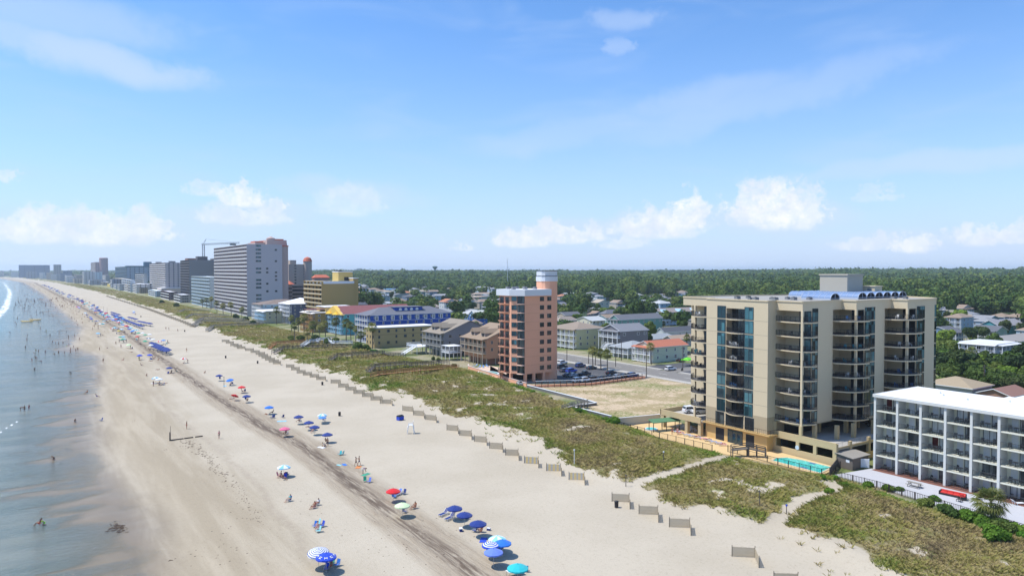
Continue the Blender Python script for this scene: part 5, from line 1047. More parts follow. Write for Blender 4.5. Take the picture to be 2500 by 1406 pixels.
def tree(kind,x,y,s=1,rz=None,label=None,group='trees among the houses',z=None):
    cr_,tr_=TREES[kind]; z=hz0(x,y) if z is None else z
    r=thing('pine_tree' if kind in(2,5) else 'oak_tree' if kind!=4 else 'leafy_tree',label or TL[kind]+' among the houses','tree',(x,y,z),random.uniform(0,6.3) if rz is None else rz,group)
    r.scale=(s,s,s*random.uniform(.9,1.1)); ob('crown',cr_,r); ob('trunk',tr_,r); return r
# palms: cabbage palms with round heads of fan leaves
def palm_meshes(h,seed,nf=34,fl=1.5,lean=.25):
    g=random.Random(seed); mb=MB(); pts=[(lean*math.sin(i/5*1.3),lean*.4*i/5,h*i/5-.2*(i==0)) for i in range(6)]
    for i in range(5): mb.tube(pts[i],pts[i+1],.2-.02*i,.2-.02*(i+1),8)
    for i in range(14): a=i*2.4; z=h*(.75+.25*i/14); mb.bar((pts[4][0],pts[4][1],z-.3),(pts[4][0]+.3*math.cos(a),pts[4][1]+.3*math.sin(a),z),.07,.05)
    tr=mb.mesh('trunk',BKp); V=[];F=[]; T=Vector(pts[5])
    for i in range(nf):
        a=i*2.39996; e=math.radians(75-130*(i/nf)**.9+g.uniform(-8,8)); L=fl*g.uniform(.85,1.15)
        d=Vector((math.cos(a)*math.cos(e),math.sin(a)*math.cos(e),math.sin(e))); s_=Vector((-math.sin(a),math.cos(a),0)); u_=s_.cross(d)*-1
        st_=T+d*L*.55; o=len(V); V+= [T-s_*.03,T+s_*.03,st_+s_*.03,st_-s_*.03]; F.append((o,o+1,o+2,o+3))
        for j in range(-4,5):
            f=j/4.5*1.35; dd=(d*math.cos(f)+s_*math.sin(f)); l=L*.72*(1-.18*abs(j)/4); tip=st_+dd*l+Vector((0,0,-.28*l*(1+abs(j)*.08))); mid=st_+dd*l*.55
            w_=s_*math.cos(f)*.09-d*math.sin(f)*.09; o=len(V); V+=[st_-w_*.3,mid-w_+u_*.02,tip,mid+w_-u_*.02]; F.append((o,o+1,o+2,o+3))
    sk=[];
    cr=rawmesh('crown',np.array([tuple(v) for v in V]),np.array(F),LF_palm)
    return cr,tr
PALMS=[palm_meshes(h,i,40,1.55) for i,h in enumerate((5.2,6.6,7.8))]+[palm_meshes(3.6,9,60,2.1,.15)]
def palm(kind,x,y,label,s=1,group=None,z=None):
    r=thing('palm_tree',label,'palm tree',(x,y,hz0(x,y) if z is None else z),random.uniform(0,6.3),group); r.scale=(s,)*3
    ob('crown',PALMS[kind][0],r); ob('trunk',PALMS[kind][1],r); return r
# shrubs
def bush_mesh(rx,rz,nq,qs,seed,m): return crown_mesh('foliage',m,rx,rz,rz*.55,6,nq,qs,seed)
BUSH=[bush_mesh(1.3,1.0,900,.13,70,LF_sh),bush_mesh(2.2,1.3,1500,.16,71,LF_sh),bush_mesh(1.6,1.5,1000,.16,72,LF_oak),bush_mesh(2.6,2.0,1500,.22,73,LF_oak)]
def bush(kind,x,y,s,label,group=None):
    o=ob('shrub',BUSH[kind],None,(x,y,hz0(x,y)),random.uniform(0,6.3)); o.scale=(s,)*3; tag(o,label,'shrub',group); return o
HOUSEC=[(o.location.x+o['w']/2,o.location.y+o['d']/2,(o['w']+o['d'])/2*.62) for o in S.objects if 'w' in o.keys() and o.parent is None]
HOUSEB=[(o.location.x-3,o.location.y-3,o.location.x+o['w']+3,o.location.y+o['d']+3) for o in S.objects if 'w' in o.keys() and o.parent is None]
for o in S.objects:
    if 'w' in o.keys(): del o['w']; del o['d']
def veiled(x,y,ht):
    """true where a tree of this height would stand between the open side of a house and the sea"""
    x=np.asarray(x); y=np.asarray(y); r=np.zeros(x.shape,bool)
    for hx,hy,hr in HOUSEC:
        D=math.hypot(hx,hy); dx,dy=hx/D,hy/D; t=D-(x*dx+y*dy); l=np.abs(x*dy-y*dx); r|=(t>-2)&(t<ht*D/37*.85)&(l<hr+2.5)
    return r
def free(x,y,m=0):
    if 174-m<x<193+m or (146-m<x<175 and 150<y<224) or (118<x<175 and 110<y<186): return False
    if 150-m<x<176 and 75<y<120: return False
    if 190<x<330 and (180<y<191 or 298<y<308): return False
    return not any(a-m<x<c+m and b-m<y<d+m for a,b,c,d in HOUSEB)
# named trees seen in the photograph (column, ground row)
for kd,px,py,s,lb in [(3,1588,832,.95,'round olive green tree in front of the sea green house'),(1,1455,775,.9,'dark spreading oak beside the brown gabled cottage'),(0,1410,778,.8,'dark oak behind the yellow house'),(4,1660,806,.8,'bright green tree in front of the townhouse row'),(0,1130,764,1.1,'big round oak behind the grey gabled beach house'),(2,1085,750,1,'dark juniper shaped tree beside the white twin house'),
   (2,955,735,1.0,'dark conical tree beside the slate gabled house'),(4,1118,752,.8,'bright leafy tree beside the dark juniper'),(1,1560,765,1,'wide oak in front of the silver roofs'),(0,1600,766,1,'dense oak left of the townhouse row'),(3,1205,778,.7,'oak right of the royal blue cottage'),(5,1720,745,1,'dark pine behind the condominium roof edge'),
   (4,2345,805,1.3,'bright green tree right of the condominium'),(4,2310,850,1.1,'yellow green tree beside the condominium wall'),(4,2330,880,.9,'low bright tree left of the white decked mansion'),(2,2452,835,1,'dark pine beside the teal wing'),(5,2440,930,.9,'dark wind shaped pine in front of the white porches'),(3,2480,945,.95,'grey green pine at the right edge'),(5,2500,925,1,'dark pine beyond the right edge pine'),(1,2405,775,1.1,'grey barked oak behind the blue houses'),(0,2440,760,1.3,'massive dark oak behind the decked mansion'),(1,2480,775,1.3,'huge oak at the right edge'),(0,2385,755,1.1,'oak between the far roofs'),(5,2330,735,1,'pine right of the condominium roof')]:
    x,y=G(px,py); tree(kd,x,y,s,label=lb,group=None)
rd=random.Random(3); nt=0; tries=0
edge=lambda px: float(np.interp(px,[700,860,1150,1300,1400,1600,1700,1900,2300,2500,2700],[1600,1400,1120,860,700,760,900,640,500,420,400]))
TLIST=[]
def pxof(x,y): return Pp(x,y,5)[0]
while nt<272 and tries<60000:
    tries+=1; px=rd.uniform(640,2560) if rd.random()<.75 else rd.uniform(2290,2560); e=edge(px); Dm=rd.uniform(200,e*.98)
    x,y=G(px,660+37*FPX/Dm)
    if x<196 or not free(x,y,1.2): continue
    if px<2290 and 1690<px and Dm<430: continue
    if bool(veiled(x,y,6.5)) and rd.random()>.30: continue
    kd=rd.choice([0,0,1,3,3,4,2,5]) ; far='near the edge of the woods' if Dm>e*.8 else 'in the town gardens' if px<1700 else 'in the gardens behind the condominium and motel'
    TLIST.append((tree(kd,x,y,rd.uniform(.55,.95),label=TL[kd]+' '+far,group=TL[kd]+'s '+far),kd)); nt+=1
HN=[(o.location.x,o.location.y,o.name.split('.')[0].replace('_',' ')) for o in S.objects if o.get('category') in('house','motel','lodge','inn') and not o.name.startswith('town_house')]
_g={}
for o,kd in TLIST:
    d,nm=min((math.hypot(o.location.x-a,o.location.y-b),n_) for a,b,n_ in HN); _g.setdefault((kd,nm),[]).append((d,o))
RK=['nearest','second nearest','third nearest','fourth nearest','fifth nearest','sixth nearest','seventh nearest','eighth nearest','ninth nearest','tenth nearest','eleventh nearest','twelfth nearest']
for (kd,nm),L in _g.items():
    L.sort(key=lambda t:t[0])
    for i,(d,o) in enumerate(L):
        o['label']=f'{TL[kd]}, {RK[min(i,11)]} to the {nm}' if i<12 else f'{TL[kd]} far behind the {nm}'; o['group']=TL[kd]+'s far behind the '+nm if i>=12 else o['group']
# palms
for kd,px,py,s,lb in [(1,1448,902,.95,'tall palm, leftmost of the three beside the parking lot'),(0,1467,900,1,'palm in the middle of the three beside the parking lot'),(0,1483,904,1.02,'palm, rightmost of the three beside the parking lot'),(0,1453,892,.9,'low palm behind the three parking lot palms'),(1,1590,890,.95,'palm in front of the red roofed house'),(2,1677,870,.9,'slim tall palm near the slate roofed cottage'),
   (1,910,850,1.1,'leaning palm at the corner of the tan motel'),(1,845,835,1.1,'palm in front of the teal inn'),(1,857,838,1,'shaggy palm before the navy inn porches'),(0,888,828,1.1,'palm left of the navy inn'),(0,868,832,.9,'palm between teal and navy inns'),(1,820,830,1.1,'palm before the golden apartments'),(0,795,822,1,'palm at the golden apartment balconies'),(1,742,825,1.1,'palm beside the orange striped terrace'),(0,728,812,1,'palm below the blue and white apartments'),(1,712,818,.9,'palm left of the blue and white apartments'),(0,762,835,1.1,'palm in the dark thicket near the white boardwalk'),(1,780,840,.8,'palm by the white boardwalk steps'),(0,880,850,.9,'low palm by the motel beach stairs'),(0,896,843,1,'palm at the back of the navy inn stairs'),
   (1,675,792,1.1,'palm in front of the low cream motel'),(1,565,775,1.1,'palm at the left foot of the grey tower'),(0,545,772,1.1,'palm near the grey tower driveway'),(1,530,768,1,'palm before the grey tower pool'),(0,505,752,1.1,'palm left of the grey tower'),(1,515,755,1.1,'taller palm left of the grey tower'),(0,495,752,1,'palm before the pale grid hotel'),(0,590,778,1,'palm right of the grey tower driveway'),(1,720,842,.9,'palm beside the dune thicket'),(0,750,846,.8,'palm low in the thicket'),
   (0,2355,910,1.1,'palm left of the decked mansion pool'),(1,2372,913,1.05,'taller palm by the decked mansion pool'),(0,2340,905,1,'palm beside the white stair tower'),(0,2390,915,.9,'palm right of the mansion pool'),(0,2365,806,.9,'palm before the light blue house'),(0,2335,800,.9,'palm left of the light blue house'),(1,2490,830,1,'slim palm on the taupe roofed lot'),(0,1420,760,.9,'palm in the oaks behind the stores'),(0,1375,757,.8,'palm before the white decked house'),(0,1620,808,.8,'small palm by the townhouse row')]:
    x,y=G(px,py); palm(kd,x,y,lb,s*(1.38 if px<1000 else 1.15))
palm(3,113.2,46.9,'full headed yellow green palm on the dune in front of the white motel',1.05)
# shrubs on and behind the dunes
for kd,px,py,s,lb in [(1,2440,1330,1.0,'bright green shrub patch on the dune near the bottom right'),(1,2420,1322,.7,'small bright shrub beside the dune patch'),(0,2280,1215,.8,'rounded shrub by the motel picket fence'),(2,2320,1265,.8,'dark upright shrub at the end of the picket fence'),(1,2360,1268,1.0,'green shrub left of the full headed palm'),(1,2395,1285,1.1,'green shrub under the full headed palm'),(3,2440,1295,.7,'dark shrub right of the palm foot'),(1,2475,1300,1.0,'green shrub at the right edge'),(0,2120,1185,1.0,'spiky grey green shrub on the patio corner'),(0,2165,1190,.9,'spiky shrub beside the picket fence'),(0,2195,1192,.7,'feathery shrub near the picnic table'),
  (0,2023,1205,.7,'bright green shrub at the head of the lower dune path'),(0,2008,1172,.6,'bright shrub seaward of the pool'),(0,2040,1165,.7,'green shrub at the pool fence corner'),(0,2062,1185,.5,'tiny bright shrub by the wooden fence'),
  (1,1500,1038,.95,'large bright bush at the end of the bulkhead'),(0,1480,1030,.9,'bright bush left of the large one'),(0,1415,1010,.8,'bush at the bulkhead steps'),(0,1400,1004,.6,'small bush beside the bulkhead steps'),(0,1345,975,.6,'bush half way along the bulkhead'),(0,1325,968,.6,'low bush at the bulkhead'),(0,1302,958,.7,'bush near the salmon wall corner'),
  (3,875,858,1.1,'big dark green bush seaward of the tan motel'),(3,893,858,1.0,'second big bush seaward of the tan motel'),(1,915,862,1.0,'bright bush under the leaning palm'),(2,1110,905,.9,'round dark bush by the salmon pool wall'),(2,1070,880,.8,'bush at the foot of the grey gabled house'),(2,1058,876,.7,'small bush by the grey house hedge'),
  (3,770,838,1.2,'dark thicket left of the white boardwalk'),(3,735,836,1.1,'dark thicket before the golden apartments'),(3,710,835,.9,'thicket at the left of the boardwalks'),(3,820,843,1,'thicket below the teal inn'),(3,800,842,1,'thicket below the golden apartments'),(3,430,750,1.3,'round green bush on the far dunes'),(3,395,742,1.3,'bush near the pale blue guesthouse'),(3,618,795,1,'bush at the right corner of the grey tower'),(3,575,778,1.2,'bush before the grey tower'),(3,600,786,1.1,'low bush before the grey tower corner'),(2,2360,930,1,'hedge bush by the mansion pool'),(2,2330,925,1,'round bush beside the utility pole')]:
    x,y=G(px,py,.5); bush(kd,x,y,s,lb)
for i in range(9):
    x,y=[(112.2,52.5),(111.5,50.5),(111.2,48.5),(110.3,46),(110.2,43.5),(109.8,41.5),(112.5,55.5),(110,39.5),(108.8,44.5)][i]; bush(1 if i%2 else 3,x,y,.62,'low green bush in the hedge below the motel patio','low green bushes below the motel patio')
# ------------------------------------------------------------------ the forest: one far wood behind the town
def forest():
    g=np.random.default_rng(77); P_=[]; D=240.
    while D<10200:
        s_=max(8.0,D/66); n=int(math.radians(118)*D/s_)
        a=HEAD+np.radians(g.uniform(-50,68,n)); dd=D+g.uniform(-.6,.6,n)*s_
        x=dd*np.sin(a); y=dd*np.cos(a); px=np.degrees(a-HEAD); col=1250+FPX*np.tan(np.clip(a-HEAD,-1.2,1.2))
        e=np.interp(col,[300,700,860,1150,1300,1400,1600,1700,1900,2300,2500,2700],[2000,1600,1400,1120,860,700,760,900,640,500,420,400])
        tn=(dd<=e)&(dd>np.where(a>HEAD+.66,225,330))&(x>200)&(vnoise(x,y,38,61)>.50)&(g.uniform(0,1,n)<.8)
        ok=((dd>e)&(x-inner(y)>110+.02*y)&~((vnoise(x,y,70,31)>.93)&(dd<1600)))|tn
        ok&=~((x>186)&(x<330)&(y>180)&(y<191))
        if dd.min()<1500:
            for (a0,b0,c0,d0) in HOUSEB: ok&=~((x>a0-1.5)&(x<c0+1.5)&(y>b0-1.5)&(y<d0+1.5))
            ok&=~(veiled(x,y,6)&(g.uniform(0,1,n)<.93))
        P_.append(np.stack([x,y,dd,np.full(n,s_)],1)[ok]); D+=s_*.8
    P_=np.concatenate(P_); n=len(P_)
    kindf=vnoise(P_[:,0],P_[:,1],160,33); tall=.70+.45*(kindf>.55)+.35*vnoise(P_[:,0],P_[:,1],60,35)+.3*(vnoise(P_[:,0],P_[:,1],22,36)>.7)
    V=[];F=[];T=[];base=0
    for lo,hi,nq,q in ((0,650,260,.72),(650,1000,130,1.0),(1000,1700,56,1.6),(1700,3500,22,2.9),(3500,20000,9,6.5)):
        sel=P_[(P_[:,2]>=lo)&(P_[:,2]<hi)]; m=len(sel)
        if not m: continue
        tl=tall[(P_[:,2]>=lo)&(P_[:,2]<hi)]
        r=sel[:,3]*.58*g.uniform(.8,1.25,m)*np.where(lo<900,1,1); r=np.clip(r,4.2,200); rh=np.clip(r*.8,3.5,9)*tl; H_=(g.uniform(8.5,12.5,m))*tl
        z0=hgt(sel[:,0],sel[:,1]); c=np.stack([sel[:,0],sel[:,1],z0+H_-rh*.4],1)
        d=g.normal(size=(m,nq,3)); d[:,:,2]=np.abs(d[:,:,2])*1.1-.15; d/=np.linalg.norm(d,axis=2,keepdims=True)
        off=g.uniform(.75,1.1,(m,nq,1)); lob=1+.22*np.sin(d[:,:,0:1]*5+d[:,:,1:2]*4+g.uniform(0,6,(m,1,1)))
        cc=c[:,None,:]+d*off*lob*np.stack([r,r,rh],1)[:,None,:]
        qs=np.repeat(q*g.uniform(.6,1.3,(m,nq)).reshape(-1),1)
        v=quads(cc.reshape(-1,3),(d+g.normal(size=d.shape)*.45).reshape(-1,3),qs,.8)
        tn=np.repeat(np.clip(g.uniform(0,1,m)*.7+.3*vnoise(sel[:,0],sel[:,1],90,41),0,1),nq*4)
        V.append(v); T.append(tn); F.append(np.arange(len(v)).reshape(-1,4)+base); base+=len(v)
        # core masses
        nu=7; ph=np.array([.15,.8,1.4,2.2]); th=np.arange(nu)*2*math.pi/nu
        uv=np.array([[math.sin(p_)*math.cos(t),math.sin(p_)*math.sin(t),math.cos(p_)] for p_ in ph for t in th])
        cv=c[:,None,:]+uv[None]*np.stack([r,r,rh*1.0],1)[:,None,:]*.8*g.uniform(.85,1.1,(m,len(uv),1)); 
        fa=np.array([(j*nu+i,(j+1)*nu+i,(j+1)*nu+(i+1)%nu,j*nu+(i+1)%nu) for j in range(3) for i in range(nu)]+[(0,1,2,3),(0,3,4,5)])
        V.append(cv.reshape(-1,3)); T.append(np.repeat(g.uniform(0,.5,m),len(uv))); F.append((fa[None]+np.arange(m)[:,None,None]*len(uv)).reshape(-1,4)+base); base+=m*len(uv)
    V=np.concatenate(V);F=np.concatenate(F);T=np.concatenate(T); print('forest trees',n,'faces',len(F))
    return rawmesh('forest',V,F,LF_for,T)
fo_=ob('forest',forest()); tag(fo_,'far green wood filling everything behind the town up to the horizon','forest',kind='stuff')
# ------------------------------------------------------------------ dune grass
gmat=bpy.data.materials.new('dune_grass_blades'); gmat.use_nodes=True; k=N(gmat.node_tree); o=k.n('ShaderNodeOutputMaterial'); t_=k.attr('tint')
cr_=k.n('ShaderNodeValToRGB'); k.put(cr_.inputs[0],t_); el_=cr_.color_ramp.elements; el_[0].position=0; el_[0].color=(.20,.155,.095,1); el_[1].position=1; el_[1].color=(.115,.21,.028,1)
for p_,c_ in((.3,(.42,.335,.155,1)),(.55,(.31,.28,.085,1)),(.8,(.22,.25,.06,1))): e=el_.new(p_); e.color=c_
d=k.n('ShaderNodeBsdfDiffuse'); k.put(d.inputs[0],cr_.outputs[0]); t2=k.n('ShaderNodeBsdfTranslucent'); k.put(t2.inputs[0],cr_.outputs[0]); ms=k.n('ShaderNodeMixShader'); ms.inputs[0].default_value=.3; k.put(ms.inputs[1],d.outputs[0]); k.put(ms.inputs[2],t2.outputs[0]); k.put(o.inputs[0],ms.outputs[0])
def grass():
    g=np.random.default_rng(9); X_=[];Y_=[];SZ=[]
    for (x0,x1,y0,y1,dens,sz) in ((72,120,30,135,8.0,1.0),(76,130,135,270,3.2,1.25),(76,132,270,520,1.2,1.9),(70,132,520,1100,.45,3.0),(30,130,1100,2200,.08,6)):
        n=int((x1-x0)*(y1-y0)*dens); x=g.uniform(x0,x1,n); y=g.uniform(y0,y1,n); v=veg(x,y); fr=sm(x-lerp(y,YV,XV)-vnoise(x,y,6,3)*5,-7,2)*.07*(vnoise(x,y,2.2,15)>.55)*(x<inner(y)-1)
        for pts,wd in PATHS: fr=fr*(dpath(x,y,pts)>wd)
        dn=.45+.55*(vnoise(x,y,2.4,21)>.3); ok=g.uniform(0,1,n)<np.maximum(v*dn,fr); X_.append(x[ok]);Y_.append(y[ok]);SZ.append(np.full(ok.sum(),sz))
    x=g.uniform(118,175,5200); y=g.uniform(112,182,5200); ok=((x>127.5)|((y<149)&(y>134.5)&(x>118.8)))&(y<175)&(y>112+(175-x)*.1)&(vnoise(x,y,9,71)*.7+vnoise(x,y,2,72)*.3>.56)&~((x>121)&(y<123)); X_.append(x[ok]);Y_.append(y[ok]);SZ.append(np.full(ok.sum(),.6))
    x=np.concatenate(X_);y=np.concatenate(Y_);s_=np.concatenate(SZ); m=len(x); z=hgt(x,y)
    nb_=7; a=g.uniform(0,6.28,(m,nb_)); hh=g.uniform(.22,.56,(m,nb_))*(.65+.7*vnoise(x,y,5,22))[:,None]*np.minimum(s_,1.5)[:,None]; lean=g.uniform(.5,1.5,(m,nb_))*hh; w_=.044*s_[:,None]*g.uniform(.7,1.5,(m,nb_))
    bx=x[:,None]+np.cos(a)*.12*s_[:,None]*g.uniform(0,2,(m,nb_)); by=y[:,None]+np.sin(a)*.12*s_[:,None]*g.uniform(0,2,(m,nb_)); bz=np.repeat(z[:,None],nb_,1)-.05
    px_,py_=-np.sin(a),np.cos(a)
    v=np.stack([np.stack([bx-px_*w_,by-py_*w_,bz],-1),np.stack([bx+px_*w_,by+py_*w_,bz],-1),np.stack([bx+np.cos(a)*lean*.45+px_*w_*.7,by+np.sin(a)*lean*.45+py_*w_*.7,bz+hh*.7],-1),np.stack([bx+np.cos(a)*lean,by+np.sin(a)*lean,bz+hh],-1)],2)
    patch=.62*vnoise(x,y,7,23)+.25*vnoise(x,y,18,24)+.35*vnoise(x,y,2,25)-.12; patch+=.35*sm(x-inner(y),-9,-1)*(vnoise(x,y,10,27)>.45)+.16*(1-sm(x-lerp(y,YV,XV),-2,10))
    T=np.clip(patch[:,None]+g.normal(0,.13,(m,nb_)),0,1); V=v.reshape(-1,3); F=np.arange(len(V)).reshape(-1,4); print('grass blades',len(F))
    return rawmesh('dune_grass',V,F,gmat,np.repeat(T.reshape(-1),4))
tag(ob('dune_grass',grass()),'dry green and straw dune grass behind the beach','grass',kind='stuff')
# ------------------------------------------------------------------ boardwalks
def boardwalk(name,label,pts,m,w_=1.5,rl=1.0):
    """pts: (x,y,z) deck line"""
    pts=[(a,b,c+.7) for a,b,c in pts]; x0,y0,_=pts[0]; r=thing(name,label,'boardwalk',(x0,y0,0)); dk=MB(); ra=MB()
    for a,b in zip(pts,pts[1:]):
        A_=Vector((a[0]-x0,a[1]-y0,a[2])); B_=Vector((b[0]-x0,b[1]-y0,b[2])); dk.bar(A_,B_,w_,.1); d=(B_-A_); L=Vector((d.x,d.y)).length; s_=Vector((-d.y,d.x,0)).normalized()*w_/2
        n=max(1,round(L/2.2))
        for sg in(-1,1):
            for hh in(rl,rl*.55): ra.bar(A_+s_*sg+Vector((0,0,hh)),B_+s_*sg+Vector((0,0,hh)),.09,.13)
            for i in range(n+1):
                p_=A_+d*i/n+s_*sg; ra.box(p_.x-.07,p_.y-.07,min(0,p_.z)-.2,p_.x+.07,p_.y+.07,p_.z+rl)
    dk.build('deck',m,r); ra.build('railing',m,r); return r
W_dk=mat('dark_weathered_wood',(.12,.105,.09),.95,.25,3); W_br=mat('reddish_brown_wood',(.30,.145,.06),.9,.15,3); W_wh=mat('white_painted_wood',(.60,.62,.64),.7,.08,3); W_gr=mat('silver_grey_wood',(.24,.225,.20),.95,.2,3)
def gp(L): return [(*G(px,py,z+.7),z) for px,py,z in L]
boardwalk('boardwalk','dark weathered boardwalk crossing the dunes to the grey gabled house',gp([(805,881,.6),(820,869,2.0),(936,861,2.0),(950,866,1.3),(988,868,1.3)]),W_dk)
boardwalk('boardwalk','dark boardwalk leading to the salmon brown gabled house',gp([(899,908,.7),(912,895,2.0),(990,888,2.2),(1003,891,1.8),(1094,884,1.6)]),W_dk)
boardwalk('boardwalk','long reddish brown boardwalk nearest the salmon tower',gp([(905,920,.8),(925,914,1.5),(1010,905,1.5),(1118,896,1.4)]),W_br)
boardwalk('boardwalk','white painted boardwalk with raised steps before the teal inn',gp([(737,846,.8),(755,834,1.7),(775,833,1.7),(778,830,2.2),(803,829,2.4),(813,838,1.2),(861,837,1.2)]),W_wh)
boardwalk('boardwalk','orange brown boardwalk left of the white boardwalk',gp([(658,851,.5),(672,839,1.8),(745,834,1.8)]),W_br)
boardwalk('boardwalk','dark boardwalk running below the white boardwalk',gp([(667,861,.5),(690,850,1.4),(800,846,1.2),(868,845,1.1)]),W_dk)
for i,(a,lb) in enumerate([([(470,795,.5),(490,784,1.5),(642,787,1.5)],'grey boardwalk ending at the low cream motel'),([(505,806,.5),(520,796,1.5),(642,791,1.4)],'grey boardwalk nearest the beach fences beyond the motel row'),([(455,776,.5),(470,768,1.5),(560,771,1.5)],'grey boardwalk leading to the grey tower palms'),([(478,786,.5),(495,777,1.5),(600,781,1.5)],'grey boardwalk leading to the grey tower corner'),([(435,762,.5),(448,757,1.5),(512,758,1.5)],'grey boardwalk before the pale grid hotel')]):
    boardwalk('boardwalk',lb,gp(a),W_gr)
boardwalk('beach_stair_landing','small wooden gate landing at the end of the upper dune path',[(113.4,93.2,.7),(116,91.4,1.1),(118.3,89.0,.5)],W_dk,1.3,.9)
boardwalk('bulkhead_steps','small weathered steps over the bulkhead of the sand lot',gp([(1372,998,.4),(1398,990,1.2),(1430,982,.8)]),W_gr,1.2,.8)
# ------------------------------------------------------------------ sand fences: each an L of two slatted panels
M_sl=mat('fence_slat_wood',(.46,.385,.27),.95,.2,5); M_py=mat('yellow_painted_slat',(.70,.50,.14),.9,.1,5); M_pb=mat('blue_grey_painted_slat',(.34,.38,.42),.9,.1,5)
def slat_panel(L,h,seed=0,paint=False):
    mb=MB(); n=int(L/.105); g=random.Random(seed)
    for i in range(n):
        t=(i+.5)*L/n; m_=0
        if paint: m_=2 if math.sin(i*.75+seed)>.35 else 1
        hh=h+g.uniform(-.04,.03); mb.box(t-.038,-.01,.06,t+.038,.01,hh,m_)
    for z in(.2,h*.5,h-.15): mb.box(0,-.02,z,L,-.012,z+.025,0)
    return mb.mesh('slat_panel',[M_sl,M_py,M_pb])
FPST=MB().tube((0,0,-.3),(0,0,1.5),.055,.045,6).mesh('post',W_dk)
SPN=[slat_panel(3.2,1.28,i) for i in range(3)]; SPP=[slat_panel(3.2,1.28,i,True) for i in range(3)]
def sandfence(a,b,c,label,paint=False,i=0,group=None):
    z=hz0(*a); r=thing('sand_fence',label,'sand fence',(a[0],a[1],z),0,group)
    for p_,q_ in((a,b),(b,c)):
        L=math.hypot(q_[0]-p_[0],q_[1]-p_[1]); o=ob('slat_panel',(SPP if paint and p_ is a else SPN)[i%3],r,(p_[0]-a[0],p_[1]-a[1],0),math.atan2(q_[1]-p_[1],q_[0]-p_[0])); o.scale=(L/3.2,1,1)
    for p_ in(a,b,c): ob('post',FPST,r,(p_[0]-a[0],p_[1]-a[1],0))
FP=[((1889,1430),(1948,1432),(1953,1460),'weathered slatted sand fence cut off by the bottom edge',0),((1787,1363),(1843,1366),(1853,1391),'weathered slatted sand fence second from the bottom right',0),((1634,1291),(1684,1293),(1687,1312),'slatted sand fence below the upper dune path mouth',0),((1560,1259),(1606,1261),(1608,1280),'slatted sand fence right of the one with the trash barrel',0),((1494,1228),(1536,1230),(1538,1247),'slatted sand fence with the dark trash barrel in front',0),
((1389,1175),(1426,1176),(1428,1188),'yellow painted sand fence with two blue stripes, nearest of the painted ones',1),((1334,1153),(1369,1154),(1371,1166),'sand fence painted yellow with blue grey ends',1),((1280,1134),(1314,1136),(1315,1146),'sand fence painted mostly yellow with a pale stripe',1),((1234,1115),(1265,1116),(1267,1128),'bare sand fence just beyond the painted ones',0),((1195,1098),(1227,1100),(1228,1108),'second bare sand fence beyond the painted ones',0),((1158,1081),(1187,1083),(1189,1091),'third bare sand fence beyond the painted ones',0),((1122,1066),(1151,1068),(1152,1077),'fourth bare sand fence beyond the painted ones',0),((1091,1053),(1118,1055),(1119,1062),'last bare sand fence before the gap by the lifeguard chair',0),
((1038,1027),(1064,1029),(1066,1035),'sand fence just inland of the lifeguard chair',0),((1009,1016),(1034,1018),(1036,1024),'sand fence above the lifeguard chair',0),((983,1005),(1007,1007),(1009,1012),'sand fence right above the blue crate',0)]
for i,(a,b,c,lb,pt_) in enumerate(FP): sandfence(G(*a),G(*b),G(*c),lb,bool(pt_),i)
zz=[(2310,1180),(2175,1130),(2050,1080),(1925,1035),(1810,985),(1705,940),(1595,880),(1385,830),(1290,795),(1190,765),(1100,735),(1020,690),(945,650),(755,600),(695,575),(640,548),(590,520),(545,492),(505,462),(430,435),(350,405),(230,375),(185,350),(135,335),(70,300),(10,275)]
ORD='first second third fourth fifth sixth seventh eighth ninth tenth eleventh twelfth thirteenth fourteenth fifteenth sixteenth seventeenth eighteenth nineteenth twentieth twenty-first twenty-second twenty-third twenty-fourth twenty-fifth twenty-sixth'.split()
for i,(a,b) in enumerate(zz):
    p_=G(540+a/5.952,790+b/5.952); s_=1 if i<14 else 1.3
    sandfence(p_,(p_[0]+2.4*s_,p_[1]-1.9*s_),(p_[0]+1.7*s_,p_[1]-4.4*s_),ORD[i]+' small slatted fence of the zigzag row, counted away from the blue bin',False,i,'zigzag sand fences along the dune foot')
y_=500
while y_<1150:
    x_=float(lerp(y_,YV,XV))-8.5; sandfence((x_,y_),(x_+3,y_-3),(x_+1.6,y_-7),'far slatted fence along the dune foot before the hotels',False,0,'far sand fences before the hotels'); y_+=11 if y_<800 else 22
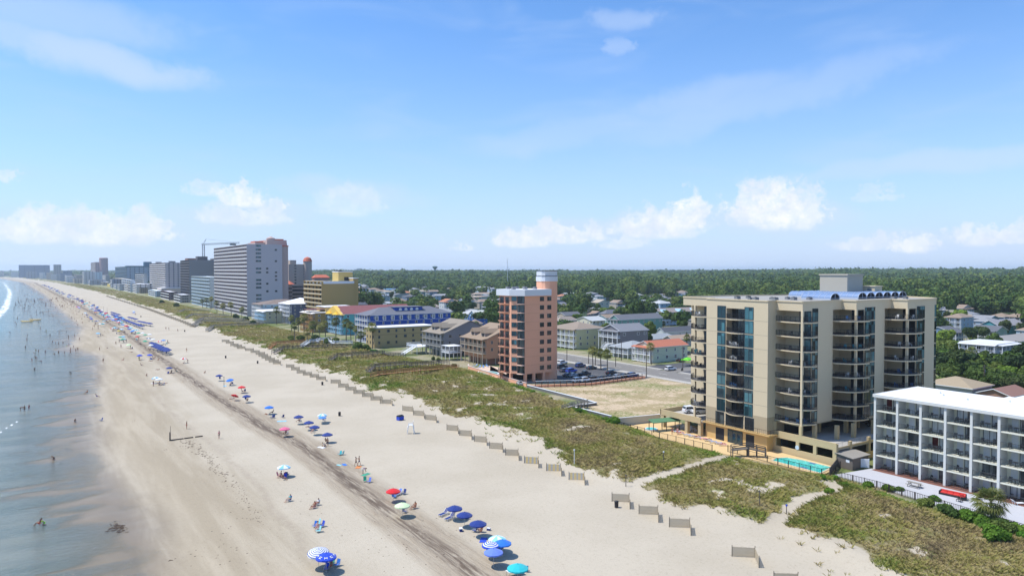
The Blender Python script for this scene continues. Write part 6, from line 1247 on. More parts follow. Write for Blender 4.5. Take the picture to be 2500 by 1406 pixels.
# ------------------------------------------------------------------ umbrellas
def umbmat(n,c): 
    m=mat('fabric_'+n,c,.85,.05,3); 
    if not m.get('tr'):
        k=m.node_tree; b=[x for x in k.nodes if x.bl_idname=='ShaderNodeBsdfPrincipled'][0]; b.inputs['Sheen Weight'].default_value=.2; m['tr']=1
    return m
UC={'navy':(.012,.035,.20),'bright blue':(.02,.16,.58),'royal blue':(.015,.06,.50),'red':(.62,.012,.018),'pale green':(.58,.72,.42),'teal':(.02,.45,.48),'pale teal':(.25,.62,.66),'periwinkle':(.13,.21,.62),'pink':(.68,.14,.25),'light blue':(.22,.50,.68),'white':(.72,.74,.76),'cornflower':(.08,.25,.62),'green':(.04,.35,.20),'orange':(.65,.22,.04),'yellow':(.7,.55,.1)}
UM={k_:umbmat(k_.replace(' ','_'),v) for k_,v in UC.items()}
def canopy_mesh(r=1.15,h=.42,rings=1,n=8,stripe='none'):
    mb=MB(); prof=[(0.03,h)]+[(r*t,h*(1-t**1.7)) for t in ((.33,.66,1) if rings==1 else [i/rings for i in range(1,rings+1)])]
    for j in range(len(prof)-1):
        for i in range(n):
            a=2*math.pi*i/n; b=2*math.pi*(i+1)/n; (r0,z0),(r1,z1)=prof[j],prof[j+1]
            m_=0 if stripe=='none' else (i%2 if stripe=='wedge' else int(j%3==2) if stripe=='thin' else j%2)
            am=(a+b)/2; mid=lambda rr,zz:(rr*math.cos(am)*.975,rr*math.sin(am)*.975,zz-.012)
            mb.add([(r0*math.cos(a),r0*math.sin(a),z0),(r1*math.cos(a),r1*math.sin(a),z1),mid(r1,z1),mid(r0,z0),(r1*math.cos(b),r1*math.sin(b),z1),(r0*math.cos(b),r0*math.sin(b),z0)],[(0,1,2,3),(3,2,4,5)],m_)
    for i in range(n): # valance
        a=2*math.pi*i/n; b=2*math.pi*(i+1)/n; am=(a+b)/2; q_=lambda t,z,f=1:(r*f*math.cos(t),r*f*math.sin(t),z)
        m_=0 if stripe!='wedge' else i%2
        mb.add([q_(a,0),q_(am,-.012,.975),q_(b,0),q_(b,-.13,1.01),q_(am,-.19,.99),q_(a,-.13,1.01)],[(0,5,4,1),(1,4,3,2)],m_)
    mb.lathe([(.03,h),(.045,h+.04),(.01,h+.12)],6,0)
    return mb.mesh('canopy',[UM['navy'],UM['white']])
CAN={'none':canopy_mesh(),'wedge':canopy_mesh(stripe='wedge'),'ring':canopy_mesh(rings=9,stripe='ring'),'thin':canopy_mesh(rings=18,stripe='thin'),'big':canopy_mesh(1.45,.5)}
M_pole=mat('umbrella_pole',(.55,.54,.50),.5,.05,3); M_rod=mat('umbrella_ribs',(.5,.5,.5),.5,.05)
mb=MB().tube((0,0,-.3),(0,0,2.2),.022,.018,6); POLE=mb.mesh('pole',M_pole)
mb=MB(); [mb.bar((0,0,.36),(1.08*math.cos(i*math.pi/4),1.08*math.sin(i*math.pi/4),-.02),.015) for i in range(8)]; RIBS=mb.mesh('ribs',M_rod)
def umbrella(x,y,c1,label,c2=None,stripe='none',tilt=(0,0),group=None,h=1.8,s=1.0,simple=False,z=None):
    r=thing('beach_umbrella',label,'beach umbrella',(x,y,hz0(x,y) if z is None else z),random.uniform(0,.8),group); r.scale=(s,s,s)
    r.rotation_euler[0]=tilt[0]; r.rotation_euler[1]=tilt[1]
    ob('pole',POLE,r); o=ob('canopy',CAN[stripe],r,(0,0,h-.05)); 
    if c1!='navy': setmat(o,0,UM[c1])
    if c2: setmat(o,1,UM[c2])
    if not simple: ob('ribs',RIBS,r,(0,0,h-.08))
    return r
def U(px,py,c,label,**kw):
    x,y=G(px,py,hh:=1.9*kw.get('s',1)+.3); umbrella(x,y,c,label,**kw); return x,y
# chairs of the beach
def low_chair():
    f=MB(); 
    for sy in(-.27,.27): f.path([(-.28,sy,0),(-.25,sy,.3),(.3,sy,.3),(.42,sy,.8)],.014,5); f.path([(.3,sy,0),(-.05,sy,.3)],.014,5); f.bar((-.26,sy,.44),(.32,sy,.46),.05,.03); f.path([(-.25,sy,.3),(-.26,sy,.44)],.012,5)
    f.path([(-.28,-.27,0),(-.28,.27,0)],.014,5); f.path([(.3,-.27,0),(.3,.27,0)],.014,5)
    c=MB().bar((-.25,0,.27),(.28,0,.2),.5,.02).bar((.28,0,.2),(.46,0,.84),.5,.02)
    return f.mesh('frame',mat('aluminium_tube',(.45,.46,.48),.4,.03,3,metal=.6)),c.mesh('fabric',UM['royal blue'])
LCF,LCC=low_chair()
def lounge():
    f=MB(); 
    for sy in(-.3,.3): f.bar((-1.0,sy,.3),(.45,sy,.3),.05,.05); f.bar((.35,sy,.3),(1.0,sy,.85),.05,.05); [f.bar((xx,sy,0),(xx,sy,.3),.05,.05) for xx in(-.85,.3)]
    f.bar((.75,-.3,.62),(.75,.3,.62),.04); f.bar((.6,-.28,0),(.8,-.28,.66),.04); f.bar((.6,.28,0),(.8,.28,.66),.04)
    c=MB(); [c.box(-1.0+i*.15,-.28,.31,-.9+i*.15,.28,.335) for i in range(9)]; [c.bar((.4+i*.1,0,.36+i*.085),(.47+i*.1,0,.42+i*.085),.56,.02) for i in range(6)]
    return f.mesh('frame',M_white),c.mesh('slats',UM['royal blue'])
LNF,LNC=lounge()
def beach_chair(x,y,c,label,rz=None,group=None,z=None,lng=False,fm=None):
    r=thing('lounge_chair' if lng else 'beach_chair',label,'lounge chair' if lng else 'beach chair',(x,y,hz0(x,y) if z is None else z),random.uniform(0,6.3) if rz is None else rz,group)
    o=ob('frame',LNF if lng else LCF,r); 
    if fm: setmat(o,0,fm)
    o=ob('slats' if lng else 'fabric',LNC if lng else LCC,r); setmat(o,0,UM[c] if c in UM else c); return r
# ------------------------------------------------------------------ people
def skin_mesh(V,E,Rr,sub=1):
    me=bpy.data.meshes.new('tmp'); me.from_pydata([tuple(v) for v in V],E,[]); o=bpy.data.objects.new('tmp',me); COL.objects.link(o)
    md=o.modifiers.new('s','SKIN'); 
    sv=me.skin_vertices[0].data if me.skin_vertices else None
    if sv is None: o.data.update(); 
    sv=me.skin_vertices[0].data
    for i,r in enumerate(Rr): rr=r if isinstance(r,tuple) else (r,r); sv[i].radius=rr; sv[i].use_root=(i==0)
    md.use_smooth_shade=True
    if sub: o.modifiers.new('d','SUBSURF').levels=sub; o.modifiers['d'].render_levels=sub
    dg=bpy.context.evaluated_depsgraph_get(); ev=o.evaluated_get(dg); m2=bpy.data.meshes.new_from_object(ev); bpy.data.objects.remove(o); bpy.data.meshes.remove(me)
    return [tuple(v.co) for v in m2.vertices],[tuple(p_.vertices) for p_ in m2.polygons]
def pose(kind):
    """joint positions; +x is forward"""
    P_={}
    if kind in('stand','walk','reach'):
        P_.update(pelvis=(0,0,.95),waist=(0,0,1.1),chest=(0,0,1.32),neck=(0,0,1.5),chin=(.02,0,1.57),crown=(0,0,1.70))
        a=.0 if kind=='stand' else .22
        for s_,n_ in((1,'l'),(-1,'r')):
            f=a*s_
            P_['hip'+n_]=(0,.09*s_,.92); P_['knee'+n_]=(.03+f*.9,.11*s_,.5); P_['ankle'+n_]=(f*1.2-.02,.11*s_,.08); P_['toe'+n_]=(f*1.2+.17,.13*s_,.03)
            P_['sh'+n_]=(0,.18*s_,1.42); P_['elb'+n_]=(-.02-f*.6,.25*s_,1.14); P_['wri'+n_]=(.08-f,.25*s_,.90)
        if kind=='reach': P_['elbl']=(.2,.25,1.3); P_['wril']=(.4,.2,1.38); P_['elbr']=(-.05,-.32,1.2); P_['wrir']=(.12,-.22,1.08)
    elif kind=='sit':
        P_.update(pelvis=(0.1,0,.3),waist=(.14,0,.46),chest=(.24,0,.66),neck=(.30,0,.84),chin=(.30,0,.92),crown=(.31,0,1.05))
        for s_,n_ in((1,'l'),(-1,'r')):
            P_['hip'+n_]=(.08,.09*s_,.30); P_['knee'+n_]=(-.36,.13*s_,.46); P_['ankle'+n_]=(-.66,.12*s_,.1); P_['toe'+n_]=(-.82,.13*s_,.13)
            P_['sh'+n_]=(.27,.18*s_,.77); P_['elb'+n_]=(.10,.28*s_,.52); P_['wri'+n_]=(-.14,.24*s_,.50)
        P_['flip']=1
    elif kind=='lie':
        P_.update(pelvis=(0,0,.14),waist=(.16,0,.14),chest=(.38,0,.16),neck=(.55,0,.17),chin=(.63,0,.18),crown=(.76,0,.17))
        for s_,n_ in((1,'l'),(-1,'r')):
            P_['hip'+n_]=(-.04,.09*s_,.13); P_['knee'+n_]=(-.42,.12*s_,.2 if s_<0 else .36); P_['ankle'+n_]=(-.82,.12*s_,.09); P_['toe'+n_]=(-.88,.13*s_,.2)
            P_['sh'+n_]=(.47,.18*s_,.15); P_['elb'+n_]=(.28,.34*s_,.08); P_['wri'+n_]=(.06,.36*s_,.06)
    elif kind=='kneel':
        P_.update(pelvis=(-.1,0,.42),waist=(0,0,.54),chest=(.18,0,.70),neck=(.33,0,.80),chin=(.40,0,.84),crown=(.48,0,.94))
        for s_,n_ in((1,'l'),(-1,'r')):
            P_['hip'+n_]=(-.1,.09*s_,.40); P_['knee'+n_]=(.16,.14*s_,.09); P_['ankle'+n_]=(-.26,.13*s_,.07); P_['toe'+n_]=(-.40,.13*s_,.05)
            P_['sh'+n_]=(.26,.18*s_,.74); P_['elb'+n_]=(.34,.22*s_,.46); P_['wri'+n_]=(.48,.16*s_,.22)
    elif kind=='bend':
        P_.update(pelvis=(-.08,0,.88),waist=(.06,0,.98),chest=(.28,0,1.06),neck=(.46,0,1.04),chin=(.54,0,1.0),crown=(.66,0,1.0))
        for s_,n_ in((1,'l'),(-1,'r')):
            P_['hip'+n_]=(-.06,.09*s_,.86); P_['knee'+n_]=(.06,.12*s_,.48); P_['ankle'+n_]=(-.04,.12*s_,.08); P_['toe'+n_]=(.14,.13*s_,.03)
            P_['sh'+n_]=(.36,.18*s_,1.04); P_['elb'+n_]=(.42,.2*s_,.76); P_['wri'+n_]=(.52,.14*s_,.52)
    return P_
def person_parts(kind):
    P_=pose(kind); P_.pop('flip',None); V=[];Rr=[];E=[];ix={}
    def v(n_,p_,r): ix[n_]=len(V); V.append(Vector(p_)); Rr.append(r)
    rad=dict(pelvis=(.135,.11),waist=(.12,.095),chest=(.155,.11),neck=.055,chin=.078,crown=.085)
    for n_ in('pelvis','waist','chest','neck','chin','crown'): v(n_,P_[n_],rad[n_])
    E+=[(0,1),(1,2),(2,3),(3,4),(4,5)]
    up=(Vector(P_['crown'])-Vector(P_['chin'])).normalized(); fw=Vector((1,0,0)) if abs(up.x)<.8 else Vector((0,0,1))
    if kind=='sit': fw=Vector((-1,0,.1))
    v('nose',Vector(P_['chin'])+up*.035+fw*.085,.016); E.append((ix['chin'],ix['nose']))
    for n_ in'lr':
        v('hip'+n_,P_['hip'+n_],.092); v('knee'+n_,P_['knee'+n_],.058); v('ankle'+n_,P_['ankle'+n_],.038); v('toe'+n_,P_['toe'+n_],.034)
        E+=[(0,ix['hip'+n_]),(ix['hip'+n_],ix['knee'+n_]),(ix['knee'+n_],ix['ankle'+n_]),(ix['ankle'+n_],ix['toe'+n_])]
        v('sh'+n_,P_['sh'+n_],.058); v('elb'+n_,P_['elb'+n_],.040); v('wri'+n_,P_['wri'+n_],.027)
        E+=[(2,ix['sh'+n_]),(ix['sh'+n_],ix['elb'+n_]),(ix['elb'+n_],ix['wri'+n_])]
        w_=Vector(P_['wri'+n_]); d=(w_-Vector(P_['elb'+n_])).normalized(); sd=d.cross(Vector((0,1,0.01))).normalized(); 
        v('palm'+n_,w_+d*.07,(.034,.022)); E.append((ix['wri'+n_],ix['palm'+n_])); pm_=V[-1]
        for j,(l_,off) in enumerate(((.07,-.027),(.085,-.009),(.08,.009),(.062,.027))):
            v('f%d%s'%(j,n_),pm_+d*l_+sd*off,.008); E.append((ix['palm'+n_],len(V)-1))
        v('thumb'+n_,w_+d*.06+sd*-.055,.009); E.append((ix['wri'+n_],len(V)-1))
    body=skin_mesh(V,E,Rr,1)
    def sub(names,edges,grow):
        id_={n_:i for i,n_ in enumerate(names)}; vs=[];rr=[]
        for n_ in names:
            if '>' in n_: a,b,t=n_.split('>'); t=float(t); vs.append(V[ix[a]].lerp(V[ix[b]],t)); ra=Rr[ix[a]]; rb=Rr[ix[b]]; ra=ra if not isinstance(ra,tuple) else ra[0]; rb=rb if not isinstance(rb,tuple) else rb[0]; rr.append(ra*(1-t)+rb*t+grow)
            else: r=Rr[ix[n_]]; vs.append(V[ix[n_]]); rr.append((r[0]+grow,r[1]+grow) if isinstance(r,tuple) else r+grow)
        return skin_mesh(vs,[(id_[a],id_[b]) for a,b in edges],rr,1)
    sh=sub(['pelvis','pelvis>waist>.6','hipl','hipl>kneel>.55','hipr','hipr>kneer>.55'],[('pelvis','pelvis>waist>.6'),('pelvis','hipl'),('hipl','hipl>kneel>.55'),('pelvis','hipr'),('hipr','hipr>kneer>.55')],.016)
    tp_=sub(['waist','chest','shl','shl>elbl>.5','shr','shr>elbr>.5'],[('waist','chest'),('chest','shl'),('shl','shl>elbl>.5'),('chest','shr'),('shr','shr>elbr>.5')],.014)
    # hair cap
    c=Vector(P_['chin']).lerp(Vector(P_['crown']),.72)-fw*.018; hv=[];hf=[]
    q_=up.rotation_difference(Vector((0,0,1))).inverted()
    for j in range(5):
        ph=j/4*1.75
        for i in range(10):
            t=2*math.pi*i/10; p_=Vector((math.sin(ph)*math.cos(t)*.108,math.sin(ph)*math.sin(t)*.1,math.cos(ph)*.115)); 
            hv.append(tuple(c+q_@p_-fw*(.02*j/4)))
    for j in range(4):
        for i in range(10): hf.append((j*10+i,(j+1)*10+i,(j+1)*10+(i+1)%10,j*10+(i+1)%10))
    return body,sh,tp_,(hv,hf)
SK=[mat('light_skin',(.50,.30,.22),.6,.05,3),mat('tanned_skin',(.33,.17,.105),.6,.05,3),mat('dark_skin',(.11,.06,.04),.6,.05,3)]
HR=[mat('brown_hair',(.06,.035,.02),.7,.1,3),mat('black_hair',(.015,.012,.01),.6,.1,3),mat('blond_hair',(.38,.26,.12),.7,.1,3)]
CL={'black':(.02,.02,.025),'navy blue':(.02,.04,.14),'red':(.45,.03,.03),'white':(.62,.62,.62),'turquoise':(.03,.35,.38),'grey':(.18,.18,.19),'neon green':(.35,.85,.05),'pink':(.6,.18,.28),'royal blue':(.03,.10,.45),'orange':(.6,.2,.04)}
CLM={k_:mat('cloth_'+k_.replace(' ','_'),v,.85,.06,3) for k_,v in CL.items()}
PM={}
for kd in('stand','walk','reach','sit','lie','kneel','bend'):
    b_,s_,t_,h_2=person_parts(kd); mk=lambda nm,g,m: MB().add(g[0],g[1],0).mesh(nm,m,True)
    j=MB().add(*b_,0).add(*s_,1).add(*h_2,2); PM[kd]=(mk('body',b_,SK[0]),mk('shorts',s_,CLM['black']),mk('shirt',t_,CLM['white']),mk('hair',h_2,HR[0]),j.mesh('person',[SK[0],CLM['black'],HR[0]],True))
def person(x,y,kd,label,sk=0,hr=0,sh='black',tp=None,rz=None,z=None,group=None,s=1.,far=False,dz=0):
    z=(hz0(x,y) if z is None else z)+dz; rz=random.uniform(0,6.3) if rz is None else rz
    if far:
        o=ob('person',PM[kd][4],None,(x,y,z),rz); setmat(o,0,SK[sk]); setmat(o,1,CLM[sh]); setmat(o,2,HR[hr]); o.scale=(s,)*3; tag(o,label,'person',group); return o
    r=thing('person',label,'person',(x,y,z),rz,group); r.scale=(s,)*3; b_=ob('body',PM[kd][0],r); setmat(b_,0,SK[sk]); o=ob('shorts',PM[kd][1],r); setmat(o,0,CLM[sh]); o=ob('hair',PM[kd][3],r); setmat(o,0,HR[hr])
    if tp: o=ob('shirt',PM[kd][2],r); setmat(o,0,CLM[tp])
    return r
def PN(px,py,kd,label,**kw): x,y=G(px,py,.25 if kw.get('w') is None else 0); kw.pop('w',None); return person(x,y,kd,label,**kw)
# ------------------------------------------------------------------ the near beach, group by group
U(1110,1238,'navy','navy umbrella with two lounge chairs on its left'); U(1134,1254,'navy','navy umbrella in the middle of the front row of three'); U(1167,1275,'navy','navy umbrella nearest the camera in the row of three',s=1.05)
x,y=G(1083,1262); beach_chair(x,y,'navy','striped lounge chair on the left of the row of navy umbrellas',rz=.4,lng=True); x,y=G(1098,1272); beach_chair(x,y,'navy','lounge chair closer to the navy umbrellas',rz=.4,lng=True)
for i,(px,py) in enumerate([(1127,1272),(1140,1272)]): x,y=G(px,py); beach_chair(x,y,'white',['white chair on the left under the middle navy umbrella','white chair on the right under the middle navy umbrella'][i],rz=1.2)
x,y=G(1172,1303); beach_chair(x,y,'orange','chair with a tanned sunbather under the nearest navy umbrella',rz=-.9); person(x,y,'sit','tanned person sitting under the nearest navy umbrella',sk=1,sh='orange',rz=-.9,z=.3,dz=-.05); x,y=G(1158,1303); beach_chair(x,y,'navy','dark chair beside the tanned sunbather',rz=-.9)
def cooler(px,py,c,label,cat='cooler',s=1,nm='cooler'):
    x,y=G(px,py,.3); r=thing(nm,label,cat,(x,y,hz0(x,y)),random.uniform(0,3)); MB().box(-.3,-.2,.04,.3,.2,.38).box(-.32,-.22,.0,-.2,-.1,.04).box(.2,.1,0,.32,.22,.04).build('box',UM[c],r); MB().box(-.32,-.22,.385,.32,.22,.44).build('lid',UM['white'],r); MB().path([(-.33,-.05,.3),(-.36,0,.5),(-.33,.05,.3)],.012,5).build('handle',M_iron,r); r.scale=(s,)*3
cooler(1125,1296,'navy','dark blue cooler with a white lid left of the nearest navy umbrella'); cooler(1193,1294,'navy','small dark bag sized cooler right of the nearest navy umbrella',s=.8)
U(1214,1312,'pale teal','pale teal umbrella, rearmost of the cluster of four',c2='white',stripe='wedge'); U(1198,1327,'royal blue','royal blue umbrella with white rings in the cluster of four',c2='white',stripe='ring'); U(1227,1322,'bright blue','bright blue umbrella at the right of the cluster of four'); U(1205,1344,'periwinkle','periwinkle umbrella, nearest of the cluster of four',s=1.05); U(1264,1382,'teal','teal umbrella at the bottom edge over a white table',s=1.1)
for px,py,c,lb in((1190,1346,'navy','dark chair under the ringed umbrella'),(1216,1352,'bright blue','blue chair under the periwinkle umbrella'),(1222,1348,'navy','navy chair at the right of the umbrella cluster'),(1252,1400,'navy','dark chair beside the teal umbrella'),(1283,1399,'bright blue','blue chair at the right of the teal umbrella')): x,y=G(px,py); beach_chair(x,y,c,lb)
x,y=G(1256,1410); t9=thing('folding_table','white folding table under the teal umbrella at the bottom edge','table',(x,y,.3)); MB().box(-1,-.45,.68,1,.45,.72).build('tabletop',M_trim,t9); [MB().tube((a,b,0),(a,b,.68),.02).build('leg',M_unit,t9) for a in(-.9,.9) for b in(-.35,.35)]
PN(1203,1362,'sit','person seated in the shade of the periwinkle umbrella',sk=1,sh='navy blue'); PN(1222,1346,'stand','person standing between the blue umbrellas',sk=1,sh='navy blue',tp='navy blue')
U(960,1196,'red','plain red umbrella beside a blue sling chair'); U(982,1231,'pale green','pale lime umbrella shading one dark chair')
x,y=G(971,1213); beach_chair(x,y,'bright blue','blue lounge chair right of the red umbrella',lng=True,rz=.5); person(x,y,'lie','pale person lying on the blue lounge chair by the red umbrella',sk=0,sh='royal blue',rz=.5,z=.55)
x,y=G(963,1219); beach_chair(x,y,'bright blue','blue chair in the shadow of the red umbrella'); x,y=G(985,1211); beach_chair(x,y,'navy','black and white beach chair near the red umbrella'); x,y=G(989,1256); beach_chair(x,y,'navy','dark chair under the pale lime umbrella')
x,y=G(1010,1246); beach_chair(x,y,'orange','orange tinted chair right of the pale lime umbrella',rz=.3); person(x,y,'sit','sunburnt person sitting right of the pale lime umbrella',sk=1,sh='orange',rz=.3,dz=-.05)
U(778,1341,'white','white umbrella with thin navy rings at the bottom',c2='navy',stripe='thin',s=1.15,tilt=(.1,-.15)); x,y=G(796,1357,2.3); u_=umbrella(x,y,'royal blue','royal blue umbrella with white block letters at the bottom',s=1.1)
for i in range(8):
    a=(i+.5)*math.pi/4; mb=MB(); q_=[(.66,-.17),(.95,-.17),(.95,.17),(.66,.17)]
    for (r0,w0,r1,w1) in ((.70,-.16,.96,-.11),(.70,.11,.96,.16),(.78,-.11,.86,.11)) if i%2 else ((.70,-.16,.96,-.10),(.70,-.10,.77,.16),(.89,-.10,.96,.16)):
        zf=lambda r_:.42*(1-(r_/1.15)**1.7)*1.0+.012
        vs=[(r_*math.cos(a)-w_*math.sin(a),r_*math.sin(a)+w_*math.cos(a),zf(math.hypot(r_,w_))) for r_,w_ in((r0,w0),(r1,w0),(r1,w1),(r0,w1))]; mb.add(vs,[(0,1,2,3)])
    mb.build('lettering',UM['white'],u_,loc=(0,0,1.755))
x,y=G(806,1392); person(x,y,'sit','tanned person sitting under the lettered royal blue umbrella',sk=1,sh='red',rz=.5); x,y=G(822,1388); beach_chair(x,y,'bright blue','bright blue chair right of the lettered umbrella',rz=.5); x,y=G(797,1398); beach_chair(x,y,'royal blue','low blue chair in the shade of the lettered umbrella')
x,y=G(809,1384); beach_chair(x,y,'green','green chair behind the tanned person')
x,y=G(705,1228); beach_chair(x,y,'royal blue','dark blue chair standing alone on the wet sand side',rz=.4); person(x,y,'sit','person in a turquoise shirt sitting alone',sk=0,sh='turquoise',tp='turquoise',rz=.4,dz=-.05)
x,y=G(765,1245); beach_chair(x,y,'red','red chair with a tanned person, below the vehicle track',rz=.5); person(x,y,'sit','tanned person in a red chair',sk=1,sh='red',rz=.5,dz=-.05); x,y=G(774,1238); beach_chair(x,y,'white','white backed chair behind the red chair',rz=.5); person(x,y,'sit','person in white in the chair behind the red one',sk=1,sh='white',tp='white',rz=.5,dz=-.05)
for px,py,c,lb in((768,1292,'bright blue','blue chair, left of the chair cluster'),(775,1286,'pale teal','pale green striped chair at the back of the chair cluster'),(785,1291,'royal blue','royal blue chair, right of the chair cluster'),(776,1304,'pale teal','pale green lounge chair at the front of the chair cluster')): x,y=G(px,py); beach_chair(x,y,c,lb,rz=random.uniform(0,1.2))
x,y=G(774,1297); person(x,y,'sit','pink skinned person in the middle of the chair cluster',sk=0,sh='pink',rz=1)
U(693,1138,'light blue','pale blue and white umbrella over a family group',c2='white',stripe='wedge')
for px,py,c,lb in((682,1167,'pink','pink striped chair under the pale blue umbrella'),(690,1170,'red','red striped chair under the pale blue umbrella'),(697,1172,'royal blue','blue chair under the pale blue umbrella'),(702,1165,'navy','dark chair behind the pale blue umbrella')): x,y=G(px,py); beach_chair(x,y,c,lb)
x,y=G(684,1169); person(x,y,'sit','person with red shorts in the family group',sk=0,sh='red'); x,y=G(692,1175); person(x,y,'sit','person in dark swimwear in the family group',sk=1,sh='navy blue')
x,y=G(900,1182); beach_chair(x,y,'periwinkle','lilac chair beside the green chair'); x,y=G(891,1180); beach_chair(x,y,'green','sea green high backed chair',rz=1.2); x,y=G(829,1115); beach_chair(x,y,'teal','teal and white low chair alone right of the track'); x,y=G(835,1113); beach_chair(x,y,'pale teal','pale striped chair beside the teal one')
PN(869,1138,'reach','tanned person in dark swimwear, left of the standing pair',sk=1,sh='black',rz=-.3); PN(877,1136,'reach','bare chested person in navy shorts, right of the standing pair',sk=1,sh='navy blue',rz=2.8); PN(886,1157,'bend','person in a blue shirt bending over a green towel',sk=1,sh='white',tp='royal blue',rz=-.5)
def towel(px,py,c,label,s=1,rz=None):
    x,y=G(px,py,.3); mb=MB(); n=6
    vs=[(-.9+1.8*i/n,-.45+.9*j/3,.03+.02*math.sin(i*2+j)) for j in range(4) for i in range(n+1)]; mb.add(vs,[(j*(n+1)+i,j*(n+1)+i+1,(j+1)*(n+1)+i+1,(j+1)*(n+1)+i) for j in range(3) for i in range(n)]); mb.add([(a,b,c_-.025) for a,b,c_ in vs],[(j*(n+1)+i,(j+1)*(n+1)+i,(j+1)*(n+1)+i+1,j*(n+1)+i+1) for j in range(3) for i in range(n)])
    o=ob('towel',mb.mesh('towel',UM[c]),None,(x,y,hz0(x,y)),random.uniform(0,3) if rz is None else rz); o.scale=(s,s,1); tag(o,label,'towel')
towel(893,1158,'green','green towel below the bending person'); towel(875,1140,'orange','tan towel under the standing pair'); towel(828,1135,'pale teal','pale turquoise towel left of the vehicle track',.6); towel(841,1134,'bright blue','blue boogie board sized towel near the track',.8); towel(688,1028,'light blue','light blue towel below the bright blue umbrella',1.2); towel(785,1092,'white','white and blue towel beside the kneeling person'); towel(375,936,'white','white towel left of the pair of light umbrellas',1.1); towel(549,942,'light blue','pale turquoise towel at the tall pole',1); towel(1180,1318,'royal blue','long blue float lying behind the umbrella cluster',1)
U(799,1059,'navy','navy umbrella nearest the kneeling person in white'); U(754,1030,'navy','navy umbrella in the middle of a close pair'); U(768,1041,'navy','navy umbrella at the front of a close pair'); U(729,1016,'navy','navy umbrella left of the close pair'); U(787,1012,'light blue','light blue patterned umbrella behind a cornflower one',c2='white',stripe='wedge'); U(787,1018,'cornflower','cornflower umbrella in front of the light blue one',s=.85); U(695,1045,'pink','pink umbrella at the edge of the vehicle track'); U(657,993,'bright blue','bright blue umbrella over a reclining person'); 
U(535,916,'navy','small navy umbrella at the top of the middle group'); U(563,926,'bright blue','bright blue umbrella over dark chairs in the middle group',tilt=(0,-.2)); U(590,944,'red','red umbrella standing upright in the middle group',c2='white'); U(569,964,'red','red umbrella tipped low to the sand',tilt=(0,.5),s=.9); U(602,966,'navy','navy umbrella right of the tipped red one')
PN(800,1089,'stand','person standing in dark shorts below the navy umbrella',sk=1,sh='black'); PN(793,1091,'kneel','person in a white shirt kneeling on a towel',sk=1,sh='navy blue',tp='white')
for px,py,kd,c,lb in((730,1030,'sit','black','person sitting under the left navy umbrella'),(755,1043,'lie','black','person lying under the middle navy umbrella'),(763,1056,'sit','grey','person sitting under the front navy umbrella'),(697,1060,'sit','black','person sitting under the pink umbrella'),(650,1012,'lie','red','person reclining under the bright blue umbrella'),(665,1010,'sit','navy blue','person seated right under the bright blue umbrella'),(563,942,'sit','black','person in the shade in the middle group'),(592,958,'sit','navy blue','person under the upright red umbrella'),(604,980,'sit','black','person under the navy umbrella right of the tipped red one'),(566,974,'lie','white','person under the tipped red umbrella'),(796,1080,'sit','black','person sitting in the shade behind the kneeling one')): PN(px,py,kd,lb,sk=random.randint(0,1),sh=c)
for px,py,c,lb in((733,1031,'navy','dark chair under the left navy umbrella'),(792,1030,'navy','black chair right of the cornflower umbrella'),(701,1061,'navy','dark teal chair under the pink umbrella'),(662,1024,'navy','navy canopy chair in front of the bright blue umbrella'),(668,1024,'navy','navy chair beside the canopy chair'),(690,1022,'navy','plum coloured chair behind the light blue towel'),(537,928,'navy','dark chair under the small navy umbrella'),(568,940,'navy','dark chair in the middle group'),(597,958,'navy','dark chair under the upright red umbrella'),(600,978,'navy','black chair under the rightmost navy umbrella')): x,y=G(px,py); beach_chair(x,y,c,lb)
PN(456,1047,'stand','lone person standing on the damp sand, left of the outfall pipe end',sk=1,sh='red',tp='black'); PN(535,1071,'stand','lone person standing near the inland end of the outfall pipe',sk=0,sh='grey',tp='pink')
PN(252,884,'walk','lone walker on the wet sand beside a dark streak',sk=1,sh='black')
# far left: bathers in the shallow water
for px,py,kd,sk_,c,tp_,lb in((50,1003,'bend',1,'black',None,'bather bending over the water, left of the group of three'),(60,1005,'stand',1,'black',None,'bather in the middle of the group of three in the shallows'),(71,1003,'walk',1,'pink','pink','bather in pink at the right of the group of three'),(96,1281,'sit',1,'red','red','reddish bather sitting in the water near the bottom left'),(107,1281,'kneel',0,'neon green','neon green','bather in a neon green shirt near the bottom left'),(131,1122,'kneel',1,'black',None,'bather wading alone in the lower shallows'),(183,1032,'kneel',1,'turquoise',None,'child playing in the thin water with a turquoise bucket'),(212,960,'sit',1,'black',None,'person sitting on a red board at the waterline'),(237,971,'sit',1,'royal blue','royal blue','person in a blue chair at the waterline'),
 (78,884,'walk',1,'red',None,'bather at the left of the red and black group'),(86,878,'stand',1,'black',None,'bather behind the red and black group'),(90,880,'stand',1,'red','red','bather in a red shirt'),(101,886,'bend',2,'red',None,'bather with a red board'),(84,903,'kneel',2,'black',None,'bather low in the water below the group'),(62,852,'stand',2,'black',None,'dark bather left of the group'),(111,864,'stand',1,'royal blue',None,'bather in blue right of the group'),(94,862,'stand',0,'black',None,'bather between two groups'),(143,865,'walk',1,'black',None,'bather walking on the sandbar edge'),(158,866,'stand',1,'navy blue','navy blue','bather in a dark shirt on the sandbar edge'),(172,864,'walk',1,'black',None,'bather right of the dark shirted one'),(185,860,'stand',0,'black',None,'left one of a couple by the waterline'),(190,857,'stand',1,'black',None,'right one of a couple by the waterline'),(173,912,'kneel',2,'black',None,'person crouching at the waterline beside a white float')):
    x,y=G(px,py,0); person(x,y,kd,lb,sk=sk_,sh=c,tp=tp_,hr=random.randint(0,2),z=-.05 if y<700 and px<160 else None)
x,y=G(246,1029); beach_chair(x,y,'navy','dark empty beach chair on the damp sand by the waterline',rz=.4)
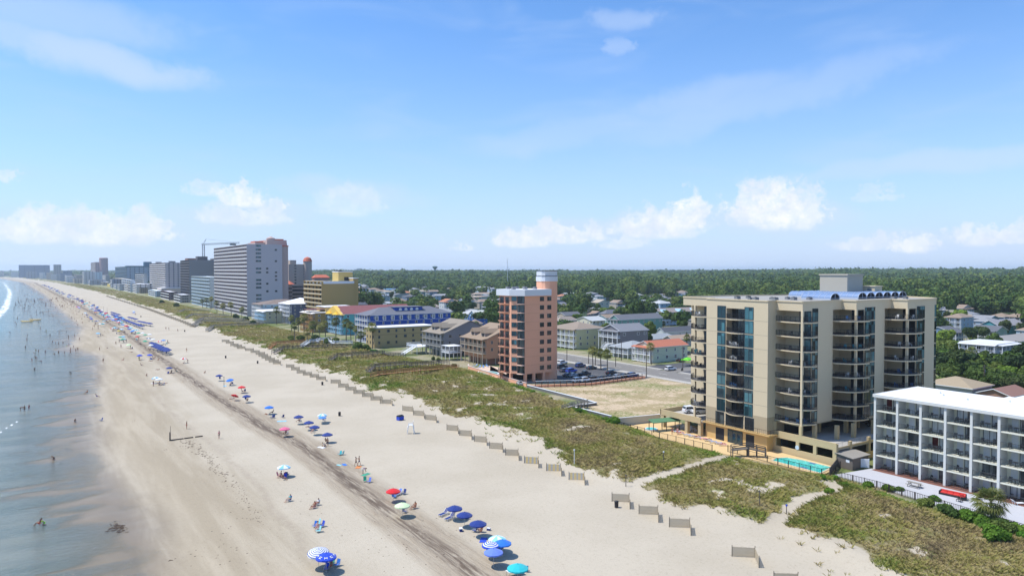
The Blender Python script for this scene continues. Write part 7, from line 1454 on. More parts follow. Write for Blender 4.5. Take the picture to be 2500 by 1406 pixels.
# the middle crowd along the track, many small
CN=list(UC); 
MIDU=[(413,899,'navy'),(381,923,'light blue'),(388,926,'white'),(341,868,'royal blue'),(365,867,'royal blue'),(448,876,'red'),(315,842,'pale green'),(389,834,'red'),(399,831,'cornflower'),(354,833,'green'),(336,822,'red'),(324,809,'bright blue'),(327,806,'light blue'),(297,804,'light blue'),(301,822,'light blue'),(302,828,'pale teal'),(239,814,'light blue'),(273,802,'red'),(309,796,'red'),(244,791,'white'),(287,787,'pink'),(221,775,'bright blue'),(224,779,'royal blue'),(220,754,'light blue'),(230,757,'red'),(326,760,'light blue'),(328,763,'bright blue'),(262,780,'bright blue'),(270,778,'cornflower'),(250,769,'cornflower'),(258,773,'light blue'),(245,765,'navy'),(233,762,'orange'),(280,800,'pale teal'),(290,808,'yellow'),(369,843,'white'),(212,769,'navy'),(208,764,'light blue')]
plc=['near the vehicle track','beside the vehicle track','at the crowded strip of the beach']
for i,(px,py,c) in enumerate(MIDU):
    st_='wedge' if c in('light blue','white','red') and i%2 else 'none'
    lb={'navy':'navy','light blue':'light blue','white':'white','red':'red'}.get(c,c)+(' and white' if st_=='wedge' else '')+' umbrella in the crowd along the vehicle track'
    x,y=G(px,py,2.0); umbrella(x,y,c if c!='white' else 'white',lb,stripe=st_,tilt=(random.uniform(-.12,.12),random.uniform(-.12,.12)),group=lb.replace('umbrella','umbrellas'),simple=True)
    for q in range(random.choice([1,2,2,3])):
        xx,yy=x+random.uniform(-2,2.5),y+random.uniform(-3,3); person(xx,yy,random.choice(['sit','sit','lie','stand']),'small person in the crowd of umbrellas along the vehicle track',sk=random.randint(0,2),sh=random.choice(list(CL)),hr=random.randint(0,2),far=True,group='people among the umbrellas along the track')
    if i%2==0:
        c2=random.choice(['navy','royal blue','teal']); beach_chair(x+random.uniform(-1.5,1.5),y-1.6,c2,c2+' chair in the crowd of umbrellas along the vehicle track',group='chairs in the crowd along the track')
GN='navy rental umbrellas in long rows'
ROWN=['upper','long middle','inland','near cluster','small inland','topmost','front cluster']
_rn=[0]
def urow(px0,py0,px1,py1,n):
    rn=ROWN[_rn[0]]; _rn[0]+=1
    (x0,y0),(x1,y1)=G(px0,py0,2),G(px1,py1,2)
    for i in range(n):
        t=i/(n-1); x=x0+(x1-x0)*t+random.uniform(-.3,.3); y=y0+(y1-y0)*t+random.uniform(-.5,.5)
        umbrella(x,y,'navy',f'navy rental umbrella, {ORD[i]} from the far end of the {rn} row',group=GN,simple=True,stripe='big',h=1.9)
        if i%2==0: beach_chair(x-.3,y-.8,'navy','navy chair under the rows of rental umbrellas',group='navy chairs under rental umbrellas')
urow(273,768,309,783,16); urow(309,783,347,797,15); urow(340,785,369,791,10); urow(372,838,412,855,10); urow(316,775,333,780,6); urow(272,763,292,769,6); urow(376,846,405,858,6)
for i in range(96):
    y=560+ (i/96)**1.5*1500; x=float(lerp(y,YT,XT))+random.uniform(2.5,11); 
    far=y>900
    if random.random()<.72: umbrella(x,y,'navy','far navy umbrella in the dense blue line up the beach',group='far navy umbrellas up the beach',simple=True,stripe='big',s=1.05 if not far else 1.25)
    else: c=random.choice(['light blue','cornflower','red','teal','bright blue']); umbrella(x,y,c,'far '+c+' umbrella in the dense line up the beach',group='far '+c+' umbrellas up the beach',simple=True,s=1.1)
for i in range(58):
    y=random.uniform(400,800); x=float(lerp(y,YT,XT))+random.choice([random.uniform(-9,-3),random.uniform(3,9),random.uniform(2,6)]); c=random.choice(['light blue','cornflower','red','teal','bright blue','royal blue','pale teal','white','navy','green','pink'])
    umbrella(x,y,c,c+' umbrella in the crowded part of the beach before the grey tower',group=c+' umbrellas in the crowded part of the beach',simple=True,tilt=(random.uniform(-.15,.15),random.uniform(-.15,.15)),stripe=random.choice(['none','wedge','none']))
# crowd on the flats
PGL='tiny bather on the wet flats far up the beach'
for i in range(88):
    y=random.choice([random.uniform(360,620),random.uniform(480,900),random.uniform(560,900)]); W0=float(lerp(y,YW,XW)); x=W0+random.uniform(-34,14) if y>420 else W0+random.uniform(-20,8)
    if Pp(x,y,0)[0]<-10: continue
    person(x,y,random.choice(['stand','walk','walk','stand','bend','reach','kneel']),PGL,sk=random.choice([0,1,1,2]),sh=random.choice(list(CL)),hr=random.randint(0,2),far=True,group='tiny bathers on the wet flats',z=max(hz0(x,y),-.15),s=random.choice([1,1,1,.75]))
for i in range(26):
    y=random.uniform(300,900); x=float(lerp(y,YT,XT))+random.uniform(-22,16)
    person(x,y,random.choice(['stand','walk','sit','lie']),'tiny beachgoer on the dry sand far up the beach',sk=random.choice([0,1,1]),sh=random.choice(list(CL)),hr=random.randint(0,2),far=True,group='tiny beachgoers on the dry sand')
for px,py,lb in((405,805,'left one of a couple walking on the empty sand'),(412,806,'right one of a couple walking on the empty sand'),(434,810,'single walker on the empty sand near the fences'),(283,842,'person near the left light blue umbrellas'),(128,838,'leftmost of four people on the flats'),(136,841,'second of four people on the flats'),(143,842,'third of four people on the flats, in dark clothes'),(154,840,'rightmost of four people on the flats'),(167,826,'person walking at the edge of the flats'),(194,831,'lone person near the edge of the flats'),(182,822,'person standing between the flats and the umbrellas')): PN(px,py,'walk',lb,sk=1,sh='black')
for px,py,lb in((345,893,'low chair group member left of the track'),(358,919,'person sitting alone left of the two light umbrellas'),(385,903,'person sitting with a board near the navy umbrella'),(415,912,'person lying under the small navy umbrella by the track'),(342,880,'person in the shade of the left blue umbrella'),(368,882,'person seated in the shade of the right blue umbrella'),(448,889,'person under the red and blue umbrella'),(418,867,'person sitting near the navy row'),(262,850,'person lying with a dark umbrella shadow'),(500,912,'person lying flat on the open sand'),(320,852,'person under the pale green umbrella'),(350,862,'person in a pink towel beside the track')): PN(px,py,random.choice(['sit','lie']),lb,sk=random.randint(0,1),sh=random.choice(['black','navy blue','red','grey']))
def crowd():
    g=random.Random(6); mb=MB()
    for i in range(420):
        y=g.uniform(820,1100) if g.random()<.4 else g.uniform(900,2600); u=g.uniform(-34,14) if g.random()<.6 else g.uniform(14,36); x=float(lerp(y,YW,XW))+u; z=max(hz0(x,y),-.1); a=g.uniform(0,3.1); c,s_=math.cos(a),math.sin(a); m_=g.choice([0,0,0,1,1,2,3,4,5]); h=g.choice([1,1,1,.75]); sk_=g.choice([0,0,6])
        q_=lambda px,py,pz:(x+(px*c-py*s_)*h,y+(px*s_+py*c)*h,z+pz*h)
        for sd_ in(-.1,.1): mb.tube(q_(sd_*.6,sd_,0),q_(0,sd_,.85),.06,.09,5,sk_)
        mb.tube(q_(0,0,.78),q_(0,0,1.0),.16,.15,6,m_); mb.tube(q_(0,0,1.0),q_(0,0,1.42),.15,.19,6,m_ if g.random()<.3 else sk_)
        for sd_ in(-.2,.2): mb.tube(q_(0,sd_,1.4),q_(g.uniform(-.1,.3),sd_*1.3,.9),.05,.035,4,sk_)
        mb.tube(q_(0,0,1.44),q_(0,0,1.75),.085,.07,6,7)
    return mb.mesh('beach_crowd',[SK[1],CLM['black'],CLM['red'],CLM['navy blue'],CLM['white'],CLM['pink'],SK[0],HR[0]])
tag(ob('beach_crowd',crowd()),'far crowd of bathers reading as one mass up the beach','crowd',kind='stuff')
# inflatable yellow boats
for px,py,lb in((66,786,'long yellow inflatable banana boat, the left one'),(86,782,'long yellow inflatable banana boat, the right one')):
    x,y=G(px,py); r=thing('banana_boat',lb,'inflatable boat',(x,y,.1),-.45); m_=mat('yellow_inflatable',(.70,.50,.16),.4,.03)
    mb=MB(); [mb.tube((-4.5+i*1.5,0,.5+(.35 if i in(0,) else 0)),(-4.5+(i+1)*1.5,0,.5+(.35 if i==5 else 0)),.32 if i else .15,.32 if i<5 else .12,10) for i in range(6)]; mb.build('tube',m_,r,True)
    for s_ in(-.55,.55): MB().tube((-3.4,s_,.28),(3.4,s_,.28),.22,.22,8).build('side_float',m_,r,True)
# lifeguard chair
x,y=G(1003,1061); r=thing('lifeguard_chair','white wooden lifeguard chair standing on the empty sand','lifeguard chair',(x,y,.25),-.5); r.scale=(1.3,)*3
f=MB(); [f.bar((a*.62,b*.55,0),(a*.38,b*.38,1.5),.09,.09) for a in(-1,1) for b in(-1,1)]; [f.bar((a*.55,-.5,z),(a*.55,.5,z),.07,.07) for a in(-1,1) for z in(.4,.8,1.2)]; f.build('frame',M_trim,r); MB().box(-.42,-.42,1.5,.42,.42,1.56).build('seat',M_trim,r); b_=MB().bar((.36,0,1.56),(.44,0,2.25),.8,.05); b_.build('backrest',M_trim,r); MB().bar((-.4,-.42,1.8),(.4,-.42,1.8),.06).bar((-.4,.42,1.8),(.4,.42,1.8),.06).bar((-.38,-.42,1.56),(-.38,-.42,1.8),.06).bar((-.38,.42,1.56),(-.38,.42,1.8),.06).build('armrest',M_trim,r)
x,y=G(977,1028); r=thing('storage_bin','blue storage bin with a dark lid on the empty sand','storage bin',(x,y,.25),.3); MB().box(-.75,-.55,.1,.75,.55,1.0).build('box',UM['royal blue'],r); MB().add([(-.8,-.6,1),(.8,-.6,1),(.8,.6,1),(-.8,.6,1),(-.7,-.1,1.3),(.7,-.1,1.3),(.7,.3,1.3),(-.7,.3,1.3)],[(0,1,5,4),(1,2,6,5),(2,3,7,6),(3,0,4,7),(4,5,6,7),(0,3,2,1)]).build('lid',M_iron,r); [MB().lathe([(.14,-.06),(.14,.06)],10).build('wheel',M_iron,r,loc=(sx_,-.58,.14)) for sx_ in(-.5,.5)]
M_bar=mat('dark_barrel',(.035,.032,.035),.6,.1,3)
def barrel(px,py,lb):
    x,y=G(px,py); r=thing('trash_barrel',lb,'trash barrel',(x,y,hz0(x,y))); MB().lathe([(.27,0),(.30,.05),(.31,.45),(.32,.9),(.34,.92)],14).build('barrel',M_bar,r,True); MB().lathe([(.34,.93),(.33,1.0),(.12,1.08)],14).build('lid',M_iron,r,True)
for px,py,lb in((829,1018,'dark trash barrel right of the light blue umbrella'),(551,876,'dark trash barrel near the zigzag fences, far one'),(629,889,'dark trash barrel left of the zigzag fences'),(787,942,'dark trash barrel in front of the zigzag fences'),(1505,1243,'dark trash barrel in front of a weathered sand fence'),(451,811,'far dark trash barrel on the empty sand'),(344,775,'far dark barrel inland of the navy rows')): barrel(px,py,lb)
# outfall pipe with marker posts, tall poles, dune posts
a=G(415,1079); b_=G(505,1067); r=thing('outfall_pipe','dark outfall pipe lying across the damp sand','pipe',(*a,.28)); mb=MB(); 
for t0,t1 in((0,.36),(.38,.62),(.68,.88)): mb.tube(((b_[0]-a[0])*t0,(b_[1]-a[1])*t0,.1),((b_[0]-a[0])*t1,(b_[1]-a[1])*t1,.1),.16,.16,8)
mb.build('pipe',mat('rusty_black_pipe',(.05,.04,.035),.8,.2,3),r); MB().tube((0,0,0),(0,0,1.9),.16,.12,8).tube((.12,0,0),(.12,0,3.2),.05,.04,6).build('marker_post',WOOD,r)
for px,py,h,lb in((253,768,6.5,'tall thin dark pole among the far umbrellas, left'),(262,772,6.5,'tall thin dark pole among the far umbrellas, right'),(547,948,3.4,'thin pole with a foot in the middle umbrella group'),(1402,1145,2.9,'white topped marker post at the edge of the upper dune path'),(1528,1192,2.0,'dark thin post at the corner of the upper dune path'),(1854,1250,2.2,'dark post in the dune grass left of the lower path'),(1920,1262,1.4,'small blue sign post on the lower dune path'),(1620,1142,2.2,'white topped wooden post by the upper path')):
    x,y=G(px,py); r=thing('marker_pole',lb,'pole',(x,y,hz0(x,y)-.2)); MB().tube((0,0,0),(0,0,h+.2),.07,.055,7).build('pole',M_trim if 'white topped marker' in lb else W_dk,r); MB().box(-.1,-.1,h,.1,.1,h+.25).build('cap',M_trim if 'white' in lb else UM['royal blue'] if 'blue' in lb else W_dk,r)
# wrack and debris, footprints
def debris():
    g=random.Random(4); mb=MB()
    L=[(445,1078),(470,1088),(490,1105),(515,1120),(525,1145),(560,1175),(585,1200),(605,1235),(640,1275)]
    for (a,b) in zip(L,L[1:]):
        for i in range(34):
            t=g.random(); px=a[0]+(b[0]-a[0])*t+g.gauss(0,9); py=a[1]+(b[1]-a[1])*t+g.gauss(0,5); x,y=G(px,py,.2); s_=g.uniform(.08,.34)*(1 if py<1180 else .55); z=hz0(x,y)
            n=6; mb.add([(x+s_*g.uniform(.6,1.5)*math.cos(j*6.28/n),y+s_*g.uniform(.6,1.2)*math.sin(j*6.28/n),z-.02) for j in range(n)]+[(x,y,z+.05)],[(j,(j+1)%n,n) for j in range(n)])
    for i in range(60):
        px=287+g.gauss(0,13); py=1286+g.gauss(0,6); x,y=G(px,py,.1); s_=g.uniform(.07,.2); z=hz0(x,y); n=5; mb.add([(x+s_*1.6*math.cos(j*6.28/n),y+s_*math.sin(j*6.28/n),max(z,.035)) for j in range(n)]+[(x,y,max(z,.035)+.02)],[(j,(j+1)%n,n) for j in range(n)])
    for (px0,py0,n_,sx,sy) in ((330,1028,5,6,2),(405,1100,6,5,2),(418,1363,5,6,2),(900,1341,2,2,1),(760,1262,6,20,8),(170,1094,5,5,2),(147,1128,4,4,2),(690,1150,30,60,60),(1000,1300,70,90,40),(560,1330,40,60,40)):
        for i in range(n_):
            px=px0+g.gauss(0,sx); py=py0+g.gauss(0,sy); x,y=G(px,py,.2); s_=g.uniform(.05,.16); z=max(hz0(x,y),.02); n=5; mb.add([(x+s_*1.3*math.cos(j*6.28/n),y+s_*math.sin(j*6.28/n),z-.01) for j in range(n)]+[(x,y,z+.03)],[(j,(j+1)%n,n) for j in range(n)])
    return mb.mesh('seaweed_wrack',mat('dark_wrack',(.075,.05,.032),.95,.3,3))
tag(ob('seaweed_wrack',debris()),'scattered dark seaweed and shell debris on the damp sand','debris',kind='stuff')
# ------------------------------------------------------------------ cars
def loft(mb,secs,m=0):
    n=len(secs[0]); o=len(mb.v); mb.v.extend([p_ for s_ in secs for p_ in s_]); 
    for j in range(len(secs)-1):
        for i in range(n): mb.f.append((o+j*n+i,o+j*n+(i+1)%n,o+(j+1)*n+(i+1)%n,o+(j+1)*n+i)); mb.m.append(m)
    mb.f.append(tuple(o+i for i in range(n))[::-1]); mb.m.append(m); mb.f.append(tuple(o+(len(secs)-1)*n+i for i in range(n))); mb.m.append(m)
def sec(x,w_,z0,z1,r=.12): return [(x,-w_+r,z0),(x,w_-r,z0),(x,w_,z0+r),(x,w_,z1-r*1.6),(x,w_-r*1.2,z1),(x,-w_+r*1.2,z1),(x,-w_,z1-r*1.6),(x,-w_,z0+r)]
def car_meshes(kind):
    b=MB(); c=MB(); g_=MB(); L=2.35
    if kind=='suv':
        loft(b,[sec(-2.3,.82,.45,.95),sec(-2.2,.92,.32,1.05),sec(-1.0,.94,.3,1.12),sec(.9,.94,.3,1.12),sec(1.6,.92,.32,1.05),sec(2.2,.88,.35,.92),sec(2.35,.75,.45,.8)])
        loft(c,[sec(-2.2,.80,1.02,1.1),sec(-2.0,.78,1.02,1.70),sec(-.2,.76,1.02,1.78),sec(.35,.74,1.02,1.70),sec(1.05,.80,1.02,1.1)])
        g=[(-1.95,-.1,1.12,1.60),(0,.42,1.12,1.58)]
    elif kind=='pickup':
        loft(b,[sec(-2.7,.9,.5,1.1),sec(-2.6,.94,.4,1.15),sec(.6,.95,.38,1.15),sec(1.7,.93,.4,1.12),sec(2.5,.9,.42,1.0),sec(2.7,.8,.5,.9)]); b.box(-2.55,-.78,1.1,-.75,.78,1.16,1)
        loft(c,[sec(-.72,.80,1.1,1.2),sec(-.6,.78,1.1,1.8),sec(.5,.76,1.1,1.84),sec(1.35,.82,1.1,1.18)])
        g=[(-.5,.5,1.2,1.68)]
    else:
        loft(b,[sec(-2.2,.78,.45,.85),sec(-2.1,.88,.3,.92),sec(-1.0,.90,.28,.96),sec(.8,.90,.28,.96),sec(1.6,.88,.3,.88),sec(2.2,.84,.33,.76),sec(2.32,.7,.42,.68)])
        loft(c,[sec(-1.75,.76,.88,.95),sec(-1.0,.70,.88,1.40),sec(.1,.68,.88,1.44),sec(1.15,.76,.88,.93)])
        g=[(-1.0,.2,.98,1.30)]
    w_=MB()
    for x0,x1,z0,z1 in g:
        for s_ in(-1,1): w_.box(x0,s_*.70,z0,x1,s_*.84 if kind!='sedan' else s_*.78,z1)
    if kind=='suv': w_.add([(.42,-.68,1.66),(.42,.68,1.66),(1.0,.72,1.14),(1.0,-.72,1.14)],[(0,3,2,1)]).add([(-2.09,-.66,1.62),(-2.09,.66,1.62),(-2.2,.7,1.14),(-2.2,-.7,1.14)],[(0,1,2,3)])
    elif kind=='sedan': w_.add([(.2,-.6,1.42),(.2,.6,1.42),(1.14,.68,.96),(1.14,-.68,.96)],[(0,3,2,1)]).add([(-1.05,-.6,1.39),(-1.05,.6,1.39),(-1.74,.66,.97),(-1.74,-.66,.97)],[(0,1,2,3)])
    else: w_.add([(.56,-.68,1.8),(.56,.68,1.8),(1.34,.74,1.22),(1.34,-.74,1.22)],[(0,3,2,1)])
    for p_ in w_.v[-8:] if kind!='pickup' else w_.v[-4:]: pass
    bm=MB(); bm.v=b.v+c.v; bm.f=b.f+[tuple(i+len(b.v) for i in f) for f in c.f]; bm.m=b.m+c.m
    body=bm.mesh('body',[UM['white'],M_iron]); win=w_.mesh('window',[glass('car_glass',(.015,.018,.02),(.02,.025,.03))])
    r_=.34 if kind=='sedan' else .39
    wh=MB(); wh.tube((0,-.12,0),(0,.12,0),r_,r_,14); wheel=wh.mesh('wheel',mat('tyre_rubber',(.02,.02,.02),.8,.1)); rim=MB().tube((0,-.13,0),(0,.13,0),r_*.6,r_*.6,12).mesh('rim',mat('alloy_rim',(.4,.4,.42),.35,.03,3,metal=.7))
    lm_=MB().box(-.05,-.17,-.07,.05,.17,.07).mesh('headlight',mat('lamp_glass',(.7,.7,.66),.2,.02)); tl=MB().box(-.04,-.12,-.12,.04,.12,.12).mesh('tail_light',mat('red_lamp',(.4,.02,.02),.3,.02))
    return body,win,wheel,rim,lm_,tl,r_
CARM={k_:car_meshes(k_) for k_ in('suv','sedan','pickup')}
PAINT={}
def paint(n,c):
    if n in PAINT: return PAINT[n]
    m=mat('car_paint_'+n,c,.3,.02,2,spec=.5); b=[x for x in m.node_tree.nodes if x.bl_idname=='ShaderNodeBsdfPrincipled'][0]; b.inputs['Coat Weight'].default_value=.6; PAINT[n]=m; return m
PC={'white':(.72,.72,.72),'blue':(.01,.06,.42),'navy':(.015,.04,.16),'black':(.012,.012,.014),'grey':(.10,.11,.12),'silver':(.42,.44,.46),'slate':(.05,.075,.09),'maroon':(.12,.015,.02)}
def car(x,y,kind,c,label,rz,z=.05):
    b_,w_,wh,rim,hl,tl,r_=CARM[kind]; r=thing('pickup_truck' if kind=='pickup' else 'parked_car',label,'pickup truck' if kind=='pickup' else 'car',(x,y,z),rz)
    o=ob('body',b_,r); setmat(o,0,paint(c,PC[c])); ob('window',w_,r,(0,0,.004))
    ax=(-1.45,1.4) if kind!='pickup' else(-1.65,1.75)
    for a in ax:
        for s_ in(-.84,.84): q_=ob('wheel',wh,r,(a,s_,r_)); ob('rim',rim,q_)
    fx=2.2 if kind!='pickup' else 2.58
    for s_ in(-.62,.62): ob('headlight',hl,r,(fx+.02,s_,.72)); ob('tail_light',tl,r,(-fx-.06,s_*1.15,.85))
    return r
for px,py,kd,c,lb,rz in((1417,893,'suv','navy','navy blue suv in the back row of the parking lot',.15),(1444,898,'sedan','slate','dark slate sedan beside the navy suv',.1),(1395,906,'suv','blue','bright blue car in the middle of the parking lot',.1),(1388,916,'sedan','slate','dark car with a silver windscreen near the tower wall',.1),(1400,916,'sedan','silver','silver hatchback beside the tower wall car',.1),(1427,914,'pickup','black','black pickup truck in the parking lot',.1),(1492,910,'sedan','black','black sedan parked alone near the road',.1),(1372,896,'suv','black','dark suv close behind the salmon tower',.1),(1373,886,'suv','white','white topped car at the back of the parking lot',.2),(1378,904,'sedan','grey','grey car in the shade of the salmon tower',.2),
   (1412,929,'suv','white','white minivan behind the railing',.1),(1430,928,'suv','white','second white suv behind the railing',.1),(1450,926,'suv','grey','dark grey suv behind the railing',.1),(1474,924,'sedan','black','black car in the front row behind the railing',.1),(1490,921,'sedan','slate','slate car in the front row behind the railing',.1),(1506,920,'sedan','silver','silver car in the front row behind the railing',.1),(1524,918,'sedan','black','black hatchback in the front row',.1),(1545,917,'suv','navy','navy car at the right end of the front row',.1),(1637,901,'suv','white','white suv parked across the boulevard',.0),
   (1655,866,'suv','navy','navy suv by the slate roofed cottage',.3),(1668,862,'sedan','maroon','maroon car beside the navy suv',.3),(1680,862,'sedan','black','black car behind the maroon one',.3),(1662,880,'sedan','black','dark car behind the red roofed house',.2),(1270,936,'sedan','silver','silver car under the salmon tower',1.2),(1650,835,'suv','white','white car by the pale grey cottage',.2)):
    x,y=G(px,py,.5); car(x,y,kd,c,lb,rz)
for px,py,kd,c,lb in((1690,1000,'suv','white','white suv on the raised deck by the condominium'),(1712,1002,'suv','white','second white suv on the raised deck, nearer the tower'),(1712,994,'sedan','navy','dark car behind the white suvs on the raised deck')): x,y=G(px,py,4.0); car(x,y,kd,c,lb,-.3,3.31)
for (x,y,c,lb) in((150,84.5,'black','dark car under the condominium, first from the sea'),(158,84,'slate','dark car deep under the condominium')): car(x,y,'suv',c,lb,1.5,3.16)
# ------------------------------------------------------------------ street poles
def upole(px,py,h,lb,arm=True,lamp=False):
    x,y=G(px,py); r=thing('utility_pole' if arm else 'lamp_post',lb,'utility pole' if arm else 'lamp post',(x,y,0),random.uniform(-.2,.2)); MB().tube((0,0,0),(0,0,h),.16,.11,8).build('pole',mat('pole_wood',(.12,.095,.075),.9,.2,3),r)
    if arm: MB().bar((-1.1,0,h-.6),(1.1,0,h-.6),.12).build('crossarm',MT['pole_wood'],r); MB().lathe([(.2,h-2.2),(.22,h-1.4)],8,0,(.3,0)).build('transformer',M_unit,r)
    if lamp: MB().bar((0,0,h-.3),(1.8,0,h),.08).box(1.5,-.15,h-.08,2.2,.15,h+.04).build('lamp_arm',M_unit,r)
    return r
for px,py,h,lb,arm,lamp in((1384,882,9.5,'wooden utility pole left of the yellow house corner',1,0),(1578,921,10,'wooden utility pole at the near edge of the boulevard',1,1),(1437,888,5.5,'reddish post beside the palms',0,0),(1503,895,8,'thin dark pole right of the palms',0,1),(1667,905,9,'tall pole beside the green canopy',1,0),(1676,858,9,'pole behind the red roofed house',1,0),(1517,880,8,'pale lamp pole before the porch cottage',0,1),(1508,772,10,'far pole above the slate porch house',1,0),(1393,762,10,'pole above the dark oak',1,0),(1407,765,9,'second pole above the dark oak',1,0),(2402,970,9.5,'pole with crossarm behind the motel roof',1,0),(2311,930,10,'bare pole right of the condominium wall',0,0),(2316,800,9,'pole in front of the light blue house',1,0),(1125,728,9,'pole before the white house balconies',1,0),(1050,765,8,'pole near the tan hip roof',1,0),(1140,775,8,'pole left of the royal blue cottage',1,0)): upole(px,py,h,lb,arm,lamp)
def wire(a,b,z0,z1,lb):
    (xa,ya),(xb,yb)=G(*a),G(*b); pts=[(xa+(xb-xa)*t,ya+(yb-ya)*t,z0+(z1-z0)*t-4*1.2*t*(1-t)) for t in [i/10 for i in range(11)]]; tag(MB().path(pts,.03,4).build('power_line',M_iron),lb,'power line')
wire((2402,970),(2620,1010),9.2,9.2,'power line leaving the pole behind the motel to the right'); wire((1578,921),(1384,882),9.5,9.2,'power line along the boulevard between two utility poles'); wire((1578,921),(1800,960),9.4,9.4,'power line from the near utility pole towards the condominium')
# green canopy, motorcycle, grill area
x,y=G(1678,893); r=thing('green_canopy','bright green pop up canopy at the roadside','canopy',(x,y,.05),.3); m_=mat('lime_canvas',(.16,.62,.03),.7,.04); MB().add([(-2.2,-1.7,2.5),(2.2,-1.7,2.5),(2.2,1.7,2.5),(-2.2,1.7,2.5),(-.8,0,3.3),(.8,0,3.3),(-2.2,-1.7,2.25),(2.2,-1.7,2.25),(2.2,1.7,2.25),(-2.2,1.7,2.25)],[(0,1,5,4),(1,2,5),(2,3,4,5),(3,0,4),(0,6,7,1),(1,7,8,2),(2,8,9,3),(3,9,6,0)]).build('canopy_top',m_,r); [MB().tube((a,b,0),(a,b,2.5),.04).build('leg',M_unit,r) for a in(-2.1,2.1) for b in(-1.6,1.6)]
x,y=G(1665,905); r=thing('motorcycle','dark motorcycle parked below the green canopy','motorcycle',(x,y,.05),.4)
for a in(-.7,.7): MB().tube((a,-.06,.33),(a,.06,.33),.33,.33,14).build('wheel',MT['tyre_rubber'],r)
MB().bar((-.5,0,.75),(.25,0,.85),.28,.2).bar((-.1,0,.45),(.3,0,.5),.3,.35).bar((.7,0,.33),(.42,0,1.05),.06).bar((-.7,0,.33),(-.2,0,.6),.06).build('body',M_iron,r); MB().bar((.42,-.35,1.08),(.42,.35,1.08),.04).build('handlebar',M_unit,r)
# motel patio furniture
x,y=G(2232,1190); r=thing('picnic_table','grey picnic table on the motel patio','picnic table',(x,y,.14),-1.55); MB().box(-1.1,-.38,.72,1.1,.38,.77).build('tabletop',W_gr,r); [MB().box(-1.1,s_-.13,.42,1.1,s_+.13,.46).build('bench',W_gr,r) for s_ in(-.72,.72)]; [MB().bar((a,-.75,0),(a,-.2,.72),.08).bar((a,.75,0),(a,.2,.72),.08).bar((a,-.75,.4),(a,.75,.4),.08).build('leg_frame',W_gr,r) for a in(-.8,.8)]
x,y=G(2326,1213); r=thing('outdoor_sofa','long outdoor sofa with red cushions on the motel patio','sofa',(x,y,.14),-1.45); MB().box(-1.9,-.4,0,1.9,.4,.32).box(-1.9,.28,.3,1.9,.42,.72).box(-1.95,-.4,0,-1.75,.4,.6).build('frame',M_iron,r); 
for i in range(4): MB().box(-1.7+i*.9,-.38,.33,-.85+i*.9,.25,.48).box(-1.7+i*.9,.12,.45,-.85+i*.9,.27,.82).build('cushion',mat('red_cushion',(.62,.055,.045),.85,.05,3),r)
x,y=G(2352,1222); r=thing('outdoor_armchair','single armchair with red cushions at the end of the sofa','armchair',(x,y,.14),-2.6); MB().box(-.45,-.4,0,.45,.4,.32).box(-.45,.28,.3,.45,.42,.72).box(-.5,-.4,0,-.38,.4,.6).box(.38,-.4,0,.5,.4,.6).build('frame',M_iron,r); MB().box(-.36,-.38,.33,.36,.25,.48).box(-.36,.12,.45,.36,.27,.82).build('cushion',MT['red_cushion'],r)
x,y=G(2342,1226); r=thing('glass_side_table','low glass table in front of the red cushioned armchair','table',(x,y,.14)); MB().box(-.35,-.35,.36,.35,.35,.4).build('tabletop',GLd,r); [MB().box(a-.03,b-.03,0,a+.03,b+.03,.36).build('leg',M_iron,r) for a in(-.3,.3) for b in(-.3,.3)]
x,y=G(2485,1232,.1); beach_chair(x,y,'white','wooden reclining chair at the right end of the motel patio',rz=2.6,lng=True,z=.14)
# condominium terrace furniture and guests
NTH=['nearest','second','third','fourth','fifth','sixth','seventh','eighth','ninth','farthest']
for i,(px,py) in enumerate([(1762,1086),(1752,1082),(1739,1079),(1727,1075),(1714,1071),(1700,1068),(1687,1065),(1675,1062),(1660,1058),(1650,1054)]):
    x,y=G(px,py,.3); beach_chair(x,y,'cornflower' if i%4 else 'pink',('blue' if i%4 else 'pink')+' sun lounger on the condominium terrace, '+NTH[i]+' to the pool gate',rz=2.5,lng=True,z=.16)
    if i in(0,3,5,8): person(x,y,'lie','sunbather in red lying on the '+NTH[i]+' lounger of the terrace',sk=i%2,sh='red',rz=2.5,z=.5)
x,y=G(1641,1060,.2); person(x,y,'stand','tanned person standing at the far end of the terrace loungers',sk=1,sh='red',z=.16)
x,y=G(1654,1062,.2); person(x,y,'stand','person in pink walking beside the terrace loungers',sk=0,sh='pink',tp='pink',z=.16)
for i,(px,py) in enumerate([(1662,1040),(1672,1043),(1682,1046),(1690,1050)]):
    x,y=G(px,py,.5); r=thing('patio_table','round white patio table under the raised deck, '+['farthest','second farthest','second nearest','nearest'][i]+' of four','table',(x,y,.16)); MB().lathe([(.55,.68),(.55,.72)],14).build('tabletop',M_trim,r); MB().tube((0,0,0),(0,0,.7),.04).lathe([(.3,0),(.25,.05)],10).build('leg',M_trim,r)
    for q in range(3): o=ob('patio_chair',CHM,None,(x+.9*math.cos(q*2.1+i),y+.9*math.sin(q*2.1+i),.16),q*2.1+i+3.14); setmat(o,0,M_ch[0]); tag(o,'white resin chair round the '+['farthest','second farthest','second nearest','nearest'][i]+' patio table','chair','white chairs round the '+['farthest','second farthest','second nearest','nearest'][i]+' patio table')
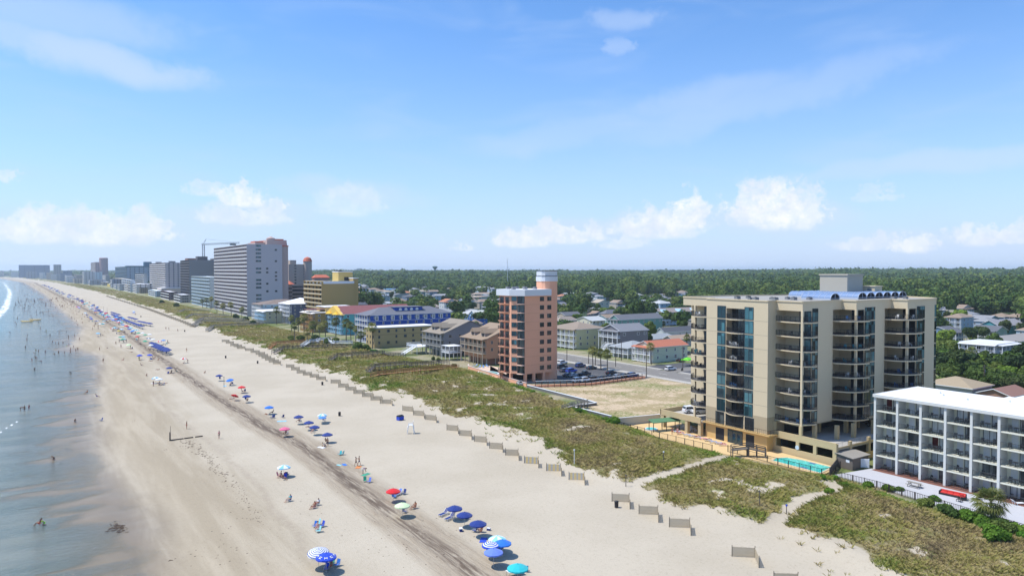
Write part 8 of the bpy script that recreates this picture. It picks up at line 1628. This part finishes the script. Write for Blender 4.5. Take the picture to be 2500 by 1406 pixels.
x,y=G(1595,1040,1); r=thing('shuffleboard_shelter','long low shelter with a green sloping roof by the terrace','shelter',(x-2,y-2,.16),-.2); MB().add([(0,0,2.2),(7.5,0,2.2),(7.5,2.2,2.6),(0,2.2,2.6),(0,0,2.05),(7.5,0,2.05),(7.5,2.2,2.45),(0,2.2,2.45)],[(0,1,2,3),(4,7,6,5),(0,4,5,1),(0,3,7,4),(1,5,6,2),(3,2,6,7)]).build('roof',mat('green_canvas',(.09,.20,.10),.8,.08),r); [MB().box(a-.06,b-.06,0,a+.06,b+.06,2.2).build('post',M_iron,r) for a in(.2,3.7,7.3) for b in(.2,2)]
hp=thing('hot_tub','small round turquoise hot tub on the terrace near the green shelter','hot tub',(*G(1590,1050),.16)); MB().prism(rnd(0,0,1.5,16),0,.25).build('tub_rim',M_saw,hp); MB().prism(rnd(0,0,1.2,16),.2,.27).build('tub_water',M_pool,hp)
# salmon court loungers
for i,(px,py) in enumerate([(1160,893),(1170,896),(1180,896),(1190,894),(1230,925),(1222,921)]):
    x,y=G(px,py,.5); beach_chair(x,y,'cornflower' if i<4 else 'orange',('blue' if i<4 else 'orange')+' lounger in the salmon pool court, '+['first','second','third','fourth','nearest','second nearest'][i]+' from the dunes',rz=.5*i,lng=True,z=.3)
# landmarks on the horizon
Yw=2600; x=cX(1062,Yw,20); r=thing('water_tower','dark teal inverted cone water tower rising over the far trees','water tower',(x,Yw,0)); MB().lathe([(3.2,0),(2.6,36),(3,41)],14).build('stem',mat('teal_steel',(.03,.12,.12),.6,.05),r,True); MB().lathe([(3,40),(10,48.5),(11,51),(9.5,53),(1,54)],18).build('tank',MT['teal_steel'],r,True)
Yw=5200; x=cX(1536,Yw,20); r=thing('water_tower','tiny mushroom shaped water tower on the far horizon','water tower',(x,Yw,0)); MB().lathe([(3,0),(2.5,42)],12).build('stem',MT['teal_steel'],r,True); MB().lathe([(3,41),(9,44),(9.5,47),(2,50)],14).build('tank',MT['teal_steel'],r,True)
Yw=900; x=cX(1239,Yw,30); r=thing('radio_mast','thin white radio mast standing behind the salmon tower','radio mast',(x,Yw,0)); zt=zAt(630,x,Yw); MB().tube((0,0,0),(0,0,zt),.45,.18,6).build('mast',M_trim,r); MB().tube((.6,0,zt*.72),(.6,0,zt*.78),.3,.3).tube((-.6,0,zt*.86),(-.6,0,zt*.9),.25,.25).build('antenna',M_trim,r)
Yw=6800; x=cX(878,Yw,30); r=thing('far_hotel_complex','hazy blue far building complex on the horizon','building',(x,Yw,0)); MB().box(-45,0,0,45,40,46).box(-20,0,46,25,30,56).box(-70,0,0,-45,30,40).build('wall',mat('hazy_facade',(.30,.34,.42),.8,.05),r); MB().box(-46,-1,46,46,41,48).build('roof',M_roofg,r)
# ------------------------------------------------------------------ haze over everything
hm=bpy.data.materials.new('sea_haze'); hm.use_nodes=True; k=N(hm.node_tree); o=k.n('ShaderNodeOutputMaterial')
pv=k.n('ShaderNodeVolumePrincipled'); pv.inputs['Color'].default_value=(.74,.86,1,1); pv.inputs['Density'].default_value=0.00008; pv.inputs['Anisotropy'].default_value=.2
k.put(o.inputs['Volume'],pv.outputs[0])
b_=MB().box(-9500,-450,-12,11500,11000,88); h_=b_.build('haze',hm); tag(h_,'thin blue summer haze over the whole coast','haze',kind='stuff')
